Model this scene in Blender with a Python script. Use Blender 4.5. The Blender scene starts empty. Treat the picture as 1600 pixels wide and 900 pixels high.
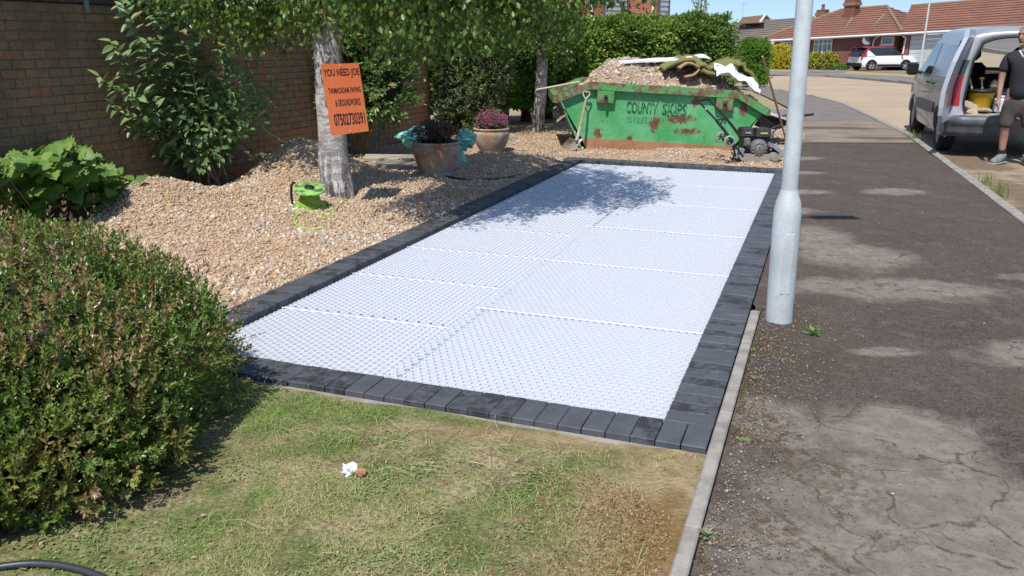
import bpy, bmesh, math, random
import numpy as np
from mathutils import Vector, Matrix, Euler
R = math.radians
random.seed(7)
rng = np.random.default_rng(7)
scn = bpy.context.scene
col = scn.collection

# ------------------------------------------------------------------ camera, sky, sun, exposure
F_PX, PITCH, EYE = 1300.0, 0.2893, 1.5
cd = bpy.data.cameras.new('camera')
cam = bpy.data.objects.new('camera', cd)
col.objects.link(cam)
cam.location = (0, 0, EYE)
cam.rotation_euler = (math.pi/2 - PITCH, 0, 0)
cd.sensor_width = 36.0
cd.lens = 36.0*F_PX/1600.0
cd.clip_start = 0.05
cd.clip_end = 3000
scn.camera = cam
SUN_AZ, SUN_EL = 201.3, 58.0       # clockwise from +Y, degrees
w = bpy.data.worlds.new('World')
scn.world = w
w.use_nodes = True
nt = w.node_tree
bg = nt.nodes['Background']
sky = nt.nodes.new('ShaderNodeTexSky')
sky.sky_type = 'NISHITA'
sky.sun_disc = False
sky.sun_elevation = R(SUN_EL)
sky.sun_rotation = R(SUN_AZ)
sky.air_density = 1.0
sky.dust_density = 0.3
sky.ozone_density = 1.0
tc = nt.nodes.new('ShaderNodeTexCoord'); va_ = nt.nodes.new('ShaderNodeVectorMath'); va_.operation = 'ADD'; va_.inputs[1].default_value = (0, 0, .14)
nt.links.new(tc.outputs['Generated'], va_.inputs[0]); vn_ = nt.nodes.new('ShaderNodeVectorMath'); vn_.operation = 'NORMALIZE'; nt.links.new(va_.outputs[0], vn_.inputs[0]); nt.links.new(vn_.outputs[0], sky.inputs[0])
nt.links.new(sky.outputs[0], bg.inputs[0])
bg.inputs[1].default_value = 0.145
sd = bpy.data.lights.new('sun', 'SUN')
sd.energy = 4.6
sd.angle = R(0.53)
sd.color = (1.0, 0.955, 0.89)
sun = bpy.data.objects.new('sun', sd)
col.objects.link(sun)
to_sun = Vector((math.sin(R(SUN_AZ))*math.cos(R(SUN_EL)), math.cos(R(SUN_AZ))*math.cos(R(SUN_EL)), math.sin(R(SUN_EL))))
sun.rotation_euler = to_sun.to_track_quat('Z', 'Y').to_euler()
scn.view_settings.view_transform = 'Standard'
scn.view_settings.look = 'None'
scn.view_settings.exposure = 0.26
scn.view_settings.gamma = 1.0

# ------------------------------------------------------------------ survey helpers
cp_, sp_ = math.cos(PITCH), math.sin(PITCH)
def gz(x, y):
    t = min(max((y-18.0)/42.0, 0.0), 1.0)
    return -0.55*t*t*(3-2*t)
def ray(px, py):
    a = (px-800.0)/F_PX; b = (450.0-py)/F_PX
    return Vector((a, cp_+b*sp_, -sp_+b*cp_))
def gp(px, py, z=0.0):
    d = ray(px, py); t = (z-EYE)/d.z
    return Vector((d.x*t, d.y*t, z))
def gt(px, py, dz=0.0):
    z = dz
    for i in range(12):
        p = gp(px, py, z); z = gz(p.x, p.y)+dz
    return p
def at(px, py, D):
    d = ray(px, py); t = D/d.y
    return Vector((d.x*t, D, EYE+d.z*t))
YAW = 0.3553
E1 = Vector((math.sin(YAW), math.cos(YAW), 0)); E2 = Vector((-math.cos(YAW), math.sin(YAW), 0))
O0 = Vector((0.6287, 3.14, 0))
def pf(a, b, z=0.0):
    """pad frame: a along the pad, b across it to the left"""
    return O0 + E1*a + E2*b + Vector((0, 0, z))
def to_pf(x, y):
    dx, dy = x-O0.x, y-O0.y
    return dx*E1.x+dy*E1.y, dx*E2.x+dy*E2.y
def sstep(a, b, x):
    t = np.clip((x-a)/(b-a), 0, 1); return t*t*(3-2*t)
_P = rng.permutation(256)
_G = rng.random(512)
def vnoise(x, y, z=0.0):
    """value noise, numpy arrays"""
    x = np.asarray(x, float); y = np.asarray(y, float); z = np.asarray(z, float)+0*x
    xi, yi, zi = np.floor(x).astype(int), np.floor(y).astype(int), np.floor(z).astype(int)
    fx, fy, fz = x-xi, y-yi, z-zi
    fx, fy, fz = fx*fx*(3-2*fx), fy*fy*(3-2*fy), fz*fz*(3-2*fz)
    def h(a, b, c): return _G[_P[(_P[(_P[a & 255]+b) & 255]+c) & 255]]
    r = 0
    for dx in (0, 1):
        for dy in (0, 1):
            for dz in (0, 1):
                wgt = (fx if dx else 1-fx)*(fy if dy else 1-fy)*(fz if dz else 1-fz)
                r = r+wgt*h(xi+dx, yi+dy, zi+dz)
    return r

# ------------------------------------------------------------------ materials
def lin(c):
    return tuple(((v/255.0) <= 0.04045 and v/255.0/12.92) or ((v/255.0+0.055)/1.055)**2.4 for v in c)
MATS = {}
class NB:
    def __init__(s, name):
        s.m = bpy.data.materials.new(name); s.m.use_nodes = True
        s.t = s.m.node_tree; s.n = s.t.nodes; s.p = s.n['Principled BSDF']; s.l = s.t.links
        MATS[name] = s.m
    def new(s, typ, **kw):
        n = s.n.new(typ)
        for k, v in kw.items():
            if k.startswith('in_'):
                key = k[3:]; key = int(key) if key.isdigit() else key.replace('_', ' ')
                n.inputs[key].default_value = v
            else: setattr(n, k, v)
        return n
    def link(s, a, b): s.l.new(a, b)
    def pos(s, scale=(1, 1, 1), obj=False):
        g = s.new('ShaderNodeTexCoord').outputs['Object'] if obj else s.new('ShaderNodeNewGeometry').outputs['Position']
        mp = s.new('ShaderNodeMapping'); mp.inputs['Scale'].default_value = scale
        s.link(g, mp.inputs[0]); return mp.outputs[0]
    def noise(s, vec, scale=5, detail=4, rough=0.6, dist=0.0):
        n = s.new('ShaderNodeTexNoise'); n.inputs['Scale'].default_value = scale; n.inputs['Detail'].default_value = detail
        n.inputs['Roughness'].default_value = rough; n.inputs['Distortion'].default_value = dist
        if vec is not None: s.link(vec, n.inputs['Vector'])
        return n.outputs[0]
    def ramp(s, fac, stops):
        r = s.new('ShaderNodeValToRGB'); e = r.color_ramp.elements
        while len(e) < len(stops): e.new(0.5)
        for i, (p, c) in enumerate(stops):
            e[i].position = p
            e[i].color = (c, c, c, 1) if isinstance(c, (int, float)) else (*c, 1)
        s.link(fac, r.inputs[0]); return r.outputs[0]
    def mix(s, fac, a, b, mode='MIX'):
        m = s.new('ShaderNodeMix', data_type='RGBA', blend_type=mode)
        for sock, v in ((0, fac), (6, a), (7, b)):
            if hasattr(v, 'is_linked') or hasattr(v, 'links'): s.link(v, m.inputs[sock])
            elif isinstance(v, (int, float)): m.inputs[sock].default_value = v if sock == 0 else (v, v, v, 1)
            else: m.inputs[sock].default_value = (*v, 1)
        return m.outputs[2]
    def math(s, op, a, b=None):
        m = s.new('ShaderNodeMath', operation=op)
        for i, v in enumerate((a, b)):
            if v is None: continue
            if isinstance(v, (int, float)): m.inputs[i].default_value = v
            else: s.link(v, m.inputs[i])
        return m.outputs[0]
    def attr(s, name='rnd'):
        return s.new('ShaderNodeAttribute', attribute_name=name).outputs['Fac']
    def oinfo(s): return s.new('ShaderNodeObjectInfo').outputs['Random']
    def bump(s, h, strength=0.3, dist=0.01):
        b = s.new('ShaderNodeBump'); b.inputs['Strength'].default_value = strength; b.inputs['Distance'].default_value = dist
        s.link(h, b.inputs['Height']); s.link(b.outputs[0], s.p.inputs['Normal'])
    def base(s, c):
        if isinstance(c, tuple): s.p.inputs['Base Color'].default_value = (*c, 1)
        else: s.link(c, s.p.inputs['Base Color'])
    def set(s, rough=None, metal=None, spec=None):
        if rough is not None: s.p.inputs['Roughness'].default_value = rough
        if metal is not None: s.p.inputs['Metallic'].default_value = metal
        if spec is not None: s.p.inputs['Specular IOR Level'].default_value = spec

def M(name, c, rough=0.7, var=0.25, scale=8, metal=0.0, spec=0.4, c2=None, bump=0.0, bscale=60, obj=False, lo=0.4, hi=0.65):
    b = NB(name); v = b.pos(obj=obj)
    f = b.noise(v, scale, 5, 0.65)
    c2 = c2 if c2 else tuple(x*(1-var) for x in c)
    cc = b.mix(b.ramp(f, [(lo, 0.0), (hi, 1.0)]), c, c2)
    f2 = b.noise(v, scale*9, 3, 0.6)
    cc = b.mix(b.ramp(f2, [(0.3, 0.0), (0.75, 0.35)]), cc, tuple(x*0.6 for x in c))
    b.base(cc); b.set(rough, metal, spec)
    if bump: b.bump(b.noise(v, bscale, 4, 0.6), bump, 0.01)
    return b.m

def leaf_mat(name, stops, trans=0.35, rough=0.45, patch=None, pscale=3.0):
    """leaves coloured one by one from the per-leaf number 'rnd' """
    b = NB(name)
    c = b.ramp(b.attr('rnd'), stops)
    if patch:
        f = b.ramp(b.noise(b.pos(), pscale, 3), [(0.5, 0.0), (0.62, 1.0)])
        c = b.mix(b.math('MULTIPLY', f, 0.6), c, patch)
    b.base(c); b.set(rough, 0, 0.45)
    tr = b.new('ShaderNodeBsdfTranslucent')
    mm = b.mix(1.0, c, (0.95, 1.0, 0.55), 'MULTIPLY'); b.link(mm, tr.inputs[0])
    ms = b.new('ShaderNodeMixShader'); ms.inputs[0].default_value = trans
    out = b.n['Material Output']
    b.link(b.p.outputs[0], ms.inputs[1]); b.link(tr.outputs[0], ms.inputs[2]); b.link(ms.outputs[0], out.inputs[0])
    return b.m

# ------------------------------------------------------------------ object helpers
def tag(o, label=None, cat=None, group=None, kind=None):
    if label: o['label'] = label
    if cat: o['category'] = cat
    if group: o['group'] = group
    if kind: o['kind'] = kind
    return o
def thing(name, label, cat, loc=(0, 0, 0), rotz=0.0, group=None):
    o = bpy.data.objects.new(name, None); col.objects.link(o)
    o.empty_display_size = 0.1
    o.location = loc; o.rotation_euler = (0, 0, rotz)
    return tag(o, label, cat, group)
def link_mesh(name, me, mat, parent=None, world=True):
    """world=True: mesh was built in world space; move it into the parent's space"""
    o = bpy.data.objects.new(name, me); col.objects.link(o)
    if mat:
        if not me.materials: me.materials.append(mat)
    if parent is not None:
        o.parent = parent
        if world:
            Mx = wm(parent)
            me.transform(Mx.inverted())
    return o
def wm(o):
    m = Matrix.LocRotScale(o.location, o.rotation_euler, o.scale)
    return wm(o.parent) @ m if o.parent else m
class MB:
    def __init__(s): s.v = []; s.f = []; s.sm = []
    def add(s, vs, fs, smooth=False):
        k = len(s.v); s.v += [tuple(p) for p in vs]; s.f += [tuple(i+k for i in f) for f in fs]; s.sm += [smooth]*len(fs)
        return s
    def box(s, c, size, rot=None, taper=None, bev=0.0):
        hx, hy, hz = [q/2 for q in size]
        m = Matrix.Identity(3) if rot is None else (Euler(rot).to_matrix() if not isinstance(rot, Matrix) else rot)
        c = Vector(c); tx, ty = taper if taper else (1, 1)
        if bev <= 0:
            vs = [m @ Vector((sx*hx*(tx if sz > 0 else 1), sy*hy*(ty if sz > 0 else 1), sz*hz))+c for sz in (-1, 1) for sy in (-1, 1) for sx in (-1, 1)]
            s.add(vs, [(0, 2, 3, 1), (4, 5, 7, 6), (0, 1, 5, 4), (2, 6, 7, 3), (0, 4, 6, 2), (1, 3, 7, 5)])
        else:
            b = bev; rings = [(-hz, hx-b, hy-b), (-hz+b, hx, hy), (hz-b, hx*tx, hy*ty), (hz, hx*tx-b, hy*ty-b)]
            vs = []
            for z, ax, ay in rings:
                cx, cy = ax, ay; q = b*0.7
                vs += [m @ Vector((x, y, z))+c for x, y in ((-cx+q, -cy), (cx-q, -cy), (cx, -cy+q), (cx, cy-q), (cx-q, cy), (-cx+q, cy), (-cx, cy-q), (-cx, -cy+q))]
            fs = [tuple(range(7, -1, -1)), tuple(range(24, 32))]
            for r in range(3):
                for i in range(8):
                    j = (i+1) % 8; fs.append((r*8+i, r*8+j, r*8+8+j, r*8+8+i))
            s.add(vs, fs)
        return s
    def tube(s, pts, rad, n=10, cap=True, smooth=True, closed=False):
        pts = [Vector(p) for p in pts]; N = len(pts)
        rad = [rad]*N if isinstance(rad, (int, float)) else list(rad)
        up = None; vs = []
        for i, p in enumerate(pts):
            if closed: t = pts[(i+1) % N]-pts[i-1]
            else: t = pts[min(i+1, N-1)]-pts[max(i-1, 0)]
            if t.length < 1e-9: t = Vector((0, 0, 1))
            t.normalize()
            if up is None:
                up = Vector((0, 0, 1)) if abs(t.z) < 0.9 else Vector((1, 0, 0))
            a = up-t*up.dot(t)
            if a.length < 1e-6: a = t.orthogonal()
            a.normalize(); b = t.cross(a); up = a
            for k in range(n):
                th = 2*math.pi*k/n; vs.append(p+(a*math.cos(th)+b*math.sin(th))*rad[i])
        fs = []
        for i in range(N if closed else N-1):
            for k in range(n):
                j = (k+1) % n; i2 = (i+1) % N; fs.append((i*n+k, i*n+j, i2*n+j, i2*n+k))
        s.add(vs, fs, smooth)
        if cap and not closed: s.add(vs[:n], [tuple(range(n-1, -1, -1))]); s.add(vs[-n:], [tuple(range(n))])
        return s
    def lathe(s, prof, n=24, c=(0, 0, 0), rot=None, smooth=True, cap=True):
        m = Euler(rot).to_matrix() if rot is not None and not isinstance(rot, Matrix) else (rot or Matrix.Identity(3)); c = Vector(c); vs = []
        for r, z in prof:
            for k in range(n):
                th = 2*math.pi*k/n; vs.append(m @ Vector((r*math.cos(th), r*math.sin(th), z))+c)
        fs = []
        for i in range(len(prof)-1):
            for k in range(n):
                j = (k+1) % n; fs.append((i*n+k, i*n+j, (i+1)*n+j, (i+1)*n+k))
        s.add(vs, fs, smooth)
        if cap: s.add(vs[:n], [tuple(range(n-1, -1, -1))]); s.add(vs[-n:], [tuple(range(n))])
        return s
    def prism(s, poly, vec, smooth=False):
        """poly: 3D loop, extruded along vec"""
        n = len(poly); vec = Vector(vec)
        vs = [Vector(p) for p in poly]+[Vector(p)+vec for p in poly]
        fs = [tuple(range(n)), tuple(range(2*n-1, n-1, -1))]+[(i, i+n, (i+1) % n+n, (i+1) % n) for i in range(n)]
        s.add(vs, fs, smooth); return s
    def grid(s, P, smooth=True, closed=False):
        """P[i][j] points"""
        a, b = len(P), len(P[0]); vs = [p for row in P for p in row]
        fs = [(i*b+j, i*b+(j+1) % b, (i+1)*b+(j+1) % b, (i+1)*b+j) for i in range(a-1) for j in range(b if closed else b-1)]
        s.add(vs, fs, smooth); return s
    def mesh(s, name):
        me = bpy.data.meshes.new(name); me.from_pydata(s.v, [], s.f)
        me.polygons.foreach_set('use_smooth', s.sm)
        bm = bmesh.new(); bm.from_mesh(me); bmesh.ops.recalc_face_normals(bm, faces=bm.faces); bm.to_mesh(me); bm.free()
        me.update(); return me
    def build(s, name, mat, parent=None, world=True):
        return link_mesh(name, s.mesh(name), mat, parent, world)

def np_mesh(name, V, Fq, mat, rnd=None, smooth=False, parent=None, world=True):
    """V (n,3), Fq (m,k) int; rnd per vertex"""
    me = bpy.data.meshes.new(name)
    V = np.ascontiguousarray(V, np.float32); Fq = np.ascontiguousarray(Fq, np.int32); k = Fq.shape[1]
    me.vertices.add(len(V)); me.vertices.foreach_set('co', V.ravel())
    me.loops.add(Fq.size); me.loops.foreach_set('vertex_index', Fq.ravel())
    me.polygons.add(len(Fq)); me.polygons.foreach_set('loop_start', np.arange(0, Fq.size, k, dtype=np.int32))
    me.polygons.foreach_set('loop_total', np.full(len(Fq), k, np.int32))
    if smooth: me.polygons.foreach_set('use_smooth', np.ones(len(Fq), bool))
    me.update(calc_edges=True)
    if rnd is not None:
        a = me.attributes.new('rnd', 'FLOAT', 'POINT'); a.data.foreach_set('value', np.ascontiguousarray(rnd, np.float32))
    return link_mesh(name, me, mat, parent, world)
def rand_rots(n, zmax=None):
    """random rotation matrices (n,3,3)"""
    q = rng.normal(size=(n, 4)); q /= np.linalg.norm(q, axis=1)[:, None]
    a, b, c, d = q.T
    return np.stack([np.stack([1-2*(c*c+d*d), 2*(b*c-a*d), 2*(b*d+a*c)], 1), np.stack([2*(b*c+a*d), 1-2*(b*b+d*d), 2*(c*d-a*b)], 1), np.stack([2*(b*d-a*c), 2*(c*d+a*b), 1-2*(b*b+c*c)], 1)], 1)
def frames(d, nrm=None):
    """rotations whose x axis is d and whose z axis is near nrm (n,3)"""
    d = d/np.linalg.norm(d, axis=1)[:, None]
    if nrm is None: nrm = rng.normal(size=d.shape)
    z = nrm-d*(nrm*d).sum(1)[:, None]; z /= (np.linalg.norm(z, axis=1)[:, None]+1e-9)
    y = np.cross(z, d)
    return np.stack([d, y, z], 2)
def scatter(name, T, Fc, pos, rot, scale, mat, rnd, parent=None, smooth=False, kind=None):
    """merge many copies of template T (k,3)"""
    n = len(pos); k = len(T)
    scale = np.asarray(scale, float)
    S = T[None]*(scale[:, None, None] if scale.ndim == 1 else scale[:, None, :])
    V = np.einsum('nij,nkj->nki', rot, S)+pos[:, None, :]
    Ff = (Fc[None]+(np.arange(n)*k)[:, None, None]).reshape(-1, Fc.shape[1])
    o = np_mesh(name, V.reshape(-1, 3), Ff, mat, np.repeat(rnd, k), smooth, parent)
    if kind: o['kind'] = kind
    return o
# leaf templates: x is the leaf's length, unit long
LEAF = (np.array([(0, 0, 0), (.3, .2, .05), (.3, -.2, .05), (.7, .17, .03), (.7, -.17, .03), (1, 0, -.08), (.35, 0, 0), (.7, 0, -.03)]),
        np.array([(0, 6, 1, 1), (0, 2, 6, 6), (1, 6, 7, 3), (6, 2, 4, 7), (3, 7, 5, 5), (7, 4, 5, 5)]))
LEAF_S = (np.array([(0, 0, 0), (.45, .25, .06), (1, 0, -.05), (.45, -.25, .06)]), np.array([(0, 3, 2), (0, 2, 1)]))
def tri(Fq):
    out = []
    for f in Fq:
        f = list(dict.fromkeys(f))
        out += [(f[0], f[i], f[i+1]) for i in range(1, len(f)-1)]
    return np.array(out)
LEAF = (LEAF[0], tri(LEAF[1]))
ICO_V, ICO_F = None, None
def _ico():
    t = (1+5**.5)/2
    v = np.array([(-1, t, 0), (1, t, 0), (-1, -t, 0), (1, -t, 0), (0, -1, t), (0, 1, t), (0, -1, -t), (0, 1, -t), (t, 0, -1), (t, 0, 1), (-t, 0, -1), (-t, 0, 1)], float)
    f = np.array([(0, 11, 5), (0, 5, 1), (0, 1, 7), (0, 7, 10), (0, 10, 11), (1, 5, 9), (5, 11, 4), (11, 10, 2), (10, 7, 6), (7, 1, 8), (3, 9, 4), (3, 4, 2), (3, 2, 6), (3, 6, 8), (3, 8, 9), (4, 9, 5), (2, 4, 11), (6, 2, 10), (8, 6, 7), (9, 8, 1)])
    return v/np.linalg.norm(v[0]), f
ICO_V, ICO_F = _ico()
OCT_V = np.array([(1, 0, 0), (-1, 0, 0), (0, 1, 0), (0, -1, 0), (0, 0, 1), (0, 0, -1)], float)
OCT_F = np.array([(0, 2, 4), (2, 1, 4), (1, 3, 4), (3, 0, 4), (2, 0, 5), (1, 2, 5), (3, 1, 5), (0, 3, 5)])

def text_mesh(txt, width, height, mb_name, mat, parent, Mx, offset=0.0, squash_fit=True):
    cu = bpy.data.curves.new(mb_name, 'FONT'); cu.body = txt; cu.align_x = 'LEFT'; cu.offset = offset; cu.resolution_u = 3
    ob = bpy.data.objects.new('tmp_text', cu); col.objects.link(ob)
    dg = bpy.context.evaluated_depsgraph_get(); dg.update()
    me = bpy.data.meshes.new_from_object(ob.evaluated_get(dg))
    bpy.data.objects.remove(ob)
    co = np.zeros(len(me.vertices)*3, np.float32); me.vertices.foreach_get('co', co); co = co.reshape(-1, 3)
    mn, mx = co.min(0), co.max(0)
    co[:, 0] = (co[:, 0]-mn[0])/(mx[0]-mn[0])*width
    co[:, 1] = (co[:, 1]-mn[1])/(mx[1]-mn[1])*height
    co[:, 2] = 0
    me.vertices.foreach_set('co', co.ravel()); me.transform(Mx); me.materials.clear(); me.update()
    return link_mesh(mb_name, me, mat, parent)

def skin(name, joints, bones, mat, parent=None, sub=2, root=0):
    """joints: list of (x,y,z,r)"""
    me = bpy.data.meshes.new(name); me.from_pydata([j[:3] for j in joints], bones, [])
    ob = bpy.data.objects.new('tmp_skin', me); col.objects.link(ob)
    sk = ob.modifiers.new('s', 'SKIN'); sk.use_smooth_shade = True
    for i, j in enumerate(joints):
        r = j[3]; r = r if isinstance(r, tuple) else (r, r)
        me.skin_vertices[0].data[i].radius = r
        me.skin_vertices[0].data[i].use_root = (i == root)
    ss = ob.modifiers.new('u', 'SUBSURF'); ss.levels = sub; ss.render_levels = sub
    dg = bpy.context.evaluated_depsgraph_get(); dg.update()
    m2 = bpy.data.meshes.new_from_object(ob.evaluated_get(dg)); bpy.data.objects.remove(ob)
    m2.materials.clear(); m2.name = name
    m2.polygons.foreach_set('use_smooth', [True]*len(m2.polygons))
    return link_mesh(name, m2, mat, parent)

# ================================================================== MATERIALS
M('concrete', (.33, .30, .265), .85, .3, 9, c2=(.19, .175, .15), bump=.3, bscale=90)
M('mortar', (.19, .16, .12), .95, .3, 20)
M('white_paint', (.78, .78, .76), .45, .08, 4)
M('galvanised', (.56, .60, .61), .5, .12, 5, metal=.08, c2=(.44, .475, .48))
M('black_plastic', (.018, .018, .02), .45, .2, 10)
M('black_rubber', (.02, .02, .02), .8, .2, 10)
M('dark_soil', (.045, .032, .022), .95, .4, 9, bump=.6, bscale=50)
M('slab', (.40, .36, .29), .9, .25, 5)
def brick_mat(name, cols, mott=.35):
    b = NB(name); v = b.pos()
    c = b.ramp(b.oinfo(), [(i/(len(cols)-1), q) for i, q in enumerate(cols)])
    f = b.ramp(b.noise(v, 14, 5, .7), [(.35, 0.), (.7, 1.)])
    c = b.mix(b.math('MULTIPLY', f, mott), c, tuple(x*.42 for x in cols[0]))
    g = b.ramp(b.noise(v, 1.3, 4, .6), [(.48, 0.), (.66, .55)])
    c = b.mix(g, c, (.085, .078, .048))
    c = b.mix(b.ramp(b.noise(v, 30, 6, .8), [(.48, 0.), (.62, .5)]), c, (.07, .055, .04))
    b.base(c); b.set(.9, 0, .2); b.bump(b.noise(v, 60, 6, .8), .9, .008); return b.m
brick_mat('wall_brick', [(.25, .19, .12), (.28, .185, .11), (.23, .185, .115), (.33, .17, .095), (.27, .205, .13), (.20, .165, .11)])
def facade_brick(name, a, b_, mor, bw=.225, bh=.075):
    b = NB(name); n = b.new('ShaderNodeTexBrick'); v = b.new('ShaderNodeTexCoord').outputs['UV']
    b.link(v, n.inputs[0]); n.inputs['Color1'].default_value = (*a, 1); n.inputs['Color2'].default_value = (*b_, 1); n.inputs['Mortar'].default_value = (*mor, 1)
    n.inputs['Scale'].default_value = 1; n.inputs['Brick Width'].default_value = bw; n.inputs['Row Height'].default_value = bh
    n.inputs['Mortar Size'].default_value = .006; n.inputs['Mortar Smooth'].default_value = .3
    f = b.ramp(b.noise(b.pos(), 1.5, 4), [(.4, 0.), (.7, .4)])
    b.base(b.mix(f, n.outputs[0], tuple(x*.5 for x in a))); b.set(.9, 0, .2)
    b.bump(n.outputs['Fac'], -.5, .006); return b.m
facade_brick('house_brick', (.23, .075, .05), (.17, .06, .045), (.27, .2, .16))
facade_brick('rear_house_brick', (.36, .12, .075), (.29, .095, .06), (.42, .33, .27))
def tile_mat(name, a, c2, row=.30):
    b = NB(name); v = b.new('ShaderNodeTexCoord').outputs['UV']
    f = b.ramp(b.noise(b.pos((1, 1, 1)), .8, 5, .7), [(.35, 0.), (.65, 1.)])
    c = b.mix(f, a, c2); f2 = b.ramp(b.noise(b.pos(), 9, 3, .7), [(.4, 0.), (.7, .5)])
    b.base(b.mix(f2, c, tuple(x*.5 for x in a))); b.set(.9, 0, .2); return b.m
tile_mat('red_tile', (.27, .125, .085), (.19, .10, .075))
tile_mat('grey_tile', (.21, .175, .15), (.15, .13, .115))
# gravel ground under the loose stones
b = NB('gravel_bed'); v = b.pos()
vo = b.new('ShaderNodeTexVoronoi'); vo.inputs['Scale'].default_value = 55; b.link(v, vo.inputs[0])
sp = b.new('ShaderNodeSeparateColor'); b.link(vo.outputs['Color'], sp.inputs[0])
c = b.ramp(sp.outputs[0], [(0, (.20, .13, .075)), (.3, (.34, .24, .15)), (.6, (.42, .31, .21)), (1, (.5, .4, .3))])
f = b.ramp(b.noise(v, 1.6, 4), [(.45, 0.), (.62, .7)])
c = b.mix(f, c, (.30, .19, .10))
b.base(c); b.set(.9, 0, .2)
b.bump(b.math('SUBTRACT', 1.0, vo.outputs['Distance']), .6, .02)
b = NB('stone')
c = b.ramp(b.attr(), [(0, (.22, .15, .10)), (.15, (.42, .29, .17)), (.3, (.50, .40, .28)), (.42, (.36, .33, .31)), (.55, (.50, .34, .19)), (.68, (.62, .54, .43)), (.8, (.45, .31, .26)), (.9, (.30, .27, .25)), (.96, (.52, .27, .10)), (1, (.72, .69, .62))])
f = b.ramp(b.noise(b.pos(), 1.1, 3), [(.45, 0.), (.65, .45)])
c = b.mix(f, c, (.38, .25, .13)); b.base(c); b.set(.75, 0, .35)
# charcoal blocks
b = NB('charcoal_block'); v = b.pos()
f = b.ramp(b.noise(v, 9, 5, .7), [(.35, 0.), (.7, 1.)])
c = b.mix(f, (.062, .067, .079), (.088, .094, .108))
st = b.ramp(b.noise(v, 22, 5, .75, .3), [(.52, 0.), (.56, 1.)])
own = b.ramp(b.oinfo(), [(.5, 0.15), (.56, 1.)])
lg = b.ramp(b.noise(v, 8.5, 6, .75), [(.46, 0.), (.56, 1.)])
c = b.mix(b.math('MULTIPLY', b.math('MULTIPLY', b.math('MAXIMUM', b.math('MULTIPLY', st, .6), lg), own), .85), c, (.022, .022, .026))
sc = b.ramp(b.noise(b.pos((1, 1, 1)), 40, 4, .7), [(.62, 0.), (.75, .35)])
c = b.mix(sc, c, (.14, .13, .12)); b.base(c); b.set(.62, 0, .4); b.bump(b.noise(v, 180, 3), .35, .003)
# white plastic
def translucent(name, c, tr, rough=.5):
    b = NB(name); b.base(c); b.set(rough, 0, .35)
    t = b.new('ShaderNodeBsdfTranslucent'); t.inputs[0].default_value = (*c, 1); ms = b.new('ShaderNodeMixShader'); ms.inputs[0].default_value = tr
    b.link(b.p.outputs[0], ms.inputs[1]); b.link(t.outputs[0], ms.inputs[2]); b.link(ms.outputs[0], b.n['Material Output'].inputs[0]); return b.m
translucent('white_plastic', (.76, .785, .83), .3, .45)
M('white_fabric', (.75, .775, .82), .8, .05, 3)
# path asphalt with worn pale patches and cracks
def patch_field(b, v, pts, dist=.35, soft=(.75, 1.05)):
    """pts: (x, y, rx, ry, rotdeg) ; returns 0..1 mask with ragged edges"""
    n1 = b.new('ShaderNodeTexNoise'); n1.inputs['Scale'].default_value = 2.6; n1.inputs['Detail'].default_value = 7; n1.inputs['Roughness'].default_value = .7; b.link(v, n1.inputs[0])
    acc = None
    for (x, y, rx, ry, rt) in pts:
        mp = b.new('ShaderNodeMapping', vector_type='TEXTURE'); mp.inputs['Location'].default_value = (x, y, 0); mp.inputs['Rotation'].default_value = (0, 0, R(rt)); mp.inputs['Scale'].default_value = (rx, ry, 1000)
        b.link(v, mp.inputs[0]); ln = b.new('ShaderNodeVectorMath', operation='LENGTH'); b.link(mp.outputs[0], ln.inputs[0])
        acc = ln.outputs['Value'] if acc is None else b.math('MINIMUM', acc, ln.outputs['Value'])
    d = b.math('ADD', acc, b.math('MULTIPLY', b.math('SUBTRACT', n1.outputs[0], .5), dist*4))
    return b.ramp(b.math('MULTIPLY', d, .5), [(soft[0]*.5, 1.), (soft[1]*.5, 0.)])
b = NB('path_asphalt'); v = b.pos()
f = b.ramp(b.noise(v, 1.3, 6, .65), [(.38, 0.), (.62, 1.)])
c = b.mix(f, (.044, .034, .029), (.070, .054, .043))
f = b.ramp(b.noise(v, 3.1, 5, .7), [(.52, 0.), (.66, .6)]); c = b.mix(f, c, (.10, .08, .065))
sp1 = b.ramp(b.noise(v, 130, 4, .8), [(.46, 0.), (.66, 1.)]); c = b.mix(b.math('MULTIPLY', sp1, .6), c, (.24, .19, .155))
sp2 = b.ramp(b.noise(v, 70, 4, .7), [(.52, 0.), (.62, .8)]); c = b.mix(sp2, c, (.022, .018, .016)); c = b.mix(b.ramp(b.noise(v, 24, 6, .8), [(.52, 0.), (.62, .55)]), c, (.13, .10, .075)); c = b.mix(b.ramp(b.noise(v, 5.5, 6, .75), [(.56, 0.), (.63, .5)]), c, (.15, .118, .09))
PATCH = [(1.35, 2.3, .60, .85, 15), (.95, 1.9, .4, .8, 0), (1.55, 3.0, .38, .30, 0), (1.1, 3.1, .2, .3, 20), (2.45, 5.05, .75, .3, -8), (2.5, 5.95, .45, .45, 0), (2.35, 6.55, .42, .5, 0), (2.55, 7.6, .35, .18, 0),
         (2.9, 8.6, .5, .16, 0), (3.3, 9.9, .5, .16, 0), (3.7, 11.2, .45, .2, 0), (1.88, 3.95, .2, .07, 0), (2.75, 3.9, .5, .22, 10), (4.0, 8.6, .35, .22, 0), (3.6, 5.3, .35, .15, 0)]
pm = patch_field(b, v, PATCH, .55, (.62, 1.12))
pale = b.mix(b.ramp(b.noise(v, 5, 5, .7), [(.4, 0.), (.65, 1.)]), (.29, .25, .205), (.20, .17, .14))
pale = b.mix(b.math('MULTIPLY', sp1, .35), pale, (.36, .30, .25))
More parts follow.
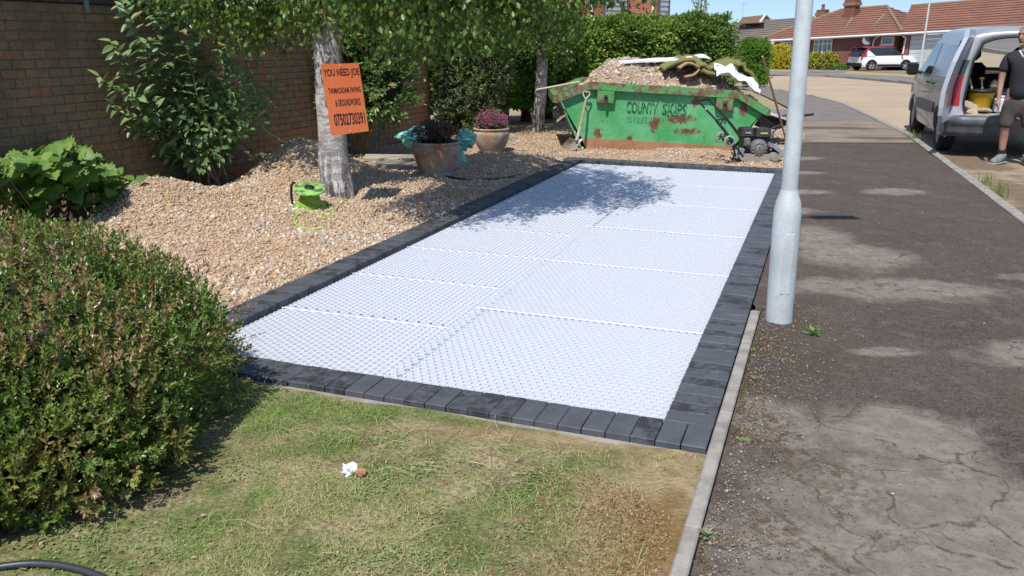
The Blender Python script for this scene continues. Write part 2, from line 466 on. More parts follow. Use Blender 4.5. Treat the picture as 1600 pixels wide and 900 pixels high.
# cracks
dn = b.new('ShaderNodeTexNoise'); dn.inputs['Scale'].default_value = 4; dn.inputs['Detail'].default_value = 5; b.link(v, dn.inputs[0])
va = b.new('ShaderNodeVectorMath', operation='MULTIPLY_ADD'); b.link(dn.outputs['Color'], va.inputs[0]); va.inputs[1].default_value = (.35, .35, 0); b.link(v, va.inputs[2])
vc = b.new('ShaderNodeTexVoronoi', feature='DISTANCE_TO_EDGE'); vc.inputs['Scale'].default_value = 2.9; b.link(va.outputs[0], vc.inputs[0])
cr = b.ramp(vc.outputs['Distance'], [(.004, 1.), (.026, 0.)])
cr = b.math('MULTIPLY', cr, b.ramp(b.noise(v, 9, 5, .75), [(.42, 0.), (.54, 1.)]))
vc2 = b.new('ShaderNodeTexVoronoi', feature='DISTANCE_TO_EDGE'); vc2.inputs['Scale'].default_value = 7.5; b.link(va.outputs[0], vc2.inputs[0])
cr2 = b.math('MULTIPLY', b.ramp(vc2.outputs['Distance'], [(.006, .8), (.03, 0.)]), b.ramp(b.noise(v, 3.3, 4, .7), [(.5, 0.), (.6, 1.)]))
pale = b.mix(b.ramp(b.noise(v, 16, 7, .75), [(.42, 0.), (.62, .5)]), pale, (.125, .105, .088))
pale = b.mix(b.ramp(b.noise(v, 38, 5, .75), [(.58, 0.), (.66, .7)]), pale, (.065, .05, .04))
pale = b.mix(b.math('MULTIPLY', cr2, .7), pale, (.06, .045, .035)); pale = b.mix(b.math('MULTIPLY', cr, .75), pale, (.035, .026, .02))
c = b.mix(b.math('MULTIPLY', pm, .8), c, pale)
moss = patch_field(b, v, [(1.0, 3.0, .22, .7, 20), (1.45, 4.1, .35, .5, 20), (2.6, 2.6, .5, .9, 15), (.85, 2.4, .1, .8, 20)], .5, (.5, 1.2))
mn = b.ramp(b.noise(v, 28, 5, .75), [(.46, 0.), (.58, 1.)])
c = b.mix(b.math('MULTIPLY', b.math('MULTIPLY', moss, mn), .75), c, (.075, .048, .022))
b.base(c); b.set(.85, 0, .3)
b.bump(b.math('ADD', b.noise(v, 190, 4, .7), b.math('MULTIPLY', b.noise(v, 20, 4), .9)), .6, .012)
M('far_pavement', (.21, .185, .17), .9, .2, 1.5)
b = NB('crossing'); v = b.pos(); c = b.mix(b.ramp(b.noise(v, 2, 5, .65), [(.4, 0.), (.65, 1.)]), (.27, .215, .165), (.19, .15, .12)); c = b.mix(b.ramp(b.noise(v, 60, 4, .7), [(.45, 0.), (.65, .5)]), c, (.09, .07, .06))
c = b.mix(b.math('MULTIPLY', patch_field(b, v, [(5.7, 15.1, .95, .28, -6), (6.1, 13.45, .9, .2, -8)], .25, (.7, 1.1)), .85), c, (.085, .066, .062)); b.base(c); b.set(.9, 0, .25); b.bump(b.noise(v, 60, 4), .4, .012)
b = NB('road'); v = b.pos()
c = b.mix(b.ramp(b.noise(v, .35, 5, .6), [(.35, 0.), (.65, 1.)]), (.43, .335, .235), (.35, .27, .19))
c = b.mix(b.ramp(b.noise(v, 60, 3, .7), [(.4, 0.), (.75, .35)]), c, (.22, .17, .12))
dirt = patch_field(b, v, [(5.6, 8.2, .9, 2.6, -17), (6.2, 11.3, .55, 1.3, -17)], .5, (.6, 1.25))
c = b.mix(b.math('MULTIPLY', dirt, .85), c, b.mix(b.ramp(b.noise(v, 9, 5, .75), [(.4, 0.), (.6, 1.)]), (.15, .10, .06), (.095, .07, .05)))
b.base(c); b.set(.9, 0, .25); b.bump(b.noise(v, 70, 4), .5, .012)
b = NB('lawn_soil'); v = b.pos()
c = b.mix(b.ramp(b.noise(v, 3.0, 5, .7), [(.38, 0.), (.6, 1.)]), (.42, .35, .20), (.13, .19, .05))
c = b.mix(b.ramp(b.noise(v, 60, 4, .7), [(.42, 0.), (.62, .75)]), c, (.10, .08, .035)); c = b.mix(b.ramp(b.noise(v, 8, 6, .8), [(.53, 0.), (.62, .7)]), c, (.14, .09, .05))
dry = patch_field(b, v, [(.50, 2.35, .30, .75, -15), (.1, 3.02, .9, .07, -7)], .6, (.4, 1.3))
c = b.mix(b.math('MULTIPLY', dry, .85), c, b.mix(b.ramp(b.noise(v, 14, 6, .75), [(.4, 0.), (.6, 1.)]), (.40, .31, .18), (.24, .16, .085)))
ms = patch_field(b, v, [(.42, 2.2, .14, .35, -20)], .7, (.4, 1.2))
c = b.mix(b.math('MULTIPLY', ms, .8), c, (.20, .115, .04))
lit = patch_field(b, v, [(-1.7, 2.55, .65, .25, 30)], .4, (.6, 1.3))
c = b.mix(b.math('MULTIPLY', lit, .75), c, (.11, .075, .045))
b.base(c); b.set(.95, 0, .15); b.bump(b.noise(v, 55, 5, .7), .9, .02)
M('dry_ground', (.34, .27, .16), .95, .3, .6, c2=(.22, .20, .09))
M('verge_grass', (.33, .28, .14), .95, .3, 1.2, c2=(.25, .24, .09))
leaf_mat('grass_blade', [(0, (.14, .25, .05)), (.3, (.24, .35, .08)), (.5, (.33, .38, .12)), (.62, (.50, .43, .21)), (.85, (.50, .41, .24)), (1, (.33, .24, .12))], .3, .6)

# ================================================================== GROUND, ROADS, PATHS
def strip(name, Lp, Rp, z, mat, n=60, m=6, label_kind='structure', follow=True, zf=None):
    def res(P):
        P = [Vector((p[0], p[1], 0)) for p in P]; d = [0]
        for i in range(1, len(P)): d.append(d[-1]+(P[i]-P[i-1]).length)
        out = []
        for k in range(n+1):
            t = d[-1]*k/n; i = 1
            while i < len(P)-1 and d[i] < t: i += 1
            q = (t-d[i-1])/max(d[i]-d[i-1], 1e-6); out.append(P[i-1].lerp(P[i], q))
        return out
    A, B = res(Lp), res(Rp); mb = MB(); G = []
    for k in range(n+1):
        row = []
        for j in range(m+1):
            p = A[k].lerp(B[k], j/m); row.append((p.x, p.y, gz(p.x, p.y)+z+(zf(p.x, p.y) if zf else 0)))
        G.append(row)
    mb.grid(G); o = mb.build(name, MATS[mat])
    if label_kind: o['kind'] = label_kind
    return o
mb = MB(); xs = [-300, -150, -80, -50, -30, -20, -12, -8, -6, -4, -2, 0, 2, 4, 6, 8, 12, 16, 20, 25, 30, 36, 44, 60, 80, 120, 200, 400]
ys = [-20, -5, 0, 4, 8, 12, 16, 18, 20, 23, 26, 29, 32, 35, 38, 41, 44, 48, 52, 56, 60, 70, 90, 130, 200, 400, 900]
mb.grid([[(x, y, gz(x, y)-.16) for x in xs] for y in ys])
mb.build('ground', MATS['dry_ground'])['kind'] = 'structure'
pathL = [pf(-4, -.262)[:2], pf(1.7, -.262)[:2], pf(1.75, -.205)[:2], pf(7.7, -.205)[:2], pf(10, -.2)[:2], (5.5, 16), (6.5, 20), (7.4, 25), (7.9, 28), (8.2, 31)]
pathR = [(1.7, -1.5), (2.85, 2.1), (4.39, 7.0), (5.24, 9.71), (6.65, 14.3), (7.09, 16.28), (8.3, 21.45), (8.79, 25.46), (8.95, 28.3), (9.0, 31)]
strip('pavement', pathL[:4]+[pf(9.9, -.2)[:2], (4.47, 12.92)], [(1.7, -1.5), (2.85, 2.1), (4.39, 7.0), (5.24, 9.71), (6.19, 12.86)], -.012, 'path_asphalt', 80, 10)
M('far_path_glare', (.20, .165, .145), .9, .25, 2.2, c2=(.145, .12, .108), bump=.3)  # lighter asphalt colour, with the glare of the distant stretch painted in
strip('pavement', [(4.47, 12.92), (5.5, 16), (6.5, 20), (7.4, 25), (7.9, 28), (8.2, 31)], [(6.19, 12.86), (6.65, 14.3), (7.09, 16.28), (8.3, 21.45), (8.79, 25.46), (8.95, 28.3), (9.0, 31)], -.012, 'far_path_glare', 60, 8)
def lerp2(a, b_, t): return (a[0]+(b_[0]-a[0])*t, a[1]+(b_[1]-a[1])*t)
# pale worn crossing band over the path at the drive
strip('driveway_crossing', [(4.47, 12.9), (5.0, 14.9), (5.5, 16.3)], [(6.18, 12.85), (6.82, 15.1), (7.05, 16.3)], -.004, 'crossing', 12, 6)
strip('driveway', [pf(9.3, 5)[:2], (2.6, 16.6), (3.0, 19)], [pf(10.2, -.2)[:2], (5.5, 16), (6.4, 19.7)], -.03, 'far_pavement', 16, 8)
strip('verge', [(-8, 15.2), (-8, 22), (-8, 27), (-8, 31), (-8, 35)], [(5.35, 15.4), (6.5, 20), (7.4, 25), (7.9, 28), (8.3, 33.6)], -.045, 'dry_ground', 30, 12)
rl = [(p[0]+.12, p[1]) for p in pathR]
strip('road', rl+[(8.8, 32.5), (7.0, 34), (-10, 35.0)], [(9, -1.5), (12, 2), (16, 7), (18, 10), (22, 14), (24, 18), (26, 22), (27, 25), (28, 28), (29, 33), (30, 50), (25, 52), (-10, 52)], -.07, 'road', 90, 24)
fk = [gt(1080, 115, -.07), gt(1180, 116.5, -.07), gt(1270, 119, -.07), gt(1330, 123, -.07), gt(1400, 129.5, -.07), gt(1440, 134, -.07), gt(1600, 150, -.07), gt(1800, 175, -.07)]
ft = [gt(1080, 110.5), gt(1180, 111.5), gt(1270, 113.5), gt(1330, 117), gt(1400, 120), gt(1440, 123), gt(1600, 134), gt(1800, 152)]
strip('far_pavement', [p[:2] for p in fk], [p[:2] for p in ft], .03, 'far_pavement', 50, 4)
fu = [(p[0]*1.35, p[1]*1.35+6) for p in ft]
strip('far_verge', [p[:2] for p in ft], fu, .035, 'verge_grass', 50, 8)
strip('far_driveway', [gt(1245, 113.3)[:2], gt(1246, 105)[:2]], [gt(1318, 115)[:2], gt(1330, 107)[:2]], .045, 'far_pavement', 6, 6)
strip('far_driveway', [gt(1300, 110)[:2], gt(1310, 104.5)[:2]], [gt(1560, 121)[:2], gt(1540, 108)[:2]], .050, 'crossing', 6, 6)

def kerb_run(name, label, P, width, h, z, seg, mat, side=1, cat='kerb', top=0.0):
    t = thing(name, label, cat, (P[0][0], P[0][1], z)); pts = [Vector((p[0], p[1], 0)) for p in P]
    d = [0]
    for i in range(1, len(pts)): d.append(d[-1]+(pts[i]-pts[i-1]).length)
    def ev(s):
        i = 1
        while i < len(pts)-1 and d[i] < s: i += 1
        return pts[i-1].lerp(pts[i], (s-d[i-1])/(d[i]-d[i-1]))
    s = 0; k = 0
    while s < d[-1]-.05:
        e = min(s+seg, d[-1]); a, c = ev(s+.004), ev(e-.004); dr = (c-a); L = dr.length; dr.normalize(); nx = Vector((dr.y, -dr.x, 0))*side
        m = (a+c)/2+nx*width/2; zz = gz(m.x, m.y)+z+top
        mb = MB(); mb.box((m.x, m.y, zz-h/2+random.uniform(-.003, .003)), (L, width, h), (0, random.uniform(-.003, .003), math.atan2(dr.y, dr.x)), bev=.006)
        mb.build('kerbstone', MATS[mat], t); s = e; k += 1
    return t
kerb_run('edging_kerb', 'narrow pale concrete edging between the lawn and the dark pavement', [pf(-2.6, -.206)[:2], pf(1.62, -.206)[:2]], .052, .15, .008, .914, 'concrete')
kerb_run('road_kerb', 'concrete kerb along the right edge of the pavement beside the parked van', [(2.0, -.5)]+pathR[1:6], .105, .14, .002, .914, 'concrete')
kerb_run('road_kerb', 'far stretch of concrete kerb curving left beyond the van', pathR[5:]+[(8.8, 32.5), (7.0, 34)], .1, .12, .004, 1.8, 'concrete')
kerb_run('road_kerb', 'kerb of the far pavement across the pale road', [p[:2] for p in fk[1:7]], .12, .12, .045, 3.0, 'concrete', side=-1)

# ---- gravel bed with mounds
def hg(x, y):
    x = np.asarray(x, float); y = np.asarray(y, float)
    def g(cx, cy, sx, sy, h, rot=0):
        c, s = math.cos(rot), math.sin(rot); u = (x-cx)*c+(y-cy)*s; v_ = -(x-cx)*s+(y-cy)*c
        return h*np.exp(-.5*((u/sx)**2+(v_/sy)**2))
    a = (x-O0.x)*E1.x+(y-O0.y)*E1.y; b_ = (x-O0.x)*E2.x+(y-O0.y)*E2.y
    z = -.02+g(-3.32, 7.72, .40, .36, .235)+g(-2.36, 8.95, .33, .60, .37)+g(-1.85, 8.85, .42, .6, .23)+g(-2.7, 7.3, .9, .4, .04)+g(-3.5, 6.9, .5, .7, .08)
    z = z+g(-1.0, 10.3, .5, .35, .06)+g(-.2, 10.9, .45, .3, .07)+(vnoise(x*2.2, y*2.2)-.5)*.05+(vnoise(x*7, y*7)-.5)*.018
    edge = np.where((a > -.2) & (a < 7.6), sstep(2.66, 3.0, b_), 1.0)
    farf = np.where(b_ < 2.66, sstep(7.55, 7.8, a), 1.0)
    return z*edge*farf+(-.018)*(1-edge*farf)
mb = MB(); na, nb = 260, 118; a_ = np.linspace(-1.6, 13.2, na); b__ = np.linspace(-.205, 5.75, nb)
AA, BB = np.meshgrid(a_, b__, indexing='ij')
X = O0.x+E1.x*AA+E2.x*BB; Y = O0.y+E1.y*AA+E2.y*BB; Z = hg(X, Y)
keep = lambda a, b_: not (a < 7.53 and b_ < 2.63)
idx = np.arange(na*nb).reshape(na, nb); fs = []
ca = (a_[:-1]+a_[1:])/2; cb = (b__[:-1]+b__[1:])/2
for i in range(na-1):
    for j in range(nb-1):
        if keep(ca[i], cb[j]): fs.append((idx[i, j], idx[i+1, j], idx[i+1, j+1], idx[i, j+1]))
np_mesh('gravel_bed', np.stack([X, Y, Z], -1).reshape(-1, 3), np.array(fs), MATS['gravel_bed'], smooth=True)['kind'] = 'structure'
def stones(name, label, n, amin, amax, bmin, bmax, size, ico, thin=None):
    a = rng.uniform(amin, amax, n); bb = rng.uniform(bmin, bmax, n)
    k = ~((a < 7.56) & (bb < 2.67))
    a, bb = a[k], bb[k]; x = O0.x+E1.x*a+E2.x*bb; y = O0.y+E1.y*a+E2.y*bb
    if thin is not None:
        k = rng.random(len(x)) < thin(x, y, a, bb); x, y = x[k], y[k]
    n = len(x); T, Fc = (ICO_V, ICO_F) if ico else (OCT_V, OCT_F)
    s = rng.gamma(9, size/9, n)[:, None]*rng.uniform([.8, .6, .4], [1.3, 1.0, .8], (n, 3))
    P = np.stack([x, y, hg(x, y)+s[:, 2]*rng.uniform(-.1, .9, n)], 1)
    rot = rand_rots(n)
    o = scatter(name, T*(1+rng.uniform(-.18, .18, T.shape)), Fc, P, rot, s, MATS['stone'], rng.random(n), smooth=False, kind='stuff')
    return tag(o, label, 'gravel')
stones('gravel', 'loose buff and grey gravel heaped in mounds beside the white sheets', 46000, -.3, 6.2, 2.66, 5.66, .0115, True)
stones('gravel', 'loose shaded gravel around the terracotta pots and in front of the skip', 34000, 6.2, 12.5, -.2, 5.66, .0135, False)

# ---- the paved pad
pad = thing('paving_border', 'border of charcoal block paving framing the white plastic sheets', 'block paving', pf(0, 0))
BW, BL_, BH = .0995, .2, .075
prot = []
for k in range(6):
    mb = MB(); mb.box((0, 0, -BH/2), (BW-.0022, BL_-.0022, BH), bev=.003)
    for q in range(len(mb.v)):
        x, y, z = mb.v[q]; mb.v[q] = (x+random.uniform(-.001, .001), y+random.uniform(-.0012, .0012), z+random.uniform(-.0008, .0008))
    me = mb.mesh('paving_block'); me.materials.append(MATS['charcoal_block']); prot.append(me)
def block(a, b_, rot):
    o = bpy.data.objects.new('paving_block', random.choice(prot)); col.objects.link(o); o.parent = pad
    p = pf(a, b_)-pad.location
    o.location = (p.x, p.y, random.uniform(-.0016, .0016)); o.rotation_euler = (random.uniform(-.004, .004), random.uniform(-.004, .004), rot+random.uniform(-.004, .004))
PW, PL = 2.45, 7.32
def skew(b_): return PL+.1*b_/PW            # the far side is a little longer on the left
nb_ = 27
for i in range(-2, 26): block(-.1, .05+i*.1, -YAW)                                     # near edge
for i in range(0, 74): block(.05+i*.1, -.1, -YAW+math.pi/2)                             # right edge
for i in range(0, 75): block(.05+i*.1, PW+.1, -YAW+math.pi/2)                           # left edge
for i in range(-2, 27): block(skew(.05+i*.1)+.1, .05+i*.1, -YAW-.04)                  # far edge
mb = MB()
def q4(a0, b0, a1, b1, z): return [pf(a0, b0, z), pf(a1, b0, z), pf(a1, b1, z), pf(a0, b1, z)]
mb.add(q4(-.25, -.2, 7.8, 2.72, -.079), [(0, 1, 2, 3)]); mb.build('sub_base', MATS['gravel_bed'])['kind'] = 'structure'
mb = MB(); mb.prism(q4(-.235, -.2, -.2, 2.7, -.09), (0, 0, .063)); mb.build('mortar_haunch', MATS['concrete'])['kind'] = 'structure'

GH, CELL, WT = .026, .0435, .0050
def honeycomb(Wd, Ln, along_x):
    """hexagonal cells inside 0..Wd x 0..Ln; rows of cells run along x or along y"""
    mb = MB(); d = CELL; rw = d*math.sqrt(3)/2; r = d/math.sqrt(3)
    U_, V_ = (Wd, Ln) if along_x else (Ln, Wd)
    nr = int(V_/rw)+2; nc = int(U_/d)+2; seen = set()
    def T(u, v_, z): return (u, v_, z) if along_x else (v_, u, z)
    for i in range(nr):
        for j in range(nc):
            cu = j*d+(d/2 if i % 2 else 0); cv = i*rw
            cor = [(cu+r*math.cos(R(90+60*k)), cv+r*math.sin(R(90+60*k))) for k in range(6)]
            for k in range(6):
                p, q = cor[k], cor[(k+1) % 6]
                key = (round((p[0]+q[0])*400), round((p[1]+q[1])*400))
                if key in seen: continue
                seen.add(key)
                if not all(-.001 <= w_[0] <= U_+.004 and -.001 <= w_[1] <= V_+.012 for w_ in (p, q)): continue
                dx, dy = q[0]-p[0], q[1]-p[1]; L = math.hypot(dx, dy); nx, ny = -dy/L*WT/2, dx/L*WT/2
                vs = [T(p[0]-nx, p[1]-ny, 0), T(q[0]-nx, q[1]-ny, 0), T(q[0]+nx, q[1]+ny, 0), T(p[0]+nx, p[1]+ny, 0),
                      T(p[0]-nx, p[1]-ny, GH), T(q[0]-nx, q[1]-ny, GH), T(q[0]+nx, q[1]+ny, GH), T(p[0]+nx, p[1]+ny, GH)]
                mb.add(vs, [(0, 1, 5, 4), (2, 3, 7, 6), (4, 5, 6, 7)])
    me = mb.mesh('honeycomb'); me.materials.append(MATS['white_plastic']); return me
def sheet_back(Wd, Ln):
    mb = MB(); mb.box((Wd/2, Ln/2, -.0015), (Wd-.002, Ln-.002, .003))
    # raised fabric flap on the near and left edges, over the joint
    mb.box((Wd/2, .003, GH-.0012), (Wd-.004, .013, .002)); 
    me = mb.mesh('fabric_backing'); me.materials.append(MATS['white_fabric']); return me
RWD, RLN, LWD, LLN = 1.345, 1.218, 1.10, .8135
meshes = {'R': (honeycomb(RWD, RLN, True), sheet_back(RWD, RLN)), 'L': (honeycomb(LWD, LLN, False), sheet_back(LWD, LLN))}
ordn = ['nearest', 'second', 'third', 'fourth', 'fifth', 'sixth', 'seventh', 'eighth', 'farthest']
def sheet(kind, i, n):
    Wd, Ln = (RWD, RLN) if kind == 'R' else (LWD, LLN)
    b0 = 0.002 if kind == 'R' else RWD+.004
    o0 = ordn[i] if i < n-1 else 'farthest'
    lab = '%s large white honeycomb sheet in the right-hand column, beside the pavement' % o0 if kind == 'R' else '%s small white honeycomb sheet in the left-hand column, towards the gravel' % o0
    t = thing('gravel_grid', lab, 'plastic grid', pf(.003+i*Ln, b0+Wd, -.062+random.uniform(-.001, .002)), -YAW, 'white honeycomb sheets inside the block border')
    for me in meshes[kind]:
        o = bpy.data.objects.new(me.name, me); col.objects.link(o); o.parent = t
for i in range(6): sheet('R', i, 6)
for i in range(9): sheet('L', i, 9)

# ================================================================== BRICK GARDEN WALL
WB, WTOP = 5.67, 1.80
A0, A1 = -.9, 9.55
wall = thing('garden_wall', 'shaded brown brick garden wall along the left behind the shrubs', 'wall', pf((A0+A1)/2, WB))
mb = MB()
c = pf((A0+A1)/2, WB+.096, (WTOP-.2)/2); mb.box(c, (A1-A0, .20, WTOP+.2), (0, 0, math.pi/2-YAW)); mb.build('mortar', MATS['mortar'], wall)
bp = []
for k in range(4):
    m_ = MB(); m_.box((0, 0, 0), (.215, .05, .065), bev=.003)
    for q in range(len(m_.v)):
        x, y, z = m_.v[q]; m_.v[q] = (x+random.uniform(-.0015, .0015), y+random.uniform(-.001, .001), z+random.uniform(-.0012, .0012))
    me = m_.mesh('brick'); me.materials.append(MATS['wall_brick']); bp.append(me)
cand = []
for r_ in range(24):
    z = .0375+r_*.075
    s = A0+(.1125 if r_ % 2 else 0)
    while s < A1-.1:
        p = pf(s+.1125, WB+.002, z); zz = 1.5-p.z; zc = p.y*cp_+zz*sp_; cand.append((zc/p.y*p.length if False else p.y+(8 if (p.x/zc*F_PX+800) < -60 else 0), s+.1125, z, r_)); s += .225
cand.sort(key=lambda t_: t_[0])
rest = MB()
rotm = (0, 0, math.pi/2-YAW)
for i, (dd, s, z, r_) in enumerate(cand):
    jit = random.uniform(-.002, .003)
    if i < 296:
        o = bpy.data.objects.new('brick', random.choice(bp)); col.objects.link(o); o.parent = wall
        o.location = pf(s, WB+.012+jit, z)-wall.location; o.rotation_euler = rotm
    else:
        rest.box(pf(s, WB+.012+jit, z), (.215, .05, .065), rotm, bev=.003)
b = NB('wall_brick_far'); v = b.pos()
br = b.new('ShaderNodeTexNoise'); br.inputs['Scale'].default_value = 6; b.link(v, br.inputs[0])
geo = b.new('ShaderNodeNewGeometry')
c = b.ramp(geo.outputs['Random Per Island'], [(0, (.28, .19, .11)), (.25, (.32, .185, .10)), (.5, (.27, .19, .11)), (.75, (.38, .17, .085)), (1, (.24, .18, .11))])
c = b.mix(b.ramp(b.noise(v, 12, 4), [(.4, 0.), (.7, .4)]), c, (.09, .055, .03)); b.base(c); b.set(.9, 0, .2); b.bump(b.noise(v, 120, 3), .5, .004)
o = rest.build('brickwork', MATS['wall_brick_far'], wall); o['kind'] = 'stuff'
k = 0; s = A0
M('coping', (.05, .046, .042), .9, .4, 9, c2=(.085, .08, .06))
while s < A1-.1:
    m_ = MB(); m_.box(pf(s+.225, WB+.11, WTOP+.045), (.44, .30, .07), (0, 0, math.pi/2-YAW), bev=.01); m_.build('coping_stone', MATS['coping'], wall); s += .45
m_ = MB(); m_.tube([pf(1.55, WB-.06, -.05), pf(1.55, WB-.06, 2.4)], .034, 14)
dp = m_.build('drainpipe', MATS['black_plastic']); tag(dp, 'black vertical pipe at the left end of the brick wall', 'pipe')
M('lead_grey', (.20, .24, .24), .6, .3, 12)
m_ = MB(); m_.box(pf(2.72, WB-.035, 1.86), (.045, .012, .26), (0, 0, math.pi/2-YAW)); m_.box(pf(2.72, WB-.05, 1.95), (.045, .05, .012), (0, 0, math.pi/2-YAW))
tag(m_.build('wall_bracket', MATS['lead_grey']), 'small grey metal bracket hooked over the wall coping', 'bracket')

# ================================================================== FOLIAGE BUILDERS
def sprigs(name, P, D, nleaf, leaf_len, stem_len, mat, wid=1.0, parent=None, tmpl=LEAF, spread=1.0, kind='stuff', rnd_base=None, rnd_spread=.25, jit=.3):
    """leafy sprigs at points P growing along D; nleaf leaves each, paired up the stem"""
    n = len(P); D = D/np.linalg.norm(D, axis=1)[:, None]
    fr = frames(D)                       # x along the sprig
    pos, dirs, nrm, sc, rn = [], [], [], [], []
    rb = rng.random(n) if rnd_base is None else rnd_base
    for k in range(nleaf):
        t = (k+.6)/nleaf; th = (k*2.4)+rng.uniform(-.4, .4, n)+rng.random(n)*0
        side = fr[:, :, 1]*np.cos(th)[:, None]+fr[:, :, 2]*np.sin(th)[:, None]
        out = spread*(1.05-.75*t)
        pos.append(P+D*(stem_len*t)*rng.uniform(.85, 1.15, (n, 1))); d = D*(.35+.9*t)+side*out; dirs.append(d+rng.normal(size=d.shape)*jit*.4)
        nrm.append(D*.8-side*.4+rng.normal(size=d.shape)*.35+np.array([0, 0, .5])); sc.append(leaf_len*(1.0-.35*abs(t-.45))*rng.uniform(.7, 1.2, n)); rn.append(np.clip(rb+rng.normal(size=n)*rnd_spread*.5, 0, 1))
    pos, dirs, nrm, sc, rn = [np.concatenate(q) for q in (pos, dirs, nrm, sc, rn)]
    S = np.stack([sc, sc*wid, sc], 1)
    return scatter(name, tmpl[0], tmpl[1], pos, frames(dirs, nrm), S, mat, rn, parent, kind=kind)
def ell_shell(ells, n, lo=.86, hi=1.04, bump=.08, bs=3.0, zmin=None):
    """points on a union of ellipsoids (c, r), with outward directions"""
    area = np.array([r[0]*r[1]+r[1]*r[2]+r[0]*r[2] for c, r in ells]); pick = rng.choice(len(ells), n, p=area/area.sum())
    C = np.array([e[0] for e in ells])[pick]; Rr = np.array([e[1] for e in ells])[pick]
    u = rng.normal(size=(n, 3)); u /= np.linalg.norm(u, axis=1)[:, None]
    f = rng.uniform(lo, hi, n)
    P = C+u*Rr*f[:, None]; nz = vnoise(P[:, 0]*bs, P[:, 1]*bs, P[:, 2]*bs)-.5
    N = u/Rr; N /= np.linalg.norm(N, axis=1)[:, None]
    P = P+N*(nz*2*bump)[:, None]
    ok = np.ones(n, bool)
    for i, (c, r) in enumerate(ells):
        q = (((P-np.array(c))/np.array(r))**2).sum(1); ok &= ~((q < lo*lo*.9) & (pick != i))
    if zmin is not None: ok &= P[:, 2] > (zmin(P[:, 0], P[:, 1]) if callable(zmin) else zmin)
    return P[ok], N[ok]
def core(name, ells, f, mat, parent, zmin=None):  # solid dark filler added inside the leaves, no branches are modelled
    mb = MB()
    for c_, r_ in ells:
        G = []
        for i in range(13):
            row = []
            for j in range(20):
                ph, th = math.pi*i/12, 2*math.pi*j/20; u = Vector((math.sin(ph)*math.cos(th), math.sin(ph)*math.sin(th), math.cos(ph)))
                k = f*(.9+.2*float(vnoise(u.x*2+c_[0]*3, u.y*2+c_[1]*3, u.z*2)))
                z = c_[2]+u.z*r_[2]*k
                if zmin is not None: z = max(z, zmin)
                row.append((c_[0]+u.x*r_[0]*k, c_[1]+u.y*r_[1]*k, z))
            G.append(row)
        mb.grid(G, closed=True)
    return mb.build(name, mat, parent)
def box_shell(n, fn):
    return fn(n)

M('twig', (.10, .065, .04), .9, .4, 20)
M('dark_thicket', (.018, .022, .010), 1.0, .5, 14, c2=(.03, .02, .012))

# ---- near left shrub (small reddish-tipped leaves)
leaf_mat('bush_leaf', [(0, (.05, .115, .02)), (.3, (.105, .185, .03)), (.58, (.18, .26, .055)), (.74, (.25, .27, .08)), (.86, (.30, .14, .07)), (.93, (.36, .19, .15)), (1, (.42, .31, .23))], .25, .32, patch=(.20, .13, .04), pscale=5)
bush = thing('shrub', 'large rounded evergreen shrub with small reddish-tipped leaves at the left front', 'shrub', (-2.1, 3.0, -.05))
EL = [((-2.35, 3.12, .20), (1.18, 1.12, .56)), ((-2.0, 2.72, .12), (.80, .52, .40)), ((-3.4, 3.4, .22), (1.0, 1.0, .46))]
P, N = ell_shell(EL, 32000, .80, 1.02, .07, 4.5, zmin=.0)
D = N*.8+np.array([-.0, -.1, .65])+rng.normal(size=N.shape)*.3
red = np.clip(.10+.75*vnoise(P[:, 0]*4.5, P[:, 1]*4.5, P[:, 2]*4.5)+rng.normal(size=len(P))*.12, 0, 1)
tip = (P[:, 2] > .45) & (rng.random(len(P)) < .25); red[tip] = rng.uniform(.8, 1, tip.sum())
sprigs('foliage', P, D, 11, .028, .052, MATS['bush_leaf'], wid=.9, parent=bush, tmpl=LEAF_S, rnd_base=red*.93, rnd_spread=.22, spread=1.0)
P, N = ell_shell(EL, 420, 1.0, 1.06, .05, 4.5, zmin=.3)
sprigs('young_shoots', P, N*.4+np.array([0, 0, 1.])+rng.normal(size=N.shape)*.25, 9, .026, .13, MATS['bush_leaf'], wid=.8, parent=bush, rnd_base=rng.uniform(.82, 1, len(P)), rnd_spread=.1)
P = np.array([at(px_, py_, 3.3) for px_, py_ in ((352, 500), (360, 515), (368, 528), (350, 540), (345, 520), (356, 560), (340, 495), (335, 480))], float)
sprigs('reaching_twigs', P+rng.normal(size=P.shape)*.02, np.array([[1, .1, .45]]*len(P))+rng.normal(size=P.shape)*.25, 12, .024, .12, MATS['bush_leaf'], wid=.8, parent=bush, rnd_base=rng.uniform(.84, 1, len(P)), rnd_spread=.05)
core('shade_core', EL, .70, MATS['dark_thicket'], bush, zmin=-.04)

# ---- lawn blades
lawn_z = lambda x, y: -.020+(vnoise(x*3, y*3)-.5)*.025+(vnoise(x*11, y*11)-.5)*.010
mb = MB(); G = []
for i in range(60):
    row = []
    for j in range(90):
        a = -3.2+i*(3.2-.228)/59; b_ = -.205+j*4.6/89; p = pf(a, b_); row.append((p.x, p.y, float(lawn_z(p.x, p.y))))
    G.append(row)
mb.grid(G); mb.build('lawn', MATS['lawn_soil'])['kind'] = 'structure'
BL_T = (np.array([(-.5, 0, 0), (.5, 0, 0), (-.38, .22, .5), (.38, .22, .5), (0, .75, .9)]), np.array([(0, 1, 3), (0, 3, 2), (2, 3, 4)]))
n = 230000
a = rng.uniform(-2.4, -.27, n); bb = rng.uniform(-.18, 3.2, n); x = O0.x+E1.x*a+E2.x*bb; y = O0.y+E1.y*a+E2.y*bb
dens = np.clip(1.4*(vnoise(x*2.4, y*2.4)-.15)+.5*(vnoise(x*9, y*9)-.5), .12, 1)
dryk = sstep(.95, .35, bb+.5*(vnoise(x*5, y*5)-.5)+.1)            # dry strip beside the kerb
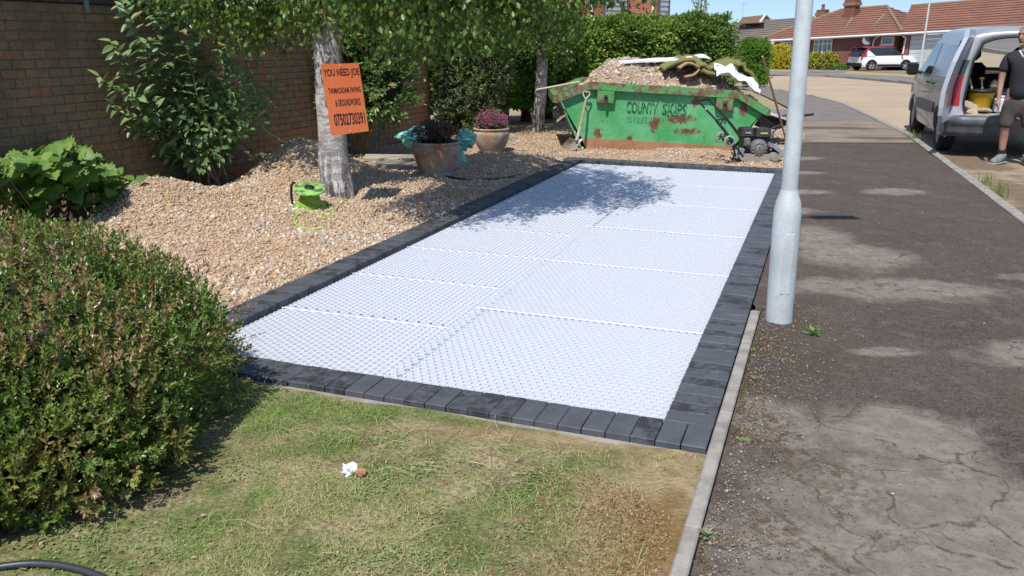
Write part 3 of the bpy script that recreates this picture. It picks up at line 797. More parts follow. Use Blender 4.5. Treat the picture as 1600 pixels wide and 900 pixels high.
dens = dens*np.clip(2.6*(vnoise(x*6+5, y*6)-.22), .12, 1)*(1-.85*dryk)
inb = ((x+2.2)/1.25)**2+((y-2.9)/1.0)**2 < .8
dens = np.where(inb, dens*.25, dens)
k = rng.random(n) < dens; x, y, a, bb, dryk = x[k], y[k], a[k], bb[k], dryk[k]; n = len(x)
green = vnoise(x*1.7+3, y*1.7)*.7+vnoise(x*7, y*7)*.3
rn = np.clip(rng.random(n)*.55+np.where(green > .50, -.05, .30)+dryk*.3, 0, 1)
hgt = rng.gamma(5, .0017, n)*(1+.8*(green > .55))*np.where(rng.random(n) < .002, 2.5, 1)
az = rng.uniform(0, 2*math.pi, n); lean = rng.uniform(.8, 4.0, n)
c_, s_ = np.cos(az), np.sin(az); rot = np.zeros((n, 3, 3)); rot[:, 0, 0] = c_; rot[:, 1, 0] = s_; rot[:, 0, 1] = -s_*lean; rot[:, 1, 1] = c_*lean; rot[:, 2, 2] = 1
scatter('grass', BL_T[0], BL_T[1], np.stack([x, y, lawn_z(x, y)-.002], 1), rot, np.stack([rng.uniform(.0016, .0034, n), hgt, hgt], 1), MATS['grass_blade'], rn, kind='stuff')
tag(bpy.data.objects['grass'], 'short patchy grass, half green and half straw, below the block border', 'grass')
# flat rosettes of weeds in the lawn, clover patches
leaf_mat('weed_leaf', [(0, (.11, .19, .05)), (.5, (.20, .28, .09)), (1, (.33, .35, .17))], .25, .5)
n = 3800; cx = rng.uniform(-2.2, .3, 40); cy = rng.uniform(1.9, 3.0, 40); pk = rng.integers(0, 40, n)
x = cx[pk]+rng.normal(size=n)*.07; y = cy[pk]+rng.normal(size=n)*.045; aa = (x-O0.x)*E1.x+(y-O0.y)*E1.y; bb = (x-O0.x)*E2.x+(y-O0.y)*E2.y
k = (aa < -.3) & (bb > .25); x, y = x[k], y[k]; n = len(x); d = rng.normal(size=(n, 3)); d[:, 2] = abs(d[:, 2])*.25
scatter('clover', LEAF_S[0], LEAF_S[1], np.stack([x, y, lawn_z(x, y)+.006], 1), frames(d, np.tile([0, 0, 1.], (n, 1))+rng.normal(size=(n, 3))*.3), np.stack([rng.uniform(.008, .016, n)]*3, 1)*np.array([1, 1.3, 1]), MATS['weed_leaf'], rng.random(n), kind='stuff')
tag(bpy.data.objects['clover'], 'low clover and weed leaves spread in clumps through the grass', 'weeds')
# dry stalks lying over the lawn
b = M('straw', (.50, .41, .24), .8, .3, 30)
mb = MB()
for q in range(70):
    a = random.uniform(-1.3, -.3); b_ = random.uniform(.3, 2.4)
    if q < 26: a = random.uniform(-.75, -.3); b_ = random.uniform(.45, 1.3)
    p = pf(a, b_); z = float(lawn_z(p.x, p.y)); th = random.uniform(0, 6.28); L = random.uniform(.05, .17); bend = random.uniform(-.5, .5); pts = []
    for t in range(5):
        f_ = t/4; pts.append((p.x+math.cos(th+bend*f_)*L*f_, p.y+math.sin(th+bend*f_)*L*f_, z+.012+.03*math.sin(f_*2.6)*random.uniform(.3, 1.2)))
    mb.tube(pts, [.0013, .0012, .001, .0009, .0006], 4)
o = mb.build('dry_stalks', MATS['straw']); tag(o, 'thin straw-coloured grass stalks lying across the lawn', 'dry grass', kind='stuff')
# fallen leaves below the shrub
leaf_mat('dead_leaf', [(0, (.22, .12, .07)), (.5, (.36, .22, .13)), (1, (.48, .36, .26))], .15, .7)
n = 260; x = rng.normal(-1.75, .35, n); y = rng.normal(2.35, .18, n); d = rng.normal(size=(n, 3)); d[:, 2] *= .25
scatter('leaf_litter', LEAF[0], LEAF[1], np.stack([x, y, lawn_z(x, y)+.012], 1), frames(d, np.tile([0, 0, 1.], (n, 1))+rng.normal(size=(n, 3))*.4), np.stack([rng.uniform(.010, .026, n)]*3, 1), MATS['dead_leaf'], rng.random(n), kind='stuff')
tag(bpy.data.objects['leaf_litter'], 'dry brown fallen leaves under the near left shrub', 'dead leaves')

def gtuft(name, label, cat, x, y, z, n, h, mat, spread=.05, wid=.004, lean=.7, group=None, zs=None):
    az = rng.uniform(0, 2*math.pi, n); l_ = rng.uniform(.05, lean, n); c_, s_ = np.cos(az), np.sin(az); rot = np.zeros((n, 3, 3)); rot[:, 0, 0] = c_; rot[:, 1, 0] = s_; rot[:, 0, 1] = -s_*l_; rot[:, 1, 1] = c_*l_; rot[:, 2, 2] = 1
    hh = rng.uniform(.5, 1.1, n)*h; px_ = x+rng.normal(size=n)*spread; py_ = y+rng.normal(size=n)*spread
    o = scatter(name, BL_T[0], BL_T[1], np.stack([px_, py_, np.full(n, z)], 1), rot, np.stack([np.full(n, wid), hh, hh], 1), mat, rng.random(n)*.5)
    return tag(o, label, cat, group)
leaf_mat('road_grass', [(0, (.12, .20, .04)), (.5, (.28, .33, .10)), (1, (.42, .42, .2))], .35, .6)
def heads(o_name, P, parent=None):
    mb = MB()
    for p, d in P:
        mb.tube([p, Vector(p)+Vector(d)*.5, Vector(p)+Vector(d)], [.003, .007, .002], 5)
    return mb
for (px_, py_, h, n, lab) in ((1535, 288, .17, 60, 'pale green tuft of long grass growing in the kerb gap, behind the nearest tuft'), (1553, 306, .19, 75, 'tallest tuft of long grass in the kerb gap, nearest the camera'), (1424, 222, .24, 80, 'tuft of tall seeding grass beside the van front wheel')):
    p = gp(px_, py_, -.06); p.x += .03
    gtuft('grass_tuft', lab, 'grass tuft', p.x, p.y, -.065, n, h, MATS['road_grass'], .05, .006, .6)
gtuft('grass_tuft', 'low green grass at the foot of the van kerb, by the rear wheel', 'grass tuft', *gp(1436, 232, -.06)[:2], -.065, 70, .12, MATS['road_grass'], .10, .005, .9)
p = gp(1590, 336, -.06); gtuft('grass_tuft', 'small dry tuft at the road edge, at the right picture edge', 'grass tuft', p.x+.05, p.y, -.065, 40, .07, MATS['road_grass'], .07, .005, 1.2)
def rosette(px_, py_, z, n, L, label, mat='weed_leaf', up=.5, name='weed'):
    p = gp(px_, py_, z); az = rng.uniform(0, 6.28, n); u = rng.uniform(.1, up*2, n); d = np.stack([np.cos(az), np.sin(az), u], 1)
    o = scatter(name, LEAF[0], LEAF[1], np.tile([p.x, p.y, z], (n, 1))+rng.normal(size=(n, 3))*[.006, .006, 0], frames(d, np.tile([0, 0, 1.], (n, 1))), np.stack([rng.uniform(.6, 1.1, n)*L, rng.uniform(.6, 1.1, n)*L*.55, rng.uniform(.6, 1.1, n)*L], 1), MATS[mat], rng.random(n))
    return tag(o, label, 'weed')
leaf_mat('bright_weed', [(0, (.13, .25, .05)), (1, (.24, .38, .11))], .35, .5)
leaf_mat('grey_weed', [(0, (.20, .25, .15)), (1, (.34, .38, .26))], .25, .6)
rosette(1269, 524, -.01, 26, .062, 'bright green weed growing in the pavement beside the lamp post', 'bright_weed', 1.2)
rosette(1106, 838, -.01, 34, .040, 'grey-green weed between kerb edging and pavement, lowest in the picture', 'grey_weed', .6)
rosette(1165, 690, -.01, 30, .026, 'small flat weed on the pavement opposite the block corner', 'weed_leaf', .4)
rosette(1180, 592, -.005, 14, .022, 'tiny weed against the kerb edging between lamp post and corner', 'weed_leaf', .9)
rosette(1178, 548, -.005, 10, .018, 'tiny green sprout in the joint just below the lamp post', 'bright_weed', .9)
leaf_mat('grit', [(0, (.10, .08, .07)), (.4, (.19, .16, .14)), (.8, (.24, .20, .17)), (.96, (.30, .26, .22)), (1, (.5, .46, .42))], .0, .85)
# loose grit along the kerb
n = 3100; a = rng.uniform(-1.4, 1.9, n); bb = -.27-rng.gamma(1.5, .075, n); a[2600:] = rng.uniform(-2, 6, 500); bb[2600:] = rng.uniform(-2.3, -.3, 500); x = O0.x+E1.x*a+E2.x*bb; y = O0.y+E1.y*a+E2.y*bb
s = rng.gamma(5, .0009, n)[:, None]*rng.uniform([.8, .6, .4], [1.3, 1., .8], (n, 3))
scatter('grit', OCT_V*(1+rng.uniform(-.2, .2, OCT_V.shape)), OCT_F, np.stack([x, y, np.full(n, -.008)], 1), rand_rots(n), s, MATS['grit'], rng.random(n), kind='stuff')
tag(bpy.data.objects['grit'], 'small loose stones and grit scattered on the pavement along the edging', 'grit')
n = 9000; a = rng.uniform(-1.5, 2.1, n); bb = -.262-rng.gamma(1.3, .06, n); kk = vnoise(a*9, bb*9) > .5; a, bb = a[kk], bb[kk]; n = len(a); x = O0.x+E1.x*a+E2.x*bb; y = O0.y+E1.y*a+E2.y*bb
leaf_mat('moss', [(0, (.10, .055, .02)), (.5, (.17, .09, .03)), (.85, (.13, .14, .04)), (1, (.3, .24, .1))], .2, .9)
d = rng.normal(size=(n, 3)); d[:, 2] = abs(d[:, 2])
scatter('moss', LEAF_S[0], LEAF_S[1], np.stack([x, y, np.full(n, -.011)], 1), frames(d), rng.uniform(.006, .012, n), MATS['moss'], rng.random(n), kind='stuff')
tag(bpy.data.objects['moss'], 'rusty brown moss and dried growth along the pavement side of the edging', 'moss')
n = 16000; a = rng.uniform(-1.6, -.28, n); bb = rng.gamma(2.2, .11, n)-.19; kk = (vnoise(a*5+9, bb*5) > .46); a, bb = a[kk], bb[kk]; n = len(a); x = O0.x+E1.x*a+E2.x*bb; y = O0.y+E1.y*a+E2.y*bb
d = rng.normal(size=(n, 3)); d[:, 2] = abs(d[:, 2])*.6
leaf_mat('lawn_moss', [(0, (.18, .10, .035)), (.5, (.30, .20, .10)), (1, (.44, .35, .20))], .2, .9)
scatter('dry_moss', LEAF_S[0], LEAF_S[1], np.stack([x, y, lawn_z(x, y)], 1), frames(d), rng.uniform(.006, .014, n), MATS['lawn_moss'], rng.random(n), kind='stuff')
tag(bpy.data.objects['dry_moss'], 'orange-brown dried moss in the lawn corner beside the edging', 'moss')

# litter on the lawn
lit_ = thing('litter', 'crumpled white wrapper with a brown scrap lying on the lawn', 'litter', gp(551, 735, -.04))
def crumple(name, c_, r_, mat, parent, seed=0, n1=12, n2=16, amp=.5, fr=2.6):
    mb = MB(); G = []
    for i in range(n1+1):
        row = []
        for j in range(n2):
            ph, th = math.pi*i/n1, 2*math.pi*j/n2; u = Vector((math.sin(ph)*math.cos(th), math.sin(ph)*math.sin(th), math.cos(ph)))
            k = 1+amp*(abs(float(vnoise(u.x*fr+seed, u.y*fr+seed, u.z*fr+seed))-.5)*3-.7)+.25*amp*(float(vnoise(u.x*fr*3+seed, u.y*fr*3, u.z*fr*3))-.5)
            row.append((c_[0]+u.x*r_[0]*k, c_[1]+u.y*r_[1]*k, c_[2]+u.z*r_[2]*k))
        G.append(row)
    mb.grid(G, smooth=False, closed=True); return mb.build(name, mat, parent)
M('paper_white', (.72, .74, .78), .6, .15, 40); M('scrap_brown', (.42, .20, .10), .7, .4, 40)
c_ = gp(547, 733, .005); crumple('wrapper', c_, (.030, .028, .026), MATS['paper_white'], lit_, 3)
c_ = gp(563, 738, .0); crumple('scrap', c_, (.022, .018, .014), MATS['scrap_brown'], lit_, 8)
# black hose lower left
b = NB('hose_black'); wv = b.new('ShaderNodeTexWave'); b.base((.03, .032, .04)); b.set(.45, 0, .5)
hx_, hy_ = [-60, -30, 10, 50, 90, 125, 160, 190], [900, 891, 884, 880.5, 883, 890, 902, 918]; pts = []
for q in range(48):
    t = q/47*7; i = min(int(t), 6); u = t-i; cc = [max(0, min(7, i+k)) for k in (-1, 0, 1, 2)]
    cr_ = lambda A: .5*((2*A[cc[1]])+(-A[cc[0]]+A[cc[2]])*u+(2*A[cc[0]]-5*A[cc[1]]+4*A[cc[2]]-A[cc[3]])*u*u+(-A[cc[0]]+3*A[cc[1]]-3*A[cc[2]]+A[cc[3]])*u**3)
    pts.append(gp(cr_(hx_), cr_(hy_), -.004))
mb = MB(); mb.tube(pts, [.0105+.0014*(q % 2) for q in range(48)], 12); tag(mb.build('hose', MATS['hose_black']), 'black ribbed hose curving over the ground at the bottom left', 'hose')
# dark hose in the gravel by the pots
pts = [gp(px_, py_, .03) for px_, py_ in ((655, 264), (690, 273), (730, 275), (770, 273), (802, 270), (812, 268))]
for p in pts: p.z = float(hg(p.x, p.y))+.014
mb = MB(); mb.tube(pts, .013, 8); tag(mb.build('hose', MATS['hose_black']), 'dark hose half buried in gravel between the pots and the border', 'hose')
# stone fleck near border

# ================================================================== LEFT PLANTING
def leaf_mesh(name, L, wd, mat, lobed=False, fold=.18, rnd=.5):
    """one detailed leaf, x along the blade"""
    prof = [(0, .02), (.12, .5), (.3, .95), (.5, 1.0), (.72, .7), (.9, .28), (1.0, .0)]
    if lobed: prof = [(0, .25), (.06, .72), (.18, .62), (.26, 1.15), (.36, .72), (.50, .95), (.60, .58), (.72, .62), (.85, .25), (1.0, .0)]
    vs, fs = [], []
    for i, (t, w_) in enumerate(prof):
        zc = -.18*t*t*L; h = w_*wd*L*.5
        vs += [(t*L, h, zc+fold*h), (t*L, 0, zc), (t*L, -h, zc+fold*h)]
    for i in range(len(prof)-1):
        k = i*3; fs += [(k, k+1, k+4, k+3), (k+1, k+2, k+5, k+4)]
    me = bpy.data.meshes.new(name); me.from_pydata(vs, [], fs); me.update()
    a = me.attributes.new('rnd', 'FLOAT', 'POINT'); a.data.foreach_set('value', [rnd]*len(vs)); me.materials.append(mat)
    return me
def place_leaves(parent, name, protos, P, D, Nn, S, cap=296, order=None):
    """first `cap` leaves as single objects, the rest joined"""
    fr = frames(np.asarray(D, float), np.asarray(Nn, float)); idx = list(range(len(P))) if order is None else list(order)
    W = wm(parent).inverted(); V, Fq, Rn, k0 = [], [], [], 0
    for q, i in enumerate(idx):
        m4 = Matrix(fr[i].tolist()).to_4x4(); s = float(S[i]); m4 = Matrix.Translation(Vector(P[i])) @ m4 @ Matrix.Scale(s, 4); me = protos[i % len(protos)]
        if q < cap:
            o = bpy.data.objects.new(name, me); col.objects.link(o); o.parent = parent; o.matrix_local = W @ m4
        else:
            vv = np.array([tuple(m4 @ v.co) for v in me.vertices]); V.append(vv); Fq.append(np.array([tuple(p.vertices) for p in me.polygons])+k0); Rn.append(np.full(len(vv), me.attributes['rnd'].data[0].value)); k0 += len(vv)
    if V:
        o = np_mesh('leaves', np.concatenate(V), np.concatenate(Fq), protos[0].materials[0], np.concatenate(Rn), parent=parent); o['kind'] = 'stuff'
leaf_mat('lilac_leaf', [(0, (.10, .18, .06)), (.5, (.16, .26, .09)), (.8, (.22, .33, .13)), (.93, (.26, .32, .16)), (1, (.30, .28, .04))], .28, .42)
big = thing('shrub', 'tall upright shrub with large pointed grey-green leaves against the brick wall', 'shrub', (-3.6, 8.7, 0))
def wallD(px_): return -6.607/((px_-800)/1300*.958-.374)
base_ = Vector((-3.12, 8.45, .03)); stems = []
tips = [((152, 118), 8.1), ((172, 62), 8.2), ((183, -10), 8.3), ((215, -20), 8.2), ((240, 20), 8.1), ((258, -30), 8.4), ((270, 60), 8.3), ((300, 30), 8.4), ((308, 50), 8.2), ((330, 70), 8.5), ((348, 110), 8.6), ((376, 150), 8.6), ((395, 175), 8.7), ((205, 140), 8.0), ((235, 175), 7.95), ((285, 130), 8.0), ((320, 150), 8.2), ((170, 160), 8.1), ((262, 110), 8.0), ((355, 60), 8.7), ((280, -10), 8.6), ((225, 60), 8.4), ((195, 200), 8.1), ((310, 200), 8.3)]
mbS = MB(); P_, D_, N_, S_ = [], [], [], []
for (tp, dd) in tips:
    e = at(tp[0], tp[1], wallD(tp[0])-random.uniform(.2, .6)); b0 = base_+Vector((random.uniform(-.18, .25), random.uniform(-.15, .15), 0)); pts = []
    bow = Vector((random.uniform(-.1, .1), random.uniform(-.1, .1), .0))
    for q in range(8):
        t = q/7; p = b0.lerp(e, t)+bow*math.sin(t*math.pi)+Vector((0, 0, .12*math.sin(t*math.pi))); pts.append(p)
    mbS.tube(pts, [.009-.007*q/7 for q in range(8)], 6)
    L = (e-b0).length; nn = int(L/.062)
    for q in range(nn):
        t = .22+.78*(q+.5)/nn; i = min(int(t*7), 6); p = pts[i].lerp(pts[i+1], t*7-i); ax = (pts[i+1]-pts[i]).normalized()
        th0 = q*math.pi/2+random.uniform(-.4, .4)
        for s_ in (0, math.pi):
            if random.random() < .08: continue
            sd_ = ax.orthogonal().normalized(); sd_.rotate(Matrix.Rotation(th0+s_, 3, ax)); d = ax*random.uniform(.2, .8)+sd_
            d += Vector((0, 0, random.uniform(-.5, .1))); P_.append(tuple(p)); D_.append(tuple(d)); N_.append((random.gauss(0, .35), random.gauss(-.35, .35), 1)); S_.append(random.uniform(.7, 1.3)*(1.15-.45*t))
mbS.build('stems', M('bark_stem', (.22, .17, .11), .85, .3, 30), big)
protos = [leaf_mesh('leaf', .155, .42, MATS['lilac_leaf'], rnd=r_) for r_ in (.1, .3, .5, .65, .8, .9, .2, .45, .97)]
place_leaves(big, 'leaf', protos, P_, D_, N_, S_, order=sorted(range(len(P_)), key=lambda i: P_[i][1]))
# dense lower foliage of the tall shrub
P, N = ell_shell([((-3.05, 8.35, .70), (.50, .34, .50)), ((-2.75, 8.6, .95), (.38, .35, .5))], 380, .2, 1.0, .1)
sprigs('inner_foliage', P, N+np.array([0, -.2, .2]), 3, .09, .12, MATS['lilac_leaf'], wid=1.0, parent=big, rnd_base=rng.uniform(0, .6, len(P)))

leaf_mat('currant_leaf', [(0, (.09, .19, .035)), (.5, (.15, .27, .05)), (1, (.22, .33, .08))], .38, .5)
cur = thing('bush', 'low bush with broad lobed bright green leaves at the foot of the wall', 'bush', (-4.0, 7.2, 0))
protos = [leaf_mesh('leaf', .130, .95, MATS['currant_leaf'], lobed=True, fold=.12, rnd=r_) for r_ in (.1, .3, .5, .7, .95)]
P_, D_, N_, S_ = [], [], [], []
def cur_pts(n, x0, x1, ytop, y1, d0, d1, sz):
    for q in range(n):
        px_ = random.uniform(x0, x1); py_ = ytop(px_)+(y1-ytop(px_))*random.random()**1.1; D_e = wallD(px_)-.12-.75*random.random()
        p = at(px_, py_, D_e); az = random.uniform(-2.6, -.5); P_.append(tuple(p)); D_.append((math.cos(az), math.sin(az)*.9, random.uniform(-.6, .1))); N_.append((random.gauss(0, .3), random.gauss(-.55, .3), .8)); S_.append(random.uniform(.7, 1.3)*sz)
cur_pts(640, -70, 215, lambda x: 245-25*math.exp(-((x-100)/55)**2)+(0 if x < 150 else (x-150)*.7), 330, 7.0, 7.5, 1.0)
cur_pts(40, 215, 262, lambda x: 275, 300, 8.1, 8.3, .7)
place_leaves(cur, 'leaf', protos, P_, D_, N_, S_, order=sorted(range(len(P_)), key=lambda i: P_[i][1]))
mb = MB()
for q in range(50):
    p = Vector(P_[random.randrange(300)]); mb.tube([(p.x*.5-1.9, p.y*.5+3.6, 0.02), (p.x+.03, p.y+.03, p.z-.05), tuple(p)], [.004, .003, .002], 5)
mb.build('stems', MATS['bark_stem'], cur)
core('shade_core_low', [((-3.85, 7.0, .05), (.45, .75, .40))], .7, MATS['dark_thicket'], cur, zmin=0)
dl = thing('soil_bed', 'dark damp soil under the lobed-leaf bush at the wall foot', 'soil', (-4.0, 6.6, 0)); dl['kind'] = 'structure'
mb = MB(); mb.grid([[pf(a, b_, .012+.02*random.random()+float(hg(pf(a, b_).x, pf(a, b_).y))) for b_ in np.linspace(4.5, 5.66, 12)] for a in np.linspace(-1.5, 1.3, 30)]); mb.build('soil', MATS['dark_soil'], dl)

# second shrub right of the sign (variegated, dense)
leaf_mat('shrub_leaf', [(0, (.05, .11, .025)), (.45, (.09, .17, .04)), (.75, (.15, .25, .07)), (.92, (.30, .38, .18)), (1, (.45, .42, .05))], .3, .42)
s2 = thing('shrub', 'dense leafy shrub between the birch trunk with the sign and the first pot', 'shrub', (-2.05, 11.5, 0))
EL2 = [((-2.05, 11.35, 1.35), (.62, .5, .62)), ((-1.75, 11.3, .95), (.42, .4, .5)), ((-2.3, 11.3, .8), (.42, .4, .45)), ((-2.0, 11.4, 1.9), (.4, .35, .4))]
P, N = ell_shell(EL2, 2400, .7, 1.05, .12, 3.0)
sprigs('foliage', P, N+np.array([0, -.1, .5])+rng.normal(size=N.shape)*.3, 7, .075, .14, MATS['shrub_leaf'], wid=.85, parent=s2, rnd_base=np.clip(vnoise(P[:, 0]*3, P[:, 1]*3, P[:, 2]*3)*.9+rng.normal(size=len(P))*.15, 0, 1))
core('shade_core', EL2, .72, MATS['dark_thicket'], s2)
mb = MB()
for q in range(11):
    x = -2.05+random.uniform(-.08, .08); mb.tube([(x, 11.45, 0), (x+random.uniform(-.2, .2), 11.4, .35), (x+random.uniform(-.45, .45), 11.35, .8)], [.022, .016, .01], 6)
mb.build('stems', MATS['bark_stem'], s2)

# ================================================================== BIRCHES
b = NB('birch_bark'); v = b.pos(obj=False)
mp = b.new('ShaderNodeMapping'); mp.inputs['Scale'].default_value = (5, 5, 14); g = b.new('ShaderNodeNewGeometry'); b.link(g.outputs['Position'], mp.inputs[0])
f = b.ramp(b.noise(mp.outputs[0], 1.3, 6, .72, .4), [(.47, 0.), (.56, 1.)])
c = b.mix(b.ramp(b.noise(v, 6, 5, .7), [(.35, 0.), (.65, 1.)]), (.66, .63, .61), (.50, .47, .45)); c = b.mix(b.math('MULTIPLY', f, .6), c, (.22, .19, .165))
mp2 = b.new('ShaderNodeMapping'); mp2.inputs['Scale'].default_value = (26, 26, 3.5); b.link(g.outputs['Position'], mp2.inputs[0])
sepz = b.new('ShaderNodeSeparateXYZ'); b.link(g.outputs['Position'], sepz.inputs[0])
low = b.ramp(b.math('DIVIDE', sepz.outputs[2], 1.0), [(.12, 1.), (.62, 0.)])
fur = b.ramp(b.noise(mp2.outputs[0], 1.0, 5, .7), [(.42, 0.), (.54, 1.)]); c = b.mix(b.math('MULTIPLY', fur, b.math('ADD', b.math('MULTIPLY', low, .8), .12)), c, (.05, .042, .036))
b.base(c); b.set(.85, 0, .2); b.bump(b.math('SUBTRACT', 1.0, b.math('ADD', f, fur)), .6, .012)
leaf_mat('birch_leaf', [(0, (.055, .11, .02)), (.4, (.10, .19, .03)), (.75, (.17, .26, .05)), (.92, (.27, .32, .06)), (1, (.42, .38, .08))], .45, .38)
def birch(name, label, trunk, rads, strands, label_seed=1, leaf=.056, clear=None):
    t = thing(name, label, 'tree', trunk[0]); mb = MB()
    # resample trunk
    pts, rr = [], []
    for i in range(len(trunk)-1):
        for q in range(10):
            u = q/10; pts.append(Vector(trunk[i]).lerp(Vector(trunk[i+1]), u)); rr.append(rads[i]+(rads[i+1]-rads[i])*u)
    pts.append(Vector(trunk[-1])); rr.append(rads[-1])
    mb.tube(pts, rr, 26)
    for i, p in enumerate(mb.v):
        k = i//26; c_ = pts[min(k, len(pts)-1)]; d = Vector(p)-c_
        mb.v[i] = tuple(c_+d*(1+.18*(float(vnoise(p[0]*14, p[1]*14, p[2]*3.0))-.5)+.10*(float(vnoise(p[0]*40, p[1]*40, p[2]*9))-.5)+(.16*max(0, .25-p[2])/.25)*abs(math.sin(i % 26*.72))))
    mb.build('trunk', MATS['birch_bark'], t)
    top = Vector(trunk[-1]); mbl = MB(); tw = MB(); LP, LD, LR = [], [], []
    for (c_, rx, ry, z0, z1, n, zlow) in strands:
        for q in range(n):
            a = random.uniform(0, 6.283); r_ = math.sqrt(random.random()); s0 = Vector((c_[0]+rx*r_*math.cos(a), c_[1]+ry*r_*math.sin(a), random.uniform(z0, z1)))
            ze = zlow(s0) if callable(zlow) else zlow
            ze = ze+random.random()**2.6*(s0.z-ze)*.4; L = s0.z-ze
            if L < .1: continue
            if clear and n != 46:
                A_, B_ = Vector(clear[0]), Vector(clear[1]); q_ = Vector((s0.x, s0.y)); tt_ = max(0, min(1, (q_-A_).dot(B_-A_)/(B_-A_).length_squared))
                if (q_-A_.lerp(B_, tt_)).length < .42: continue
            sway = Vector((random.uniform(-.2, .2), random.uniform(-.2, .2), 0)); P = [s0+sway*(u*u)+Vector((0, 0, -L*u)) for u in (0, .25, .5, .75, 1)]
            tw.tube(P, [.004, .003, .0022, .0016, .001], 3, cap=False)
            m = int(L/.024); 
            for j in range(m):
                u = (j+random.random())/m; i = min(int(u*4), 3); p = P[i].lerp(P[i+1], u*4-i); az = random.uniform(0, 6.283)
                LP.append((p.x, p.y, p.z)); LD.append((math.cos(az)*.8, math.sin(az)*.8, -random.uniform(.4, 1.8))); LR.append(random.random()*.85+ (.15 if random.random() < .12 else 0))
            if random.random() < .14:
                tp = Vector(trunk[-3]).lerp(top, random.random()); mbl.tube([tp, tp.lerp(s0, .5)+Vector((0, 0, .45)), s0], [.03, .018, .005], 6)
    mbl.build('branches', MATS['birch_bark'], t); tw.build('twigs', MATS['twig'], t)
    LP = np.array(LP)+rng.normal(size=(len(LP), 3))*.035; LD = np.array(LD); n = len(LP)
    T = LEAF_S[0]*np.array([1, 1.35, 1])
    sc = rng.uniform(.65, 1.15, n)*leaf
    o = scatter('foliage', T, LEAF_S[1], LP, frames(LD), sc, MATS['birch_leaf'], np.array(LR), t, kind='stuff')
    return t
b1 = gp(522, 304, .12)
tr = [(b1.x-.03, 8.05, -.05), tuple(at(521, 240, 8.05)), tuple(at(514, 120, 8.0)), tuple(at(508, 30, 8.0)), tuple(at(500, -130, 8.0)), (-1.7, 8.0, 4.6), (-1.5, 8.0, 6.5)]
def low1(s):
    """lowest reach of the curtain of twigs, by where it stands"""
    zc = s.y*cp_+.05; px_ = 800+F_PX*s.x/zc
    tgt = np.interp(px_, [120, 200, 280, 350, 400, 440, 480, 520, 560, 620, 680, 740, 800, 860, 900], [-30, 10, 45, 70, 92, 84, 62, 48, 62, 95, 105, 85, 78, 60, 20])
    return float(at(px_, tgt, s.y).z)+random.uniform(-.02, .18)
birch('birch_tree', 'weeping birch with the orange sign fixed to its pale trunk', tr, [.165, .142, .128, .122, .115, .08, .03],
      [((-.9, 7.3), 1.15, 1.2, 2.2, 3.4, 640, low1), ((.35, 7.6), .8, 1.0, 2.1, 3.2, 300, low1), ((-2.6, 8.1), .95, .6, 1.9, 2.5, 260, low1), ((-.9, 7.5), 1.3, 1.3, 4.2, 6.0, 50, 3.2), ((-1.55, 6.75), .55, .8, 3.9, 5.2, 110, 3.3), ((-1.80, 7.80), .28, .05, 2.1, 2.6, 46, low1)], clear=((-1.6, 7.75), (-2.7, 5.2)))
tr2 = [tuple(gp(840, 206, -.02)), tuple(at(845, 150, 14.5)), tuple(at(848, 80, 14.5)), tuple(at(846, 20, 14.5)), tuple(at(850, -80, 14.5)), (.6, 14.5, 5.4)]
def low2(s):
    zc = s.y*cp_+.05; px_ = 800+F_PX*s.x/zc
    tgt = np.interp(px_, [640, 700, 760, 800, 840, 880, 920, 950], [60, 95, 100, 110, 90, 120, 90, 20])
    return float(at(px_, tgt, s.y).z)+random.uniform(0, .3)
birch('birch_tree', 'thinner birch with flaking white trunk standing left of the skip', tr2, [.115, .10, .095, .09, .075, .03],
      [((-.4, 14.3), 1.5, 1.0, 2.6, 4.2, 260, low2), ((.62, 14.3), .45, .7, 2.4, 3.8, 70, low2)], leaf=.062)
for p_ in list(bpy.data.objects):
    pass

# ================================================================== HEDGES
leaf_mat('laurel_leaf', [(0, (.08, .16, .03)), (.5, (.17, .31, .06)), (.85, (.28, .44, .10)), (1, (.36, .48, .15))], .3, .42, patch=(.05, .09, .03), pscale=1.2)
leaf_mat('conifer_leaf', [(0, (.07, .13, .025)), (.4, (.18, .29, .05)), (.75, (.31, .43, .09)), (1, (.42, .50, .13))], .3, .5)
leaf_mat('privet_leaf', [(0, (.10, .21, .03)), (.6, (.18, .33, .05)), (1, (.26, .42, .08))], .35, .45)
leaf_mat('gold_leaf', [(0, (.42, .36, .02)), (.6, (.55, .46, .03)), (1, (.62, .52, .08))], .3, .5)
leaf_mat('gold_green_leaf', [(0, (.10, .16, .03)), (.45, (.22, .26, .04)), (.55, (.5, .44, .05)), (1, (.6, .52, .1))], .3, .5)
M('ivy_dark', (.03, .045, .02), .8, .5, 8)
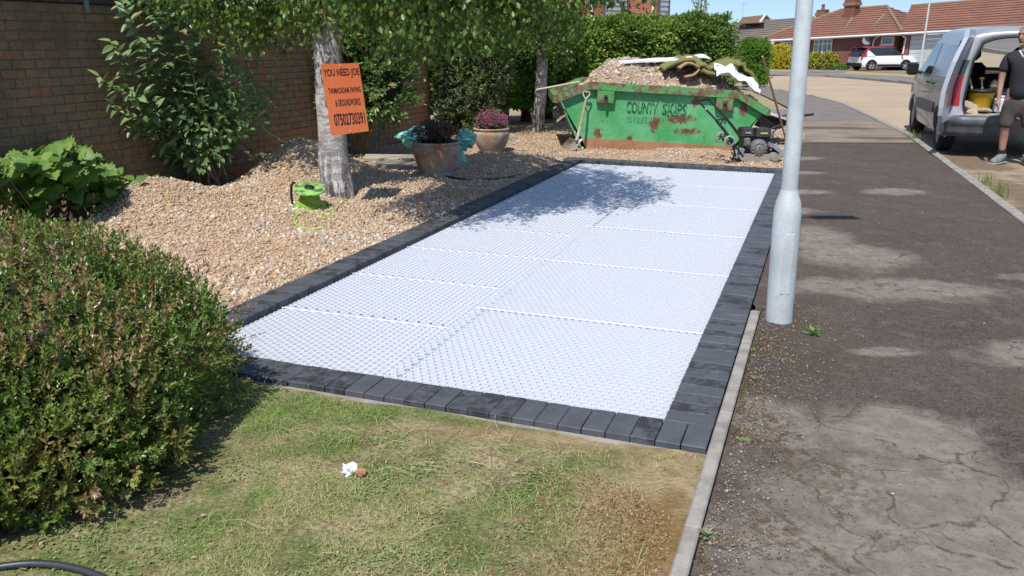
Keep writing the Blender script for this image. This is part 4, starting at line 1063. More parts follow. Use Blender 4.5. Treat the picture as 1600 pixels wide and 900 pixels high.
def face_pts(A, B, z0, z1, depth, n, bump=.15, bs=1.6, top=True):
    """front face + top of a clipped hedge between ground points A and B (front line); depth goes away from the camera"""
    A, B = np.array(A[:2], float), np.array(B[:2], float); L = np.linalg.norm(B-A); u = (B-A)/L; nrm = np.array([u[1], -u[0]])
    z0f = z0 if callable(z0) else (lambda s: z0+0*s); z1f = z1 if callable(z1) else (lambda s: z1+0*s)
    nf = int(n*.72); s = rng.uniform(0, 1, nf); z = z0f(s)+(z1f(s)-z0f(s))*rng.random(nf)**.95; off = rng.uniform(-.25, .05, nf)
    bu = (vnoise(s*L*bs, z*bs, 5.0)-.5)*2*bump; off = off+bu
    rnd_ = np.clip((z-(z1f(s)-.25))/.25, 0, 1)**2*.2; off = off-rnd_
    P1 = np.stack([A[0]+u[0]*L*s+nrm[0]*off, A[1]+u[1]*L*s+nrm[1]*off, z], 1); N1 = np.tile([nrm[0], nrm[1], .25], (nf, 1))
    nt_ = n-nf; s = rng.uniform(0, 1, nt_); dd = rng.uniform(.1, depth, nt_); z = z1f(s)+rng.uniform(-.12, .04, nt_)+(vnoise(s*L*3, dd*3)-.5)*.22
    P2 = np.stack([A[0]+u[0]*L*s-nrm[0]*dd, A[1]+u[1]*L*s-nrm[1]*dd, z], 1); N2 = np.tile([0, 0, 1.], (nt_, 1))
    m = int(n*.12); dd = rng.uniform(0, depth, m); zz = rng.random(m); e = (rng.random(m) > .5).astype(float)
    z = z0f(e)+(z1f(e)-z0f(e))*zz; P3 = np.stack([A[0]+u[0]*L*e-nrm[0]*dd, A[1]+u[1]*L*e-nrm[1]*dd, z], 1)+rng.normal(size=(m, 3))*.06; N3 = np.stack([u[0]*(2*e-1), u[1]*(2*e-1), e*0+.2], 1)
    return np.concatenate([P1, P2, P3]), np.concatenate([N1, N2, N3]), u, nrm, L
def hedge(name, label, cat, A, B, z0, z1, depth, n, leaf, mat, nl=6, trunks=0, dark='dark_thicket', stem=.1, wid=1.0):
    t = thing(name, label, cat, (A[0], A[1], gz(A[0], A[1]))); P, N, u, nrm, L = face_pts(A, B, z0, z1, depth, n)
    rb = np.clip(vnoise(P[:, 0]*2, P[:, 1]*2, P[:, 2]*2)*.8+rng.normal(size=len(P))*.15, 0, 1)
    sprigs('foliage', P, N+rng.normal(size=N.shape)*.35+np.array([0, 0, .1]), nl, leaf, stem, MATS[mat], wid=wid, parent=t, rnd_base=rb)
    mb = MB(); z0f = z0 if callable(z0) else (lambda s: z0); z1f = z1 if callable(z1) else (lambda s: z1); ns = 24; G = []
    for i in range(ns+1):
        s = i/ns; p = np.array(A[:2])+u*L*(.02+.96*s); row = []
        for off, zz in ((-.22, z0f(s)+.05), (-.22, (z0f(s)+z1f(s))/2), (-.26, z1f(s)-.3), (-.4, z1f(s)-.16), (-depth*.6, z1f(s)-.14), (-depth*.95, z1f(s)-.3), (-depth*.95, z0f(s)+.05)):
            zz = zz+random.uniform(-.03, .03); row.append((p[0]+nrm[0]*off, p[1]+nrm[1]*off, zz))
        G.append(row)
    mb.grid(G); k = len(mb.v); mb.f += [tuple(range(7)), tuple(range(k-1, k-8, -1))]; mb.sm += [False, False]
    mb.build('shade_core', MATS[dark], t)  # solid dark core added behind the hedge leaves to block light
    for q in range(trunks):
        s = (q+.5+random.uniform(-.2, .2))/trunks; p = np.array(A[:2])+u*L*s-nrm*(.35+random.uniform(0, .2)); m_ = MB()
        zt = float(z0f(s))+.6; m_.tube([(p[0], p[1], gz(p[0], p[1])-.1), (p[0]+.03, p[1], zt*.5), (p[0]+random.uniform(-.1, .1), p[1], zt)], [.11, .085, .07], 9); m_.build('trunk', MATS['twig'], t)
    return t
hz1 = lambda s: 1.88+.12*np.sin(s*3.1)+.16*s
HA, HB = (-.6, 17.0), (4.75, 18.0)
hedge('hedge', 'long clipped dark green conifer hedge behind the skip', 'hedge', (.55, 16.6), (4.42, 17.5), lambda s: .30-.22*s, lambda s: 1.66+.15*s+.05*np.sin(s*2.4), 1.3, 12500, .085, 'conifer_leaf', nl=6, trunks=7, stem=.12)
hedge('hedge', 'leafy mid-green laurel hedge behind the second pot, left of the thin birch', 'hedge', (-1.15, 15.2), (.75, 16.2), lambda s: .30-.05*s, lambda s: 1.95-.15*s, 1.2, 5600, .10, 'laurel_leaf', nl=6, trunks=4, stem=.12, wid=1.1)
g_ = gt(1168, 133); hedge('hedge', 'bright green clipped privet bush beyond the right end of the dark hedge', 'hedge', (g_.x-.5, g_.y-1), (g_.x+.42, g_.y-1.1), gz(0, 26)-.05, 1.42, 1.5, 2600, .085, 'privet_leaf', nl=6, stem=.08)
# darker climbing growth at the end of the wall + lighter bush at its foot
iv = thing('ivy', 'dark ivy-clad post at the far end of the brick wall', 'ivy', (-1.25, 14.2, 0))
EL3 = [((-1.1, 14.1, .9), (.2, .25, 1.1)), ((-1.05, 14.2, 1.9), (.28, .3, .5))]
P, N = ell_shell(EL3, 1300, .8, 1.05, .05); leaf_mat('ivy_leaf', [(0, (.02, .035, .012)), (1, (.05, .08, .025))], .15, .35)
sprigs('foliage', P, N+rng.normal(size=N.shape)*.4, 4, .07, .08, MATS['ivy_leaf'], parent=iv); core('stem', EL3, .8, MATS['dark_thicket'], iv)
fb = thing('bush', 'loose grey-green bush growing behind the two terracotta pots', 'bush', (-.75, 14.2, 0))
EL4 = [((-.72, 14.1, .55), (.42, .4, .55)), ((-.5, 14.3, .95), (.45, .4, .5)), ((-.9, 14.2, 1.15), (.3, .3, .4))]
leaf_mat('bush2_leaf', [(0, (.07, .11, .035)), (.6, (.13, .19, .06)), (1, (.24, .29, .12))], .3, .5)
P, N = ell_shell(EL4, 1900, .7, 1.08, .12); sprigs('foliage', P, N+rng.normal(size=N.shape)*.5+np.array([0, 0, .4]), 6, .065, .14, MATS['bush2_leaf'], parent=fb, wid=.8); core('shade_core', EL4, .7, MATS['dark_thicket'], fb)
gd = gt(1217, 108)
def dome(name, label, c_, r_, n, leaf, mat):
    t = thing(name, label, 'bush', (c_[0], c_[1], gz(c_[0], c_[1]))); E_ = [(c_, r_)]; P, N = ell_shell(E_, n, .9, 1.03, .06, 2)
    sprigs('foliage', P, N+rng.normal(size=N.shape)*.4, 4, leaf, .12, MATS[mat], parent=t, wid=1.2); core('shade_core', E_, .88, MATS['dark_thicket'], t)
# ================================================================== POTS, BAG, SLABS
b = NB('terracotta'); v = b.pos()
sz = b.new('ShaderNodeSeparateXYZ'); b.link(v, sz.inputs[0])
c = b.mix(b.ramp(b.noise(v, 4.5, 5, .65), [(.38, 0.), (.6, 1.)]), (.36, .20, .13), (.42, .35, .28)); c = b.mix(b.ramp(b.noise(v, 8, 4, .7), [(.55, 0.), (.68, .8)]), c, (.25, .11, .065))
lowm = b.ramp(sz.outputs[2], [(.02, .75), (.2, 0.)]); c = b.mix(lowm, c, (.30, .29, .25)); b.base(c); b.set(.85, 0, .25); b.bump(b.noise(v, 40, 4), .3, .008)
leaf_mat('sedum', [(0, (.05, .03, .025)), (.4, (.12, .06, .05)), (.7, (.22, .11, .085)), (.9, (.33, .19, .13)), (1, (.10, .14, .05))], .2, .5)
leaf_mat('sedum_pink', [(0, (.08, .05, .04)), (.3, (.32, .10, .17)), (.65, (.45, .17, .26)), (.8, (.36, .22, .15)), (1, (.26, .13, .10))], .25, .5)
def pot(label, x, y, rt, rb, h, pl_label, pmat, ph, plant='pot plant'):
    t = thing('plant_pot', label, 'plant pot', (x, y, float(hg(x, y))-.015)); z0 = t.location.z; mb = MB()
    prof = [(rb*.96, 0), (rb, .01), (rb*1.02, .03)]
    for q in range(9):
        u = q/8; prof.append((rb+(rt*1.0-rb)*math.sin(u*1.75)/math.sin(1.75) if False else rb+(rt*1.04-rb)*(1-(1-u)**1.9), .03+(h*.84-.03)*u))
    prof += [(rt*.99, h*.88), (rt*.975, h*.90), (rt*1.03, h*.93), (rt*1.05, h*.965), (rt*1.04, h), (rt*.95, h), (rt*.92, h*.9), (rt*.9, h*.86)]
    mb.lathe(prof, 36, (x, y, z0), cap=False); mb.build('pot', MATS['terracotta'], t)
    m2 = MB(); m2.lathe([(0.001, h*.87), (rt*.5, h*.885), (rt*.93, h*.87)], 24, (x, y, z0), cap=False); m2.build('soil', MATS['dark_soil'], t)
    s = thing('pot_plant', pl_label, plant, (x, y, z0+h*.87)); n = 95; P = []
    for q in range(n):
        a = random.uniform(0, 6.28); r_ = math.sqrt(random.random())*rt*.95; P.append((x+r_*math.cos(a), y+r_*math.sin(a)*.8, z0+h*.88+ph*(1-.55*(r_/rt)**2)*random.uniform(.55, 1)))
    P = np.array(P); st = MB()
    for p in P[::2]: st.tube([(x+(p[0]-x)*.35, y+(p[1]-y)*.35, z0+h*.85), (p[0], p[1], p[2])], [.005, .003], 4)
    st.build('stems', MATS['twig'], s)
    pp = np.repeat(P, 36, 0); hd = rng.normal(size=pp.shape)*np.array([.028, .028, .017]); rb_ = np.clip(np.repeat(rng.random(n), 36)*.8+rng.normal(size=len(pp))*.12, 0, 1)
    scatter('flower_heads', LEAF_S[0], LEAF_S[1], pp+hd, frames(hd+np.array([0, 0, .02])+rng.normal(size=pp.shape)*.01), rng.uniform(.014, .026, len(pp)), MATS[pmat], rb_, s, kind='stuff')
    q_ = ell_shell([((x, y, z0+h*.95), (rt*.92, rt*.8, ph*.55))], 260, .3, 1)[0]
    sprigs('foliage', q_, rng.normal(size=q_.shape)+np.array([0, 0, .5]), 4, .05, .05, MATS['ivy_leaf'], parent=s)
pa = gp(683, 272, .02); pot('larger round terracotta pot nearest the camera, in shade on the gravel', pa.x, pa.y, .262, .165, .40, 'dark brown seedhead plant filling the nearer terracotta pot', 'sedum', .31)
pb = gp(768, 236, .0); pot('tapered terracotta pot standing behind and right of the first', pb.x, pb.y, .245, .15, .37, 'pink-flowering stonecrop plant in the farther terracotta pot', 'sedum_pink', .29)
b = NB('teal_plastic'); b.base((.22, .62, .50)); b.set(.35, 0, .5); b.bump(b.noise(b.pos(), 18, 5, .7), .8, .03)
bg_ = thing('plastic_bag', 'crumpled turquoise plastic sack lying behind the first terracotta pot', 'bag', (pa.x-.1, pa.y+.75, .05))
crumple('sack', (pa.x-.30, pa.y+.72, .36), (.22, .18, .14), MATS['teal_plastic'], bg_, 2, 18, 26, .45, 2.0)
crumple('sack_fold', (pa.x+.30, pa.y+.72, .34), (.13, .12, .12), MATS['teal_plastic'], bg_, 6, 16, 22, .45, 2.0)
mb = MB(); mb.box((pa.x+.05, pa.y+.85, .12), (.5, .25, .26), (.1, 0, .1), taper=(.8, .6), bev=.05); mb.build('sack_body', MATS['teal_plastic'], bg_)
# pale slabs
for k, (px_, py_, sx, lab) in enumerate(((608, 247, .62, 'pale stone slab lying in the gravel between mound and pot, farther one'), (622, 258, .50, 'pale stone slab in the gravel, nearer one beside the first pot'))):
    p = gp(px_, py_, .05); m_ = MB(); m_.box((p.x, p.y, .05+.0*k), (sx, .34, .05), (.02, .03, .12), bev=.008); tag(m_.build('stone_slab', MATS['slab']), lab, 'slab')

# ================================================================== CABLE REEL, CABLE, SIGN
M('lime_plastic', (.20, .50, .07), .4, .15, 12); M('lime_worn', (.25, .52, .12), .5, .0, 14, c2=(.05, .075, .045), lo=.45, hi=.6)
M('cable_lime', (.33, .50, .06), .45, .1, 30)
rc = gp(484, 315, .08); zg = float(hg(rc.x, rc.y)); rc.z = zg
reel = thing('cable_reel', 'lime green cable reel lying on its side by the birch trunk', 'cable reel', rc)
T_ = Matrix.Rotation(R(15), 3, 'X') @ Matrix.Rotation(R(5), 3, 'Y')
def rp(p): return rc+T_ @ Vector(p)
mb = MB(); mb.lathe([(.12, .0), (.142, .008), (.142, .02), (.07, .028)], 32, rp((0, 0, .01)), T_); mb.build('lower_flange', MATS['lime_plastic'], reel)
mb = MB(); mb.lathe([(.068, .02), (.064, .19)], 24, rp((0, 0, 0)), T_); mb.build('drum', MATS['lime_plastic'], reel)
mb = MB()
for q in range(11):
    z = .035+q*.0135; r_ = .075+.034*max(0, 1-q/7.5)+.004*random.random(); mb.tube([rp((r_*math.cos(t), r_*math.sin(t), z+.003*math.sin(3*t+q))) for t in np.linspace(0, 6.283, 25)[:-1]], .0062, 6, closed=True)
mb.build('wound_cable', MATS['cable_lime'], reel)
mb = MB(); mb.lathe([(.07, 0), (.142, .006), (.146, .016), (.138, .024), (.06, .026)], 32, rp((0, 0, .185)), T_); mb.build('upper_flange', MATS['lime_worn'], reel)
mb = MB(); mb.lathe([(.045, 0), (.045, .012), (.03, .016)], 20, rp((0, 0, .209)), T_); mb.build('hub', MATS['black_plastic'], reel)
mb = MB(); mb.tube([rp((-.165, .03, .0)), rp((-.175, .03, .10)), rp((-.170, .03, .2)), rp((-.150, .03, .24)), rp((-.13, .02, .235))], .011, 8); mb.tube([rp((-.165, .03, .0)), rp((-.12, .03, .005)), rp((0, 0, .005))], .010, 8); mb.build('frame_handle', MATS['black_rubber'], reel)
mb = MB()
def cab(pts, r_=.0075, lift=.01):
    out = []
    for (px_, py_, dz) in pts:
        p = gp(px_, py_, .05)
        for i in range(6): p = gp(px_, py_, float(hg(p.x, p.y))+lift+dz)
        out.append(p)
    sm_ = []
    for i in range(len(out)-1):
        p0, p1, p2, p3 = out[max(i-1, 0)], out[i], out[i+1], out[min(i+2, len(out)-1)]
        for q in range(6):
            t = q/6; sm_.append(.5*((2*p1)+(-p0+p2)*t+(2*p0-5*p1+4*p2-p3)*t*t+(-p0+3*p1-3*p2+p3)*t**3))
    sm_.append(out[-1]); mb.tube(sm_, r_, 7)
cab([(462, 318, .02), (476, 322, 0), (498, 316, .03), (516, 322, 0), (519, 330, 0), (500, 335, 0), (478, 330, 0), (463, 338, 0), (460, 346, 0), (466, 353, 0), (482, 357, 0), (503, 356, 0), (514, 348, 0), (515, 341, 0), (508, 335, 0)])
cab([(500, 314, .03), (511, 316, .02), (520, 330, 0), (531, 320, 0), (543, 308, 0), (551, 296, .02)])
pts = [at(551, 296, 8.0), at(549, 280, 8.25)]
mb.tube(pts, .0075, 7)
cb = mb.build('loose_cable', MATS['cable_lime'], reel)
mb = MB(); mb.tube([at(350, 118, 8.75), at(372, 148, 8.75), at(392, 178, 8.75), at(418, 206, 8.8), at(440, 220, 8.9), at(466, 234, 8.7), at(492, 243, 8.5)], .0075, 7)
M('stem_green', (.22, .30, .06), .6, .2, 10)
tag(mb.build('cable', MATS['cable_lime']), 'lime green cable hanging from the tall shrub down to the gravel mound', 'cable')
# sign
M('orange_board', (.66, .165, .06), .5, .05, 6)
M('sign_ink', (.012, .008, .012), .6, .1, 40)
TL = at(501, 100.5, 7.62); TRp = at(560.3, 98.3, 7.86); BLp = at(518.5, 212, 7.52)
ux = (TRp-TL); Wd = ux.length; ux.normalize(); vy = (BLp-TL); vy -= ux*vy.dot(ux); Hd = vy.length; vy.normalize(); nz_ = ux.cross(vy).normalized()
if nz_.y > 0: nz_ = -nz_
sg = thing('sign', 'orange advertising board with black lettering on the birch trunk', 'sign', TL)
Bv = BLp-TL; skew_x = Bv.dot(ux)
mb = MB(); BRp = TRp+(BLp-TL)*.985
mb.prism([TL, TRp, BRp, BLp], -nz_*.006); mb.build('board', MATS['orange_board'], sg)
ey = (BLp-TL); Hl = ey.length
def sgm(fx, fy, lift=.0015):
    o_ = TL+(TRp-TL)*fx+ey*fy+nz_*lift
    m = Matrix.Identity(4); m.col[0][:3] = ux; m.col[1][:3] = -ey.normalized(); m.col[2][:3] = nz_; m.col[3][:3] = o_; return m
for txt, fx0, fx1, fy0, fy1 in (('YOU NEED JOE', .035, .975, .205, .07), ('TARMACADAM, PAVING', .09, .94, .43, .335), ('& GROUNDWORKS', .22, .89, .60, .50), ('07502730391', .12, .945, .875, .70)):
    text_mesh(txt, Wd*(fx1-fx0), Hl*(fy0-fy1), 'lettering', MATS['sign_ink'], sg, sgm(fx0, fy0), offset=.022)
mb = MB()
for fx, fy in ((.5, .03), (.5, .96)):
    p = TL+(TRp-TL)*fx+ey*fy; mb.tube([p-nz_*.004, p+nz_*.006], .006, 8)
mb.build('nail', MATS['galvanised'], sg)
mb = MB(); q_ = TL+(TRp-TL)*.35+ey*.4; mb.tube([q_-nz_*.007, q_-nz_*.2], .01, 6); mb.build('fixing', MATS['galvanised'], sg)

# ================================================================== LAMP POSTS
lp0 = gp(1217, 497)
lp = thing('lamp_post', 'grey galvanised lamp post with thick base standing between paving and pavement', 'lamp post', lp0)
top = lp0+Vector((.03, 0, 5.2))
ax = (at(1257.5, 0, lp0.y)-lp0); ax = Vector((ax.x/ax.z, ax.y/ax.z-.0, 1)); 
def lpz(z): return lp0+Vector((ax.x*z, 0, z))
mb = MB(); zs = [-.1, 0, .3, .55, .62, .665, .70, .73]; rs = [.0735, .0735, .0735, .0735, .072, .065, .053, .0445]
mb.tube([lpz(z) for z in zs], rs, 40); mb.build('base_section', MATS['galvanised'], lp)
mb = MB(); mb.tube([lpz(z) for z in (.72, 2.5, 4.8)], [.0435, .041, .034], 36); mb.build('shaft', MATS['galvanised'], lp)
mb = MB(); a_t = lpz(4.78); mb.tube([a_t, a_t+Vector((.03, 0, .08)), a_t+Vector((.12, 0, .1)), a_t+Vector((.16, 0, .1))], .02, 12); mb.build('bracket', MATS['galvanised'], lp)
mb = MB(); mb.box(a_t+Vector((.33, 0, .1)), (.42, .16, .09), (0, 0, 0), taper=(.9, .7), bev=.02); mb.build('lantern', MATS['galvanised'], lp)
mb = MB(); dq = lpz(.36)+Vector((-.075*math.cos(.9), -.075*math.sin(.9)-.0, 0)); mb.box((lpz(.33).x, lp0.y-.0705, .33), (.050, .008, .34), bev=.003); mb.build('access_door', MATS['galvanised'], lp)
l2 = gt(1436, 118); l2 = Vector((l2.x, l2.y, gz(l2.x, l2.y)))
t = thing('lamp_post', 'slender distant grey lamp post rising behind the van roof', 'lamp post', l2)
mb = MB(); mb.tube([l2, l2+Vector((.0, 0, 1.2)), l2+Vector((.08, 0, 7))], [.085, .06, .04], 12); mb.build('shaft', MATS['galvanised'], t)
mb = MB(); mb.box(l2+Vector((.3, 0, 7.05)), (.5, .2, .12), bev=.03); mb.build('lantern', MATS['galvanised'], t)

# ================================================================== SKIP AND ITS LOAD
def rusty(name, paint, fade, rust, lo, hi, patches=None, band=None):
    b = NB(name); v = b.pos()
    c = b.mix(b.ramp(b.noise(v, 2.2, 5, .65), [(.42, 0.), (.62, 1.)]), paint, fade)
    f = b.ramp(b.noise(v, 7, 7, .75), [(lo, 0.), (hi, 1.)])
    r = b.mix(b.ramp(b.noise(v, 18, 4, .7), [(.35, 0.), (.65, 1.)]), rust, tuple(x*.45 for x in rust))
    c = b.mix(f, c, r)
    if patches:
        for (x, z, rx, rz) in patches:
            mp = b.new('ShaderNodeMapping', vector_type='TEXTURE'); mp.inputs['Location'].default_value = (x, 0, z); mp.inputs['Scale'].default_value = (rx, 1000, rz); b.link(v, mp.inputs[0])
            ln = b.new('ShaderNodeVectorMath', operation='LENGTH'); b.link(mp.outputs[0], ln.inputs[0])
            d = b.math('ADD', ln.outputs['Value'], b.math('MULTIPLY', b.math('SUBTRACT', b.noise(v, 17, 8, .85), .5), 4.6))
            c = b.mix(b.ramp(b.math('MULTIPLY', d, .5), [(.36, 1.), (.44, 0.)]), c, r)
    # thin scratches
    mp = b.new('ShaderNodeMapping'); mp.inputs['Scale'].default_value = (3, 3, 30); mp.inputs['Rotation'].default_value = (0, .7, 0); b.link(v, mp.inputs[0])
    c = b.mix(b.ramp(b.noise(mp.outputs[0], 1.2, 6, .7, 1.2), [(.66, 0.), (.69, .8)]), c, tuple(x*.5 for x in rust))
    b.base(c); b.set(.6, 0, .35); b.bump(b.noise(v, 30, 5, .7), .25, .01); return b.m
SK = Vector((at(1026, 231, 12.15).x, 12.15+.75, -.05))
sx = lambda px_, : at(px_, 190, 12.15).x
rusty('skip_green', (.055, .30, .095), (.13, .40, .19), (.20, .085, .05), .60, .66, [(sx(1062), .42, .22, .07), (sx(1023), .36, .09, .12), (sx(1075), .24, .20, .05), (sx(1085), .66, .07, .10), (sx(935), .22, .07, .08), (sx(985), .14, .06, .06), (sx(1160), .55, .07, .12)])
rusty('skip_rim', (.06, .30, .09), (.10, .36, .14), (.24, .115, .075), .42, .52)
rusty('skip_base', (.30, .14, .075), (.36, .19, .11), (.20, .09, .05), .55, .7)
M('rust_dark', (.10, .05, .035), .9, .4, 20)
tilt = Matrix.Rotation(R(3.4), 4, 'Y')
skip = bpy.data.objects.new('skip', None); col.objects.link(skip); skip.location = SK; skip.rotation_euler = (0, R(3.4), 0)
tag(skip, 'green steel skip with rusty rim, heaped with rubble and old turf', 'skip')
BHL, THL, EHL, EH, TH, SW = 1.02, 1.05, 1.50, .70, .93, .75
def skb(mb, name, mat): return mb.build(name, MATS[mat], skip, world=False)
for sgn in (-1, 1):
    mb = MB(); y = sgn*SW; prof = [(-BHL-.08, .13), (BHL+.08, .13), (EHL-.03, EH-.02), (EHL-.02, EH+.02), (THL, TH), (-THL, TH), (-EHL+.02, EH+.02), (-EHL+.03, EH-.02)]
    mb.prism([(x, y, z) for x, z in prof], (0, -sgn*.006, 0)); 
    mb.box((-.02, y+sgn*.004, .5), (.03, .012, .72)); mb.build('side_panel', MATS['skip_green'], skip, world=False)
    # rim: box section following the top
    for (p, q) in (((-EHL-.03, EH+.01), (-THL, TH)), ((-THL, TH), (THL, TH)), ((THL, TH), (EHL+.03, EH+.01))):
        m_ = MB(); y0 = sgn*SW; y1 = sgn*(SW+.075); t = .105
        d = Vector((q[0]-p[0], 0, q[1]-p[1])).normalized(); nn = Vector((-d.z, 0, d.x))
        a, c_ = Vector((p[0], 0, p[1])), Vector((q[0], 0, q[1]))
        up = nn if abs(d.z) > .01 else Vector((0, 0, 1))
        lo_a = a-Vector((0, 0, t)) if a.z > EH+.1 else a-up*t; lo_c = c_-Vector((0, 0, t)) if c_.z > EH+.1 else c_-up*t
        m_.prism([(a.x, y0-sgn*.03, a.z), (c_.x, y0-sgn*.03, c_.z), (lo_c.x, y0-sgn*.03, lo_c.z), (lo_a.x, y0-sgn*.03, lo_a.z)], (0, sgn*.105, 0)); m_.build('rim', MATS['skip_rim'], skip, world=False)
for s_ in (-1, 1):
    mb = MB(); mb.prism([(s_*(BHL+.07), -SW+.01, .0), (s_*(BHL+.09), -SW+.01, .0), (s_*(EHL+.0), -SW+.01, EH), (s_*(EHL-.02), -SW+.01, EH)], (0, 2*SW-.02, 0)); mb.build('end_panel', MATS['skip_green'], skip, world=False)
    mb = MB(); mb.box((s_*(EHL+.02), 0, EH-.04), (.07, 2*SW+.12, .10)); mb.build('end_rim', MATS['skip_rim'], skip, world=False)
mb = MB(); mb.box((0, 0, .0), (2*BHL, 2*SW-.02, .02)); 
for s_ in (-1, 1): mb.prism([(-BHL, s_*(SW+.006), -.03), (BHL, s_*(SW+.006), -.03), (BHL+.085, s_*(SW+.006), .14), (-BHL-.085, s_*(SW+.006), .14)], (0, -s_*.03, 0))
mb.build('base_skid', MATS['skip_base'], skip, world=False)
for cx_ in (-.815, .885):
    for sgn in (-1, 1):
        mb = MB(); mb.box((cx_, sgn*(SW+.035), .735), (.245, .075, .175), bev=.008); g_ = mb.build('lifting_lug', MATS['skip_rim'], skip, world=False)
        m2 = MB(); m2.tube([(0, 0, 0), (0, sgn*.045, 0)], .028, 10); m2.box((0, sgn*.03, -.045), (.03, .03, .09))
        o = m2.build('pin', MATS['rust_dark']); o.parent = g_; o.location = (cx_, sgn*(SW+.07), .735)
def sk_face(px_, py_):
    """point of the picture on the front panel, in skip space"""
    Mi = (Matrix.Translation(SK) @ Euler((0, R(3.4), 0)).to_matrix().to_4x4()).inverted()
    p = at(px_, py_, 12.15-.004); return Mi @ p
b = NB('stencil_ink'); v = b.pos(); c = b.mix(b.ramp(b.noise(v, 30, 5, .8), [(.5, 0.), (.56, 1.)]), (.012, .045, .03), (.05, .36, .12)); b.base(c); b.set(.7, 0, .3)
b = NB('stencil_faint'); v = b.pos(); c = b.mix(b.ramp(b.noise(v, 30, 5, .8), [(.40, 0.), (.48, 1.)]), (.03, .10, .05), (.055, .34, .11)); b.base(c); b.set(.7, 0, .3)
def stencil(txt, x0, x1, y0, y1, mat, off=.02):
    a = sk_face(x0, y1); c_ = sk_face(x1, y1); d_ = sk_face(x0, y0)
    m = Matrix.Identity(4); m.col[0][:3] = (1, 0, 0); m.col[1][:3] = (0, 0, 1); m.col[2][:3] = (0, -1, 0); m.col[3][:3] = (a.x, -SW-.0075, a.z)
    o = text_mesh(txt, c_.x-a.x, abs(d_.z-a.z), 'lettering', MATS[mat], None, m, offset=off); o.parent = skip; return o
stencil('COUNTY', 978, 1027, 157.5, 176.5, 'stencil_ink'); stencil('SKIPS', 1034, 1072, 160, 180, 'stencil_ink'); stencil('(01255', 978, 1011, 181.5, 193, 'stencil_faint', .0)
# load
leaf_mat('rubble', [(0, (.22, .16, .11)), (.3, (.38, .31, .23)), (.55, (.50, .43, .33)), (.8, (.42, .27, .19)), (.9, (.55, .50, .42)), (1, (.34, .15, .10))], .0, .9)
load = thing('rubble_heap', 'heap of broken rubble and stones filling the skip', 'rubble', SK+Vector((0, 0, .3)))
load.rotation_euler = (0, R(3.4), 0)
def heap(x, y):
    h = .84+.38*np.exp(-((x+.35)/.60)**4)*np.exp(-((y-.15)/.62)**2)+.31*np.exp(-((x-.62)/.5)**2)*np.exp(-((y-.1)/.62)**2)
    h = h+.10*(vnoise(x*3+2, y*3)-.5)+.05*(vnoise(x*9, y*9)-.5)
    cap = np.where(x > .92, TH+.03-(abs(x)-1.05)*.55, np.where(x < -.9, TH-.02-(abs(x)-.95)*1.1, 3.0))
    edge = np.clip((SW-.02-abs(y))/.35, 0, 1); h = np.minimum(h, cap+.05)
    return h*(.82+.18*edge**.5)+.0
xs_ = np.linspace(-1.46, 1.46, 70); ys_ = np.linspace(-.74, .74, 36); G = []
mb = MB(); mb.grid([[(x, y, float(heap(np.array(x), np.array(y)))-.3) for y in ys_] for x in xs_], smooth=False); M('rubble_soil', (.36, .29, .21), .95, .35, 7, c2=(.30, .17, .10)); mb.build('loose_soil', MATS['rubble_soil'], load, world=False)
n = 9500; x = rng.uniform(-1.45, 1.45, n); y = rng.uniform(-.73, .73, n); s = rng.gamma(1.5, .009, n)[:, None]*rng.uniform([.9, .5, .3], [1.5, 1.1, .7], (n, 3)); s = np.clip(s, .006, .065)
P = np.stack([x, y, heap(x, y)+s[:, 2]*.3], 1)
T = ICO_V*(1+rng.uniform(-.4, .35, (12, 1)))
P[:, 2] -= .3
o = scatter('broken_stones', T, ICO_F, P, rand_rots(n), s, MATS['rubble'], rng.random(n), kind='stuff'); o.parent = load
def ribbon(name, pts, wdt, th, mat, parent=None, wob=.03, nw=7, label=None, cat=None, rise=0.0, smooth=True):
    """thick limp sheet; pts = list of (px,py,D) for its front edge, reaching back by wdt"""
    P = [at(*p) for p in pts]; sm_ = []
    for i in range(len(P)-1):
        p0, p1, p2, p3 = P[max(i-1, 0)], P[i], P[i+1], P[min(i+2, len(P)-1)]
        for q in range(5):
            t = q/5; sm_.append(.5*((2*p1)+(-p0+p2)*t+(2*p0-5*p1+4*p2-p3)*t*t+(-p0+3*p1-3*p2+p3)*t**3))
    sm_.append(P[-1]); mb = MB(); G = []
    for i, p in enumerate(sm_):
        d = (sm_[min(i+1, len(sm_)-1)]-sm_[max(i-1, 0)]).normalized(); up = Vector((-d.z, 0, d.x))
        if up.z < 0: up = -up
        row = []
        for j in range(nw):
            u = j/(nw-1); w_ = float(vnoise(i*.35+7, j*.8, len(pts)))-.5; row.append(p+Vector((0, wdt*u, rise*u))+up*(wob*w_+th/2))
        for j in range(nw-1, -1, -1):
            u = j/(nw-1); w_ = float(vnoise(i*.35+7, j*.8, len(pts)))-.5; row.append(p+Vector((0, wdt*u, rise*u))+up*(wob*w_-th/2))
        G.append(row)
    mb.grid(G, smooth=smooth, closed=True); k = len(mb.v); m = 2*nw; mb.f += [tuple(range(m)), tuple(range(k-1, k-m-1, -1))]; mb.sm += [False, False]
    o = mb.build(name, MATS[mat], parent)
    if label: tag(o, label, cat)
    return o
M('turf_green', (.17, .18, .05), .95, .35, 9, c2=(.24, .20, .08), bump=.9, bscale=90); M('turf_back', (.40, .25, .14), .95, .25, 10)
tf = thing('old_turf', 'strip of old green-brown turf draped over the rubble at the right of the skip', 'turf', at(1110, 105, 12.6))
